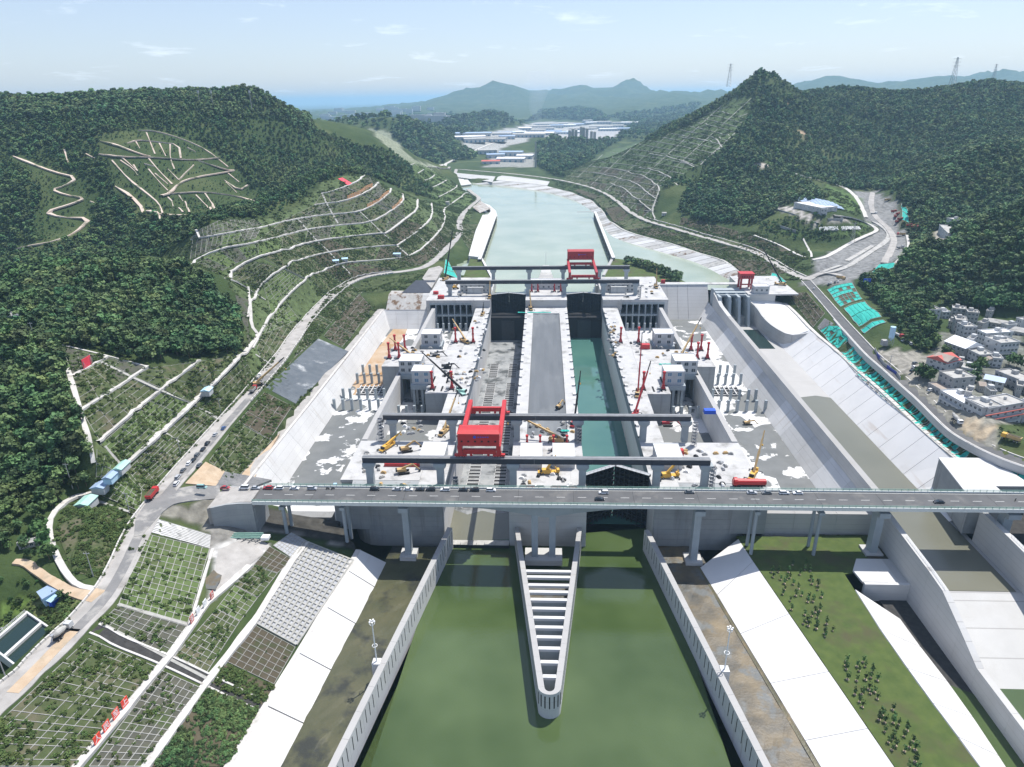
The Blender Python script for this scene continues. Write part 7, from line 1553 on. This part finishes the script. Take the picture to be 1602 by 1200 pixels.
for px_,py_,lab in ((836,489,'green tarpaulin strip across the median below the upstream head'),(1043,570,'green tarpaulin on the slot cover of the right deck'),(1196,771,'green sheet by the red trailer'),(884,674,'turquoise covered crate behind the median machine rooms')):
    t=thing('tarpaulin',lab,'tarpaulin',at0(px_,py_)); w_=30 if px_==836 else 5 if px_!=1043 else 11; mb=MB(); n=10
    mb.add([(w_*(i/n-.5),j*1.1-1.1,(.5+.35*math.sin(i*1.7+j))*(1 if j==1 else .35)) for j in range(3) for i in range(n+1)],[(j*(n+1)+i,j*(n+1)+i+1,(j+1)*(n+1)+i+1,(j+1)*(n+1)+i) for j in range(2) for i in range(n)]); obj('sheet',mb,'netting',t)
# scaffold towers at the runway ends, thin beams across the decks
for px_,py_,lab,h_ in ((597,690,'scaffold stair tower at the left end of the second runway',14),(1085,697,'scaffold stair tower at the right end of the second runway',14),(1112,765,'scaffold stair tower at the right end of the nearest runway',13),(1000,467,'scaffold stair tower at the right end of the upstream runway',13),(906,694,'scaffold stair tower on the median by the flooded lock',10),(713,764,'scaffold stair along the left lock wall by the bridge',6)):
    x,y,z=at0(px_,py_,7 if py_<500 else 0); t=thing('stair_tower',lab,'scaffold',(x,y,z)); mb=MB()
    for a in(-1.2,1.2):
        for b in(-1.2,1.2): mb.bar((a,b,0),(a,b,h_),.2)
    for k in range(int(h_/2)): mb.bar((-1.2,-1.2,2*k+2),(1.2,-1.2,2*k+2),.2);mb.bar((-1.2,1.2,2*k+2),(1.2,1.2,2*k+2),.2);mb.bar((-1.2,-1.2,2*k),(1.2,-1.2,2*k+2),.3);mb.bar((1.2,1.2,2*k),(-1.2,1.2,2*k+2),.2)
    obj('scaffold_frame',mb,'metal',t)
    for k in range(int(h_/2)): obj('landing',B(-1.1,1.1,-1.1,1.1,2*k+1.9,2*k+1.98),'steel_beam',t)
# clutter: pallets and material stacks scattered on the decks
gm_=['metal','white_paint','house_grey','tan_paint','gate_steel','roof_grey']
sm_=[MB().box(-1.5,1.5,-.8,.8,0,.25).box(-1.3,1.2,-.7,.6,.26,.9).box(-.9,.6,-.4,.5,.91,1.3).mesh('material_stack',ms(k)) for k in gm_]
DK=[(570,700,600,760),(600,760,700,768),(815,742,900,765),(1030,720,1140,762),(640,545,730,560),(985,535,1060,560),(690,580,740,600),(700,440,760,466),(960,440,1030,466),(1060,705,1150,730),(740,500,760,600),(950,500,972,560),(590,655,660,680),(820,655,905,690)]
for k in range(280):
    a=random.choice(DK); x,y,z=at0(random.uniform(a[0],a[2]),random.uniform(a[1],a[3]),7 if a[3]<470 else 0)
    obj('material_stack',sm_[k%6],None,label='small stack of building material lying on the white lock decks',cat='material stack',group='material stacks on the lock decks',loc=(x,y,z+.02),rz=random.uniform(0,3))
# ------------------------------------------------------------------ village and other buildings
def house(fl,fr,depth,h,rows,nc,label,wall='house_white',roof='roof_grey',gable=None,cat='house',balc=0,dz=0,wm='glass',extra=True):
    a,b=hit(*fl),hit(*fr); d=(b-a)[:2]; w=float(np.linalg.norm(d)); rz=math.atan2(d[1],d[0]); c=(a+b)/2
    t=block_house('village_house' if cat=='house' else cat.replace(' ','_'),label,cat,c[0],c[1],min(a[2],b[2])-.6+dz,w,depth,h,rows,nc,rz,wall,roof,parap=.7 if gable is None else 0,wm=wm,ww=min(1.7,w/nc*.55),wh=1.5)
    if gable: 
        g=MB(); y0,y1=-.5,depth+.5; x0,x1=-w/2-.5,w/2+.5; m_=(y0+y1)/2; zt=h+.27
        g.add([(x0,y0,zt),(x1,y0,zt),(x1,m_,zt+depth*.22),(x0,m_,zt+depth*.22),(x0,y1,zt),(x1,y1,zt)],[(0,1,2,3),(3,2,5,4),(0,3,4),(1,5,2),(0,4,5,1)]); obj('pitched_roof',g,gable,t)
    elif extra:
        obj('stair_head',B(-w*.3,-w*.3+3,depth*.55,depth*.55+3,h+.26,h+2.6),wall,t); obj('water_tank',MB().tube((w*.25,depth*.6,h+.26),(w*.25,depth*.6,h+1.8),.8,.8,10),'metal',t)
    for r in range(balc): obj('balcony',B(-w*.42,w*.42,-1.4,-.01,(r+1)*h/rows-.15,(r+1)*h/rows+.05),'parapet',t); obj('balcony_rail',B(-w*.42,w*.42,-1.4,-1.3,(r+1)*h/rows+.055,(r+1)*h/rows+.9),wall,t)
    return t
ZE=lambda x,y:(1400+x/7.9,460+y/7.9); ZF=lambda x,y:(1400+x/7.9,560+y/7.9)
house(ZE(355,300),ZE(545,335),10,10,3,3,'white three storey house highest at the left edge of the village wood',balc=1)
house(ZE(575,300),ZE(668,305),7,6,2,2,'low house with blue corner between the two upper white houses',roof='roof_white')
house(ZE(685,300),ZE(850,320),9,9,3,3,'grey flat roofed house behind the upper village trees','house_grey')
house(ZE(870,365),ZE(1010,380),9,10,3,3,'grey upper house at the right end of the back row','house_grey')
house(ZE(715,480),ZE(855,500),12,11,3,3,'tall narrow grey house in the middle of the village','house_grey',balc=1)
house(ZE(830,560),ZE(975,560),10,10,3,3,'white house left of the large flat roofed block',balc=1)
house(ZE(985,600),ZE(1090,650),22,10,3,3,'long white block with a bright flat roof in the upper village',roof='roof_white')
house(ZE(1265,790),ZE(1500,760),14,11,3,5,'white three storey house with long balconies facing the white yard',balc=2)
house(ZE(1090,690),ZE(1255,780),12,10,3,3,'white house joined to the balcony house on its left')
house(ZE(590,700),ZE(840,800),17,8,2,5,'open sided brick hall with a large white sheet roof','house_grey','roof_white',gable='roof_white')
house(ZE(850,780),ZE(1020,870),11,7,2,4,'low white house with a littered roof below the sheet roofed hall')
house(ZE(440,900),ZE(620,970),12,8,2,3,'pale house with a brown pitched roof beside the parking','house_white',gable='roof_brown')
house(ZE(625,972),ZE(780,950),14,8.5,2,3,'pale house with a bright red roof joined to the brown roofed house','house_white',gable='roof_red')
house(ZE(800,1010),ZE(960,1060),11,7,2,3,'low house with a cluttered roof in front of the red roofed one','house_white')
house(ZE(1190,900),ZE(1310,910),9,6.5,2,2,'small white house behind the long window row building','house_white')
house(ZE(1030,850),ZE(1110,900),8,5,1,2,'small house with a brown pitched roof in the middle of the village','house_white',gable='roof_brown')
house(ZE(520,1090),ZE(695,1180),15,7.5,2,3,'house with a mossy grey roof right of the round tree','house_grey')
house(ZE(1080,1140),ZE(1320,1200),9,6,2,3,'pale blue gabled house among the small trees','house_white',gable='roof_blue')
house(ZF(530,540),ZF(830,640),13,7.5,2,5,'long white two storey house beside the village road, left half','house_white','roof_white',balc=1)
house(ZF(836,645),ZF(1060,715),13,7.2,2,4,'long white two storey house beside the village road, grey roofed half','house_white','roof_grey')
house(ZF(1140,725),ZF(1545,800),12,13,4,5,'four storey white house with red eaves at the right edge of the village','house_white','roof_grey',balc=2)
house(ZF(1560,800),ZF(1800,850),12,11,3,4,'white house cut by the right edge of the picture','house_white','roof_grey')
house(ZE(1215,1060),ZE(1700,1290),11,8,2,9,'long grey building with a row of tall openings','house_grey','roof_grey')
house(ZE(1130,400),ZE(1600,440),9,4.5,1,8,'long low shed with a pale grey roof behind the village','house_grey',gable='roof_grey',cat='shed')
house(ZE(1300,490),ZE(1700,520),10,4.5,1,7,'second long low shed in front of the first behind the village','house_grey',gable='roof_grey',cat='shed')
house(ZE(400,1170),ZE(560,1230),8,4,1,2,'low shed with a rusty brown sheet roof beside the round tree','house_grey','roof_brown',cat='shed',extra=False)
house((1467,364),(1482,372),10,9,3,3,'white house below the larger white block beside the yard',extra=False); house((1478,356),(1499,356),10,11,3,4,'white house block standing in the wood beside the yard')
house((6,517),(34,512),9,8,2,4,'white house frame on the grassy rise at the far left','house_white','roof_grey',extra=False)
for k_,(x_,y_,w_,d_,h_,r_,wl__,rf_,gb,lab_) in enumerate(((1530,520,11,9,9,3,'house_grey','roof_grey',None,'grey three storey house squeezed between the upper village blocks'),(1545,497,12,9,7,2,'house_grey','roof_grey',None,'plain grey house in front of the long pale sheds'),(1568,520,11,9,8,2,'house_white','roof_grey',None,'white house right of the upper village blocks'),(1590,515,11,9,10,3,'house_white','roof_grey',None,'tall white house at the upper right edge of the village'),(1500,577,9,7,6,2,'house_grey','roof_grey',None,'small grey house under the sheet roofed hall'),(1536,612,9,7,5,1,'house_grey','roof_brown','roof_brown','small brown roofed house beside the village trees'),(1552,622,9,7,5.5,2,'house_white','roof_grey',None,'small white house behind the pale blue gable'),(1512,626,9,8,6,2,'house_grey','roof_grey',None,'grey house behind the long two storey house'),(1577,642,10,8,7,2,'house_white','roof_grey',None,'white house behind the four storey block'),(1592,618,12,9,7,2,'house_grey','roof_grey',None,'grey house at the right edge behind the window row'),(1487,512,8,7,6,2,'house_grey','roof_grey',None,'small grey house below the topmost white one'),(1514,546,9,8,9,3,'house_white','roof_grey',None,'white house at the left foot of the long white block'))):
    house((x_-5,y_+1),(x_+4,y_+3),d_,h_,r_,3,lab_,wl__,rf_,gable=gb)
for q_ in (.52,.78):
    o_=[o for o in COL.objects if o.get('label','').startswith('four storey white house with red eaves')][0]; obj('red_eave',B(-17,17,-1.9,-1.45,13*q_,13*q_+.5),'roof_red',o_)
# silo by the village road
p=hit(1392,540); t=thing('cement_silo','pale blue cement silo on legs beside the village road','silo',tuple(p))
obj('tank',MB().tube((0,0,6),(0,0,14),1.9,1.9,14).tube((0,0,3.4),(0,0,6),.4,1.9,14),'shed_blue',t)
for a in(-1.3,1.3):
    for b in(-1.3,1.3): obj('leg',MB().bar((a,b,0),(a,b,6),.3),'metal',t)
obj('mixing_box',B(-6,-2.4,-2,2,0,4),'house_grey',t)
# blue hoarding along the bend
P=resample(hits([(1368,549),(1373,560),(1382,572),(1392,581),(1402,588),(1408,596)]),4); t=thing('hoarding','curved hoarding of pale and deep blue panels on the bend of the village road','fence',tuple(P[0]))
for k,(a,b) in enumerate(zip(P,P[1:])): a=a-P[0];b=b-P[0]; obj('panel',MB().bar((a[0],a[1],a[2]+1.5),(b[0]*.98+a[0]*.02,b[1]*.98+a[1]*.02,b[2]+1.5),.2,2.6),'blue_fence' if k%5 in(2,3) else 'house_grey',t)
P=resample(hits([(1470,636),(1480,636),(1490,646),(1490,652)]),3)
# plateau hall with solar roof field
def flat_at(pts,z): return [tuple(un(x,y,z)[:2]) for x,y in pts]
zp=hit(1262,330)[2]
house((1241,326),(1282,337),24,9,2,6,'white flat roofed hall on the plateau with dark glass front','house_white','roof_white',wm='blue_glass',extra=False); house((1283,337),(1293,337),12,8,2,2,'white cube annex at the right end of the plateau hall','house_white','roof_white',extra=False); house((1296,345),(1318,347),8,4,1,4,'low building with a dark window band in front of the plateau hall','house_grey','roof_grey',extra=False)
t=thing('solar_field','large pale blue grey field of solar panels behind the plateau hall','solar panels',tuple(hit(1270,318))); o=np.array(t.location)
K=hits([(1229,311),(1264,310),(1322,331),(1296,333)])
for j in range(9):
    for i in range(6):
        at_=lambda u,v:(K[0]*(1-u)+K[1]*u)*(1-v)+(K[3]*(1-u)+K[2]*u)*v
        q=[at_(i/6+.01,(j+.85)/9),at_((i+.94)/6,(j+.85)/9),at_((i+.94)/6,j/9),at_(i/6+.01,j/9)]
        q=[np.array((p[0],p[1],th1(p[0],p[1])+2+(.8 if n_>1 else 0)))-o for n_,p in enumerate(q)]; obj('panel',MB().hexa([p-np.array((0,0,.15)) for p in q]+q),'roof_blue',t)
P=resample(hits([(1198,324),(1240,336),(1279,351)]),7); t=thing('plateau_wall','dark railing wall along the edge of the plateau','wall',tuple(P[0]))
for a,b in zip(P,P[1:]): a=a-P[0];b=b-P[0]; obj('wall_panel',MB().bar((a[0],a[1],a[2]+.7),(b[0],b[1],b[2]+.7),.5,2),'shade_concrete',t)
P=resample(hits([(1218,356),(1247,365)]),7); t=thing('dark_retaining_wall','short dark retaining wall on the slope under the plateau','retaining wall',tuple(P[0]))
for a,b in zip(P,P[1:]): a=a-P[0];b=b-P[0]; obj('wall_panel',MB().bar((a[0],a[1],a[2]+1.6),(b[0],b[1],b[2]+1.6),.6,3.2),'shade_concrete',t)
# huts and works at the left
def hut(px_,py_,w,d,h,rz,roof,wall,label):
    p=hit(px_,py_); t=block_house('site_hut',label,'hut',p[0],p[1],p[2]+.2,w,d,h,1,max(1,int(w/3)),rz,wall,roof,parap=0,ww=1.1,wh=1.1,sides=False); g=MB(); zt=h+.26
    g.add([(-w/2-.4,-.4,zt),(w/2+.4,-.4,zt),(w/2+.4,d/2,zt+1),(-w/2-.4,d/2,zt+1),(-w/2-.4,d+.4,zt),(w/2+.4,d+.4,zt)],[(0,1,2,3),(3,2,5,4),(0,3,4),(1,5,2),(0,4,5,1)]); obj('pitched_roof',g,roof,t)
RD=road_dir(hit(240,690),[hit(381,555),hit(312,622),hit(252,678),hit(192,732),hit(146,772)])
hut(319,618,6,5,3.4,RD,'shed_blue','house_white','pale blue roofed hut on the middle bench path'); hut(186,738,8,4,3,RD,'shed_green','house_white','green roofed hut at the upper end of the bench row'); hut(170,752,8,4,3,RD,'roof_blue','shed_blue','blue container hut in the middle of the bench row'); hut(152,768,8,6,3.4,RD,'roof_blue','house_white','light blue roofed hut at the lower end of the bench row'); hut(128,795,8,6,3.6,RD,'shed_green','house_white','turquoise roofed hut on stilts below the bench row')
hut(68,945,6,13,4,R_(-38),'roof_blue','shed_blue','long pale blue shed beside the dirt lane'); hut(77,950,5,5,3,R_(-20),'shed_blue','sign_blue','small blue cabin in front of the long shed'); hut(51,857,9,3,2.4,R_(30),'roof_grey','house_grey','narrow white roofed hut hidden in the left wood')
hut(621,402,8,5,3,0,'shed_blue','house_white','pale blue roofed hut on the lower terrace path'); hut(526,413,6,5,3,R_(20),'shed_blue','house_white','pale blue hut left of the stairs on the lower terrace'); hut(540,410,6,5,3,R_(20),'shed_blue','house_white','pale blue hut right of the stairs on the lower terrace'); hut(700,320,6,5,4,0,'roof_grey','house_white','small white hut on the far left terrace'); hut(1039,338,6,5,4,0,'roof_grey','house_white','small white hut at the foot of the right terrace path')
q=hits([(48,975),(84,980),(26,1040),(-6,1030)]); c=sum(q)/4; t=thing('settling_tank','open concrete settling tank with dark green water beside the lower road','tank',(c[0],c[1],c[2])); e1=(q[1]-q[0])[:2];e2=(q[3]-q[0])[:2]
def tp_(u,v): p=q[0][:2]+e1*u+e2*v-c[:2]; return (p[0],p[1])
for u0,u1,v0,v1 in ((-.06,1.06,-.04,0),(-.06,1.06,1,1.04),(-.06,0,.002,.998),(1,1.06,.002,.998),(.46,.52,.002,.998)): obj('tank_wall',MB().prism([tp_(u0,v0),tp_(u1,v0),tp_(u1,v1),tp_(u0,v1)],-3,1.2),'white_concrete',t)
for u0,u1 in((.005,.455),(.525,.995)): obj('tank_water',MB().prism([tp_(u0,.003),tp_(u1,.003),tp_(u1,.997),tp_(u0,.997)],-2.9,.25),'water_tank',t)
rl_=MB()
for u in(-.05,1.05):
    for k in range(9): rl_.bar((*tp_(u,k/8),1.2),(*tp_(u,k/8),2.3),.08)
    rl_.bar((*tp_(u,0),2.3),(*tp_(u,1),2.3),.09);rl_.bar((*tp_(u,0),1.8),(*tp_(u,1),1.8),.07)
obj('railing',rl_,'white_paint',t)
p=hit(20,990); t=thing('treatment_slab','pale concrete slabs with machinery beside the settling tank','concrete slab',(p[0],p[1],p[2]+.5))
for k in range(6): obj('slab',B(-9+k%3*6.2,-3.1+k%3*6.2,-8+k//3*8,-.4+k//3*8,-1,0),'pale_path',t)
for k in range(7): obj('machine',taper(-.9,.9,.6,.01,-.5,.6,.4,random.uniform(1,2.2)),'house_white' if k%2 else 'metal',t,loc=(random.uniform(-6,6),random.uniform(-3,6),0))
# ------------------------------------------------------------------ signs, flags and lettering
def board(px_,py_,w,h,face,bm,txt,tm,label,name='slogan_board',tilt=.0,ts=.86):
    p=hit(px_,py_); t=thing(name,label,'sign board',(p[0],p[1],p[2]+.3),face); obj('panel',B(-w/2,w/2,-.1,.1,.5,h+.5),bm,t)
    for s in(-.42,.42): obj('post',B(s*w-.1,s*w+.1,.11,.3,-.5,h*.9),'metal',t); obj('stay',MB().bar((s*w,.3,h*.8),(s*w,2.2,-.3),.1),'metal',t)
    if txt: o=obj('lettering',text_mesh(txt,h*ts),tm,t,loc=(0,-.125,h/2+.5)); o.rotation_euler=(math.pi/2,0,0)
    return t
pd=hits([(155,1160),(205,1098)]); fa=math.atan2(*(pd[1]-pd[0])[1::-1]) if 0 else math.atan2((pd[1]-pd[0])[1],(pd[1]-pd[0])[0])
for ch,(x,y),lab in zip('人民至上',((155,1164),(169,1144),(183.5,1124.5),(197.5,1107)),('red slogan board nearest the camera with a white two stroke character','red slogan board second from the camera with a white character','red slogan board third from the camera with a dense white character','red slogan board farthest up the path with a simple white character')): board(x,y,2.9,3.1,fa,'sign_red',ch,'white_paint',lab)
for ch,(x,y),lab in zip('生命至上',((302,975),(311.5,962),(322,950.5),(333,938)),('washed out pink slogan board at the lower end of the upper set','washed out slogan board second in the upper set','white faced slogan board third in the upper set','pink slogan board at the upper end of the path')): board(x,y,2.6,2.9,fa+.1,'roof_red' if lab.startswith('w')==False or 'pink' in lab else 'white_paint',ch,'white_paint' if 'pink' in lab else 'roof_red',lab)
fl_=board(138,575,8.0,5.2,RD,'flag_red',None,None,'large red flag board with a yellow emblem on the planted slope','flag_board'); em=MB()
for k in range(10): a0,a1=[-2.2+3.6*t_/10 for t_ in(k,k+1)]; em.bar((.9*math.cos(a0),0,.9*math.sin(a0)),(.9*math.cos(a1),0,.9*math.sin(a1)),.28,.1)
em.bar((-.7,0,-.9),(.55,0,.5),.26,.1); em.bar((-.2,0,.75),(.7,0,.05),.4,.12)
o=obj('emblem',em,'gold',fl_,loc=(-2.5,-.16,4.3))
K=hits([(530,280),(536,279),(550,288),(545,290)]); mb=MB(); G=patch([(529,280.5),(536,279),(550.5,287.5),(545,291)],8,8,.9); t=tag(obj('hillside_banner',grid_mesh(G,.3),'flag_red'),'long pink red banner lying on the grassy hilltop','banner')
for pts,lab,n in ((Z7((960,345),(1080,295),(1225,215)),'long row of orange lettering boards on the upper terrace',15),(Z7((1165,435),(1290,375),(1395,285)),'row of orange lettering boards on the second terrace',11),(Z7((1428,458),(1480,420),(1535,360)),'short row of orange lettering boards on the third terrace',6)):
    P=hits(pts); P=resample(P,.5); n_=len(P); t=thing('lettering_row',lab,'sign board',tuple(P[0])); 
    for k in range(n):
        a=P[int((n_-1)*k/n)]-P[0];b=P[int((n_-1)*(k+.86)/n)]-P[0]; za=th1(*P[int((n_-1)*k/n)][:2])-P[0][2]
        o=obj('letter_board',MB().bar((a[0],a[1],za+2.3),(b[0],b[1],za+2.3),.25,4.2),'orange_sign',t); d=(b-a)[:2]/np.linalg.norm((b-a)[:2]); nn=np.array((d[1],-d[0]))*.16
        st=MB(); f=lambda u,h_:(a[0]+(b[0]-a[0])*u+nn[0],a[1]+(b[1]-a[1])*u+nn[1],za+h_)
        for u0,h0,u1,h1 in [((.15,1.2,.85,1.2),(.2,3.6,.8,3.6),(.5,.6,.5,3.9),(.15,2.4,.85,2.4))[(k+q_)%4] for q_ in range(3)]: st.bar(f(u0,h0),f(u1,h1),.12,.42)
        obj('stroke',st,'lattice',o)
for grp,xs_,yy_ in (('向海而兴',(1285,1292,1300,1307),(362.0,361.5,361,360.7)),('向海图强',(1320,1327,1334.5,1341.5),(360.5,360.3,360.2,360.2))):
    for ch,x,y in zip(grp,xs_,yy_):
        p=hit(x,y); t=thing('hillside_character',f'{("leftmost","second","third","rightmost")[list(xs_).index(x)]} white character in the {"left" if x<1312 else "right"} group of four below the plateau' ,'lettering',(p[0],p[1],p[2]+1.4)); o=obj('lettering',text_mesh(ch,6.6,.2),'white_paint',t); n_=np.array((th1(p[0]+4,p[1])-th1(p[0]-4,p[1]),th1(p[0],p[1]+4)-th1(p[0],p[1]-4)))/8; o.rotation_euler=(max(math.atan(n_[1]),R_(25)),0,0); o.location=(0,0,1.2)
        obj('stroke_frame',B(-3,3,-.2,.2,-1.6,.2),'metal',t)
p=hit(1354,452); t=thing('road_sign','blue road sign on a tall post beside the junction','road sign',tuple(p)); obj('post',B(-.15,.15,-.1,.1,0,9),'metal',t); obj('panel',B(-3.4,3.4,-.25,-.12,6.5,10),'sign_blue',t); obj('lettering',text_mesh('→',2.6),'white_paint',t,loc=(0,-.28,8.2)).rotation_euler=(math.pi/2,0,0)
p=hit(1412,464); board(1412,466,7,5,R_(20),'dull_red',None,None,'dull red board half hidden in the wood above the nets','hoarding_board')
# ------------------------------------------------------------------ poles, pylons, masts, chimney, far works
def pole(px_,py_,h,label,name='utility_pole'):
    p=hit(px_,py_); t=thing(name,label,'pole',tuple(p)); obj('shaft',MB().tube((0,0,-.5),(0,0,h),.22,.13,7),'house_grey',t); obj('crossarm',B(-1.3,1.3,-.08,.08,h-.9,h-.7),'metal',t)
    for s in(-1.1,0,1.1): obj('insulator',MB().tube((s,0,h-.7),(s,0,h-.35),.08,.06,6),'white_paint',t)
for px_,py_,h,lab in ((57,540,14,'tall pole standing by the white house frame at the far left'),(346,648,11,'thin pole on the upper planted slope beside the left road'),(283,712,11,'thin pole in the middle of the planted slope'),(203,802,11,'thin pole near the red dump truck'),(114,765,14,'pole at the edge of the left wood by the bench huts'),(146,902,12,'pole on the green slope inside the road bend'),(10,1062,12,'leaning pole by the settling tank'),(1376,456,12,'pole in the wood above the top net'),(1391,575,9,'thin pole on the bare bank by the hoarding')): pole(px_,py_,h,lab)
def pylon(px_,py_,h,label,y=None):
    p=uny(px_,py_,y) if y else hit(px_,py_); t=thing('transmission_pylon',label,'pylon',(p[0],p[1],p[2]-2)); mb=MB(); w0,w1=h*.09,h*.015; n=8
    f=lambda k,sx_,sy_:(sx_*(w0+(w1-w0)*k/n),sy_*(w0+(w1-w0)*k/n),h*k/n); c4=((-1,-1),(1,-1),(1,1),(-1,1))
    for sx_,sy_ in c4: mb.bar(f(0,sx_,sy_),f(n,sx_,sy_),h*.008)
    obj('leg_frame',mb,'metal',t); mb=MB()
    for k in range(n):
        for i in range(4): mb.bar(f(k,*c4[i]),f(k+1,*c4[(i+1)%4]),h*.005)
    obj('bracing',mb,'metal',t); mb=MB()
    for z in(.72,.84,.95): mb.bar((-h*.14,0,h*z),(h*.14,0,h*z),h*.008)
    obj('crossarm',mb,'metal',t)
pylon(1140,134,42,'lattice pylon on the left shoulder of the peaked hill',1500); pylon(1489,136,62,'lattice pylon on the ridge at the upper right',1700); pylon(1553,128,40,'small lattice pylon near the right end of the ridge',1800); pylon(1333,378,24,'pale lattice mast beside the white hillside characters'); pylon(868,430,2,'x') if 0 else None
for px_,lab in ((313,'thin antenna mast on the left plateau, left of the pair'),(333,'thin antenna mast on the left plateau, right of the pair'),(393,'short antenna mast at the right end of the left plateau')): 
    p=uny(px_,164,1090); t=thing('antenna_mast',lab,'mast',(p[0],p[1],p[2]-6)); obj('shaft',MB().tube((0,0,0),(0,0,26),.5,.3,6),'house_grey',t); obj('antenna',B(-1.2,1.2,-1,1,22,26),'metal',t)
p=hit(838,262); t=thing('chimney','tall thin chimney beside the blue sheds at the far canal end','chimney',tuple(p)); obj('stack',MB().tube((0,0,0),(0,0,64),2.6,1.5,12),'house_grey',t); obj('top_ring',MB().tube((0,0,62),(0,0,65),2.0,2.0,12),'house_grey',t); CHIM=np.array(p)
def shed(px_,py_,w,d,h,rz,roof,label,cat='factory shed',wall='house_white'):
    p=hit(px_,py_); t=thing('factory_shed',label,cat,(p[0],p[1],p[2]-1),rz); obj('wall',B(-w/2,w/2,-d/2,d/2,0,h),wall,t); n=max(1,int(d/30)); 
    for k in range(n):
        y0=-d/2+d*k/n;y1=-d/2+d*(k+1)/n; g=MB(); g.add([(-w/2-1,y0,h+.1),(w/2+1,y0,h+.1),(w/2+1,(y0+y1)/2,h+3),(-w/2-1,(y0+y1)/2,h+3),(-w/2-1,y1,h+.1),(w/2+1,y1,h+.1)],[(0,1,2,3),(3,2,5,4),(0,3,4),(1,5,2)]); obj('roof',g,roof,t)
    for k in range(max(2,int(w/14))): obj('door',B(-w/2+w*(k+.3)/max(2,int(w/14)),-w/2+w*(k+.7)/max(2,int(w/14)),-d/2-.15,-d/2-.02,.5,h*.6),'blue_glass',t)
for a in ((762,240,60,34,12,.2,'roof_grey','long grey roofed shed in front of the far wooded hill'),(775,247,55,30,12,.2,'roof_blue','pale blue shed left of the far blue sheds'),(800,243,75,34,12,-.15,'roof_blue','large pale blue roofed shed by the chimney'),(800,253,80,36,11,-.15,'roof_white','white roofed shed nearest the canal end'),(822,248,50,34,11,-.2,'roof_white','white roofed shed left of the chimney'),(768,256,50,20,8,.05,'roof_red','low reddish shed at the far canal end')): shed(*a)
rr=random.Random(5); W_=[(735,219),(755,217),(775,214),(790,211),(812,209),(835,207),(850,203),(870,200),(890,198),(742,222),(765,221),(790,217),(822,203),(842,200),(860,197),(875,209),(900,208),(922,203),(940,200),(910,196),(930,193),(920,191),(945,193),(865,207),(845,211),(825,214),(960,199),(975,203),(955,205),(905,203),(880,195),(740,214),(985,194),(968,194),(850,196)]
for k,(x,y) in enumerate(W_): 
    shed(x,y,rr.uniform(60,130),rr.uniform(25,50),rr.uniform(8,14),rr.uniform(-.3,.3),('roof_white','roof_grey','roof_grey','roof_blue')[k%4],f'far white roofed factory shed in the valley, {"front" if y>206 else "back"} rows')
    bpy.data.objects[[o.name for o in COL.objects if o.name.startswith('factory_shed')][-1]]['group']='far factory sheds in the valley'
for k,x in enumerate((891,896,901,909,913,918,925,930)):
    p=hit(x,218); t=thing('storage_silo','tall pale grey silo in the row before the far factory','silo',(p[0],p[1],p[2]-1),0,'silos before the far factory'); hh=(38,44,40,52,50,46,34,32)[k]*.8; obj('tank',MB().tube((0,0,0),(0,0,hh),5.2,5.2,12),'house_grey',t); obj('cone_roof',MB().tube((0,0,hh),(0,0,hh+4),5.4,.6,12),'roof_grey',t)
for k in range(60):
    x,y=rr.uniform(430,700),rr.uniform(172,196); 
    p=hit(x,y)
    if 3500<p[1]<9000: t=tag(obj('distant_block',B(-rr.uniform(20,60),rr.uniform(20,60),-15,15,0,rr.uniform(15,40)),'house_white'),'tiny pale building far out on the hazy plain','building','tiny buildings on the hazy plain'); t.location=tuple(p)
# ------------------------------------------------------------------ haze and chimney vapour
def volume(name,col,den,aniso=0):
    m=bpy.data.materials.new(name); m.use_nodes=True; nt=m.node_tree; nt.nodes.clear(); o=nt.nodes.new('ShaderNodeOutputMaterial'); v=nt.nodes.new('ShaderNodeVolumePrincipled'); v.inputs['Color'].default_value=(*col,1); v.inputs['Density'].default_value=den; v.inputs['Anisotropy'].default_value=aniso; nt.links.new(v.outputs[0],o.inputs['Volume']); return m
hz=B(-90000,90000,-3000,61000,-47,345).mesh('haze',[]); hz.materials.append(volume('haze_air',(.48,.75,1.0),HAZE,.3)); link('haze',hz)['kind']='stuff'

sm_=MB(); prev=None; top_=CHIM+np.array((0,0,66)); nr=9
for k in range(nr):
    t_=k/(nr-1); c=np.array((4*math.sin(k*1.3)+t_*10,t_*40,t_*165)); r=4+t_*30
    ring=[(c[0]+r*math.cos(a)*(1+.15*math.sin(a*3+k)),c[1]+r*math.sin(a),c[2]) for a in np.linspace(0,2*math.pi,13)[:-1]]
    sm_.v+=ring
    if k: sm_.f+=[((k-1)*12+i,(k-1)*12+(i+1)%12,k*12+(i+1)%12,k*12+i) for i in range(12)]
sm_.f+=[tuple(range(11,-1,-1)),tuple(range((nr-1)*12,nr*12))]; sm_.m=[0]*len(sm_.f)
me=sm_.mesh('smoke',[]); me.materials.append(volume('smoke_vapour',(.85,.9,1),.0035)); o=link('smoke',me,loc=top_); o['kind']='stuff'
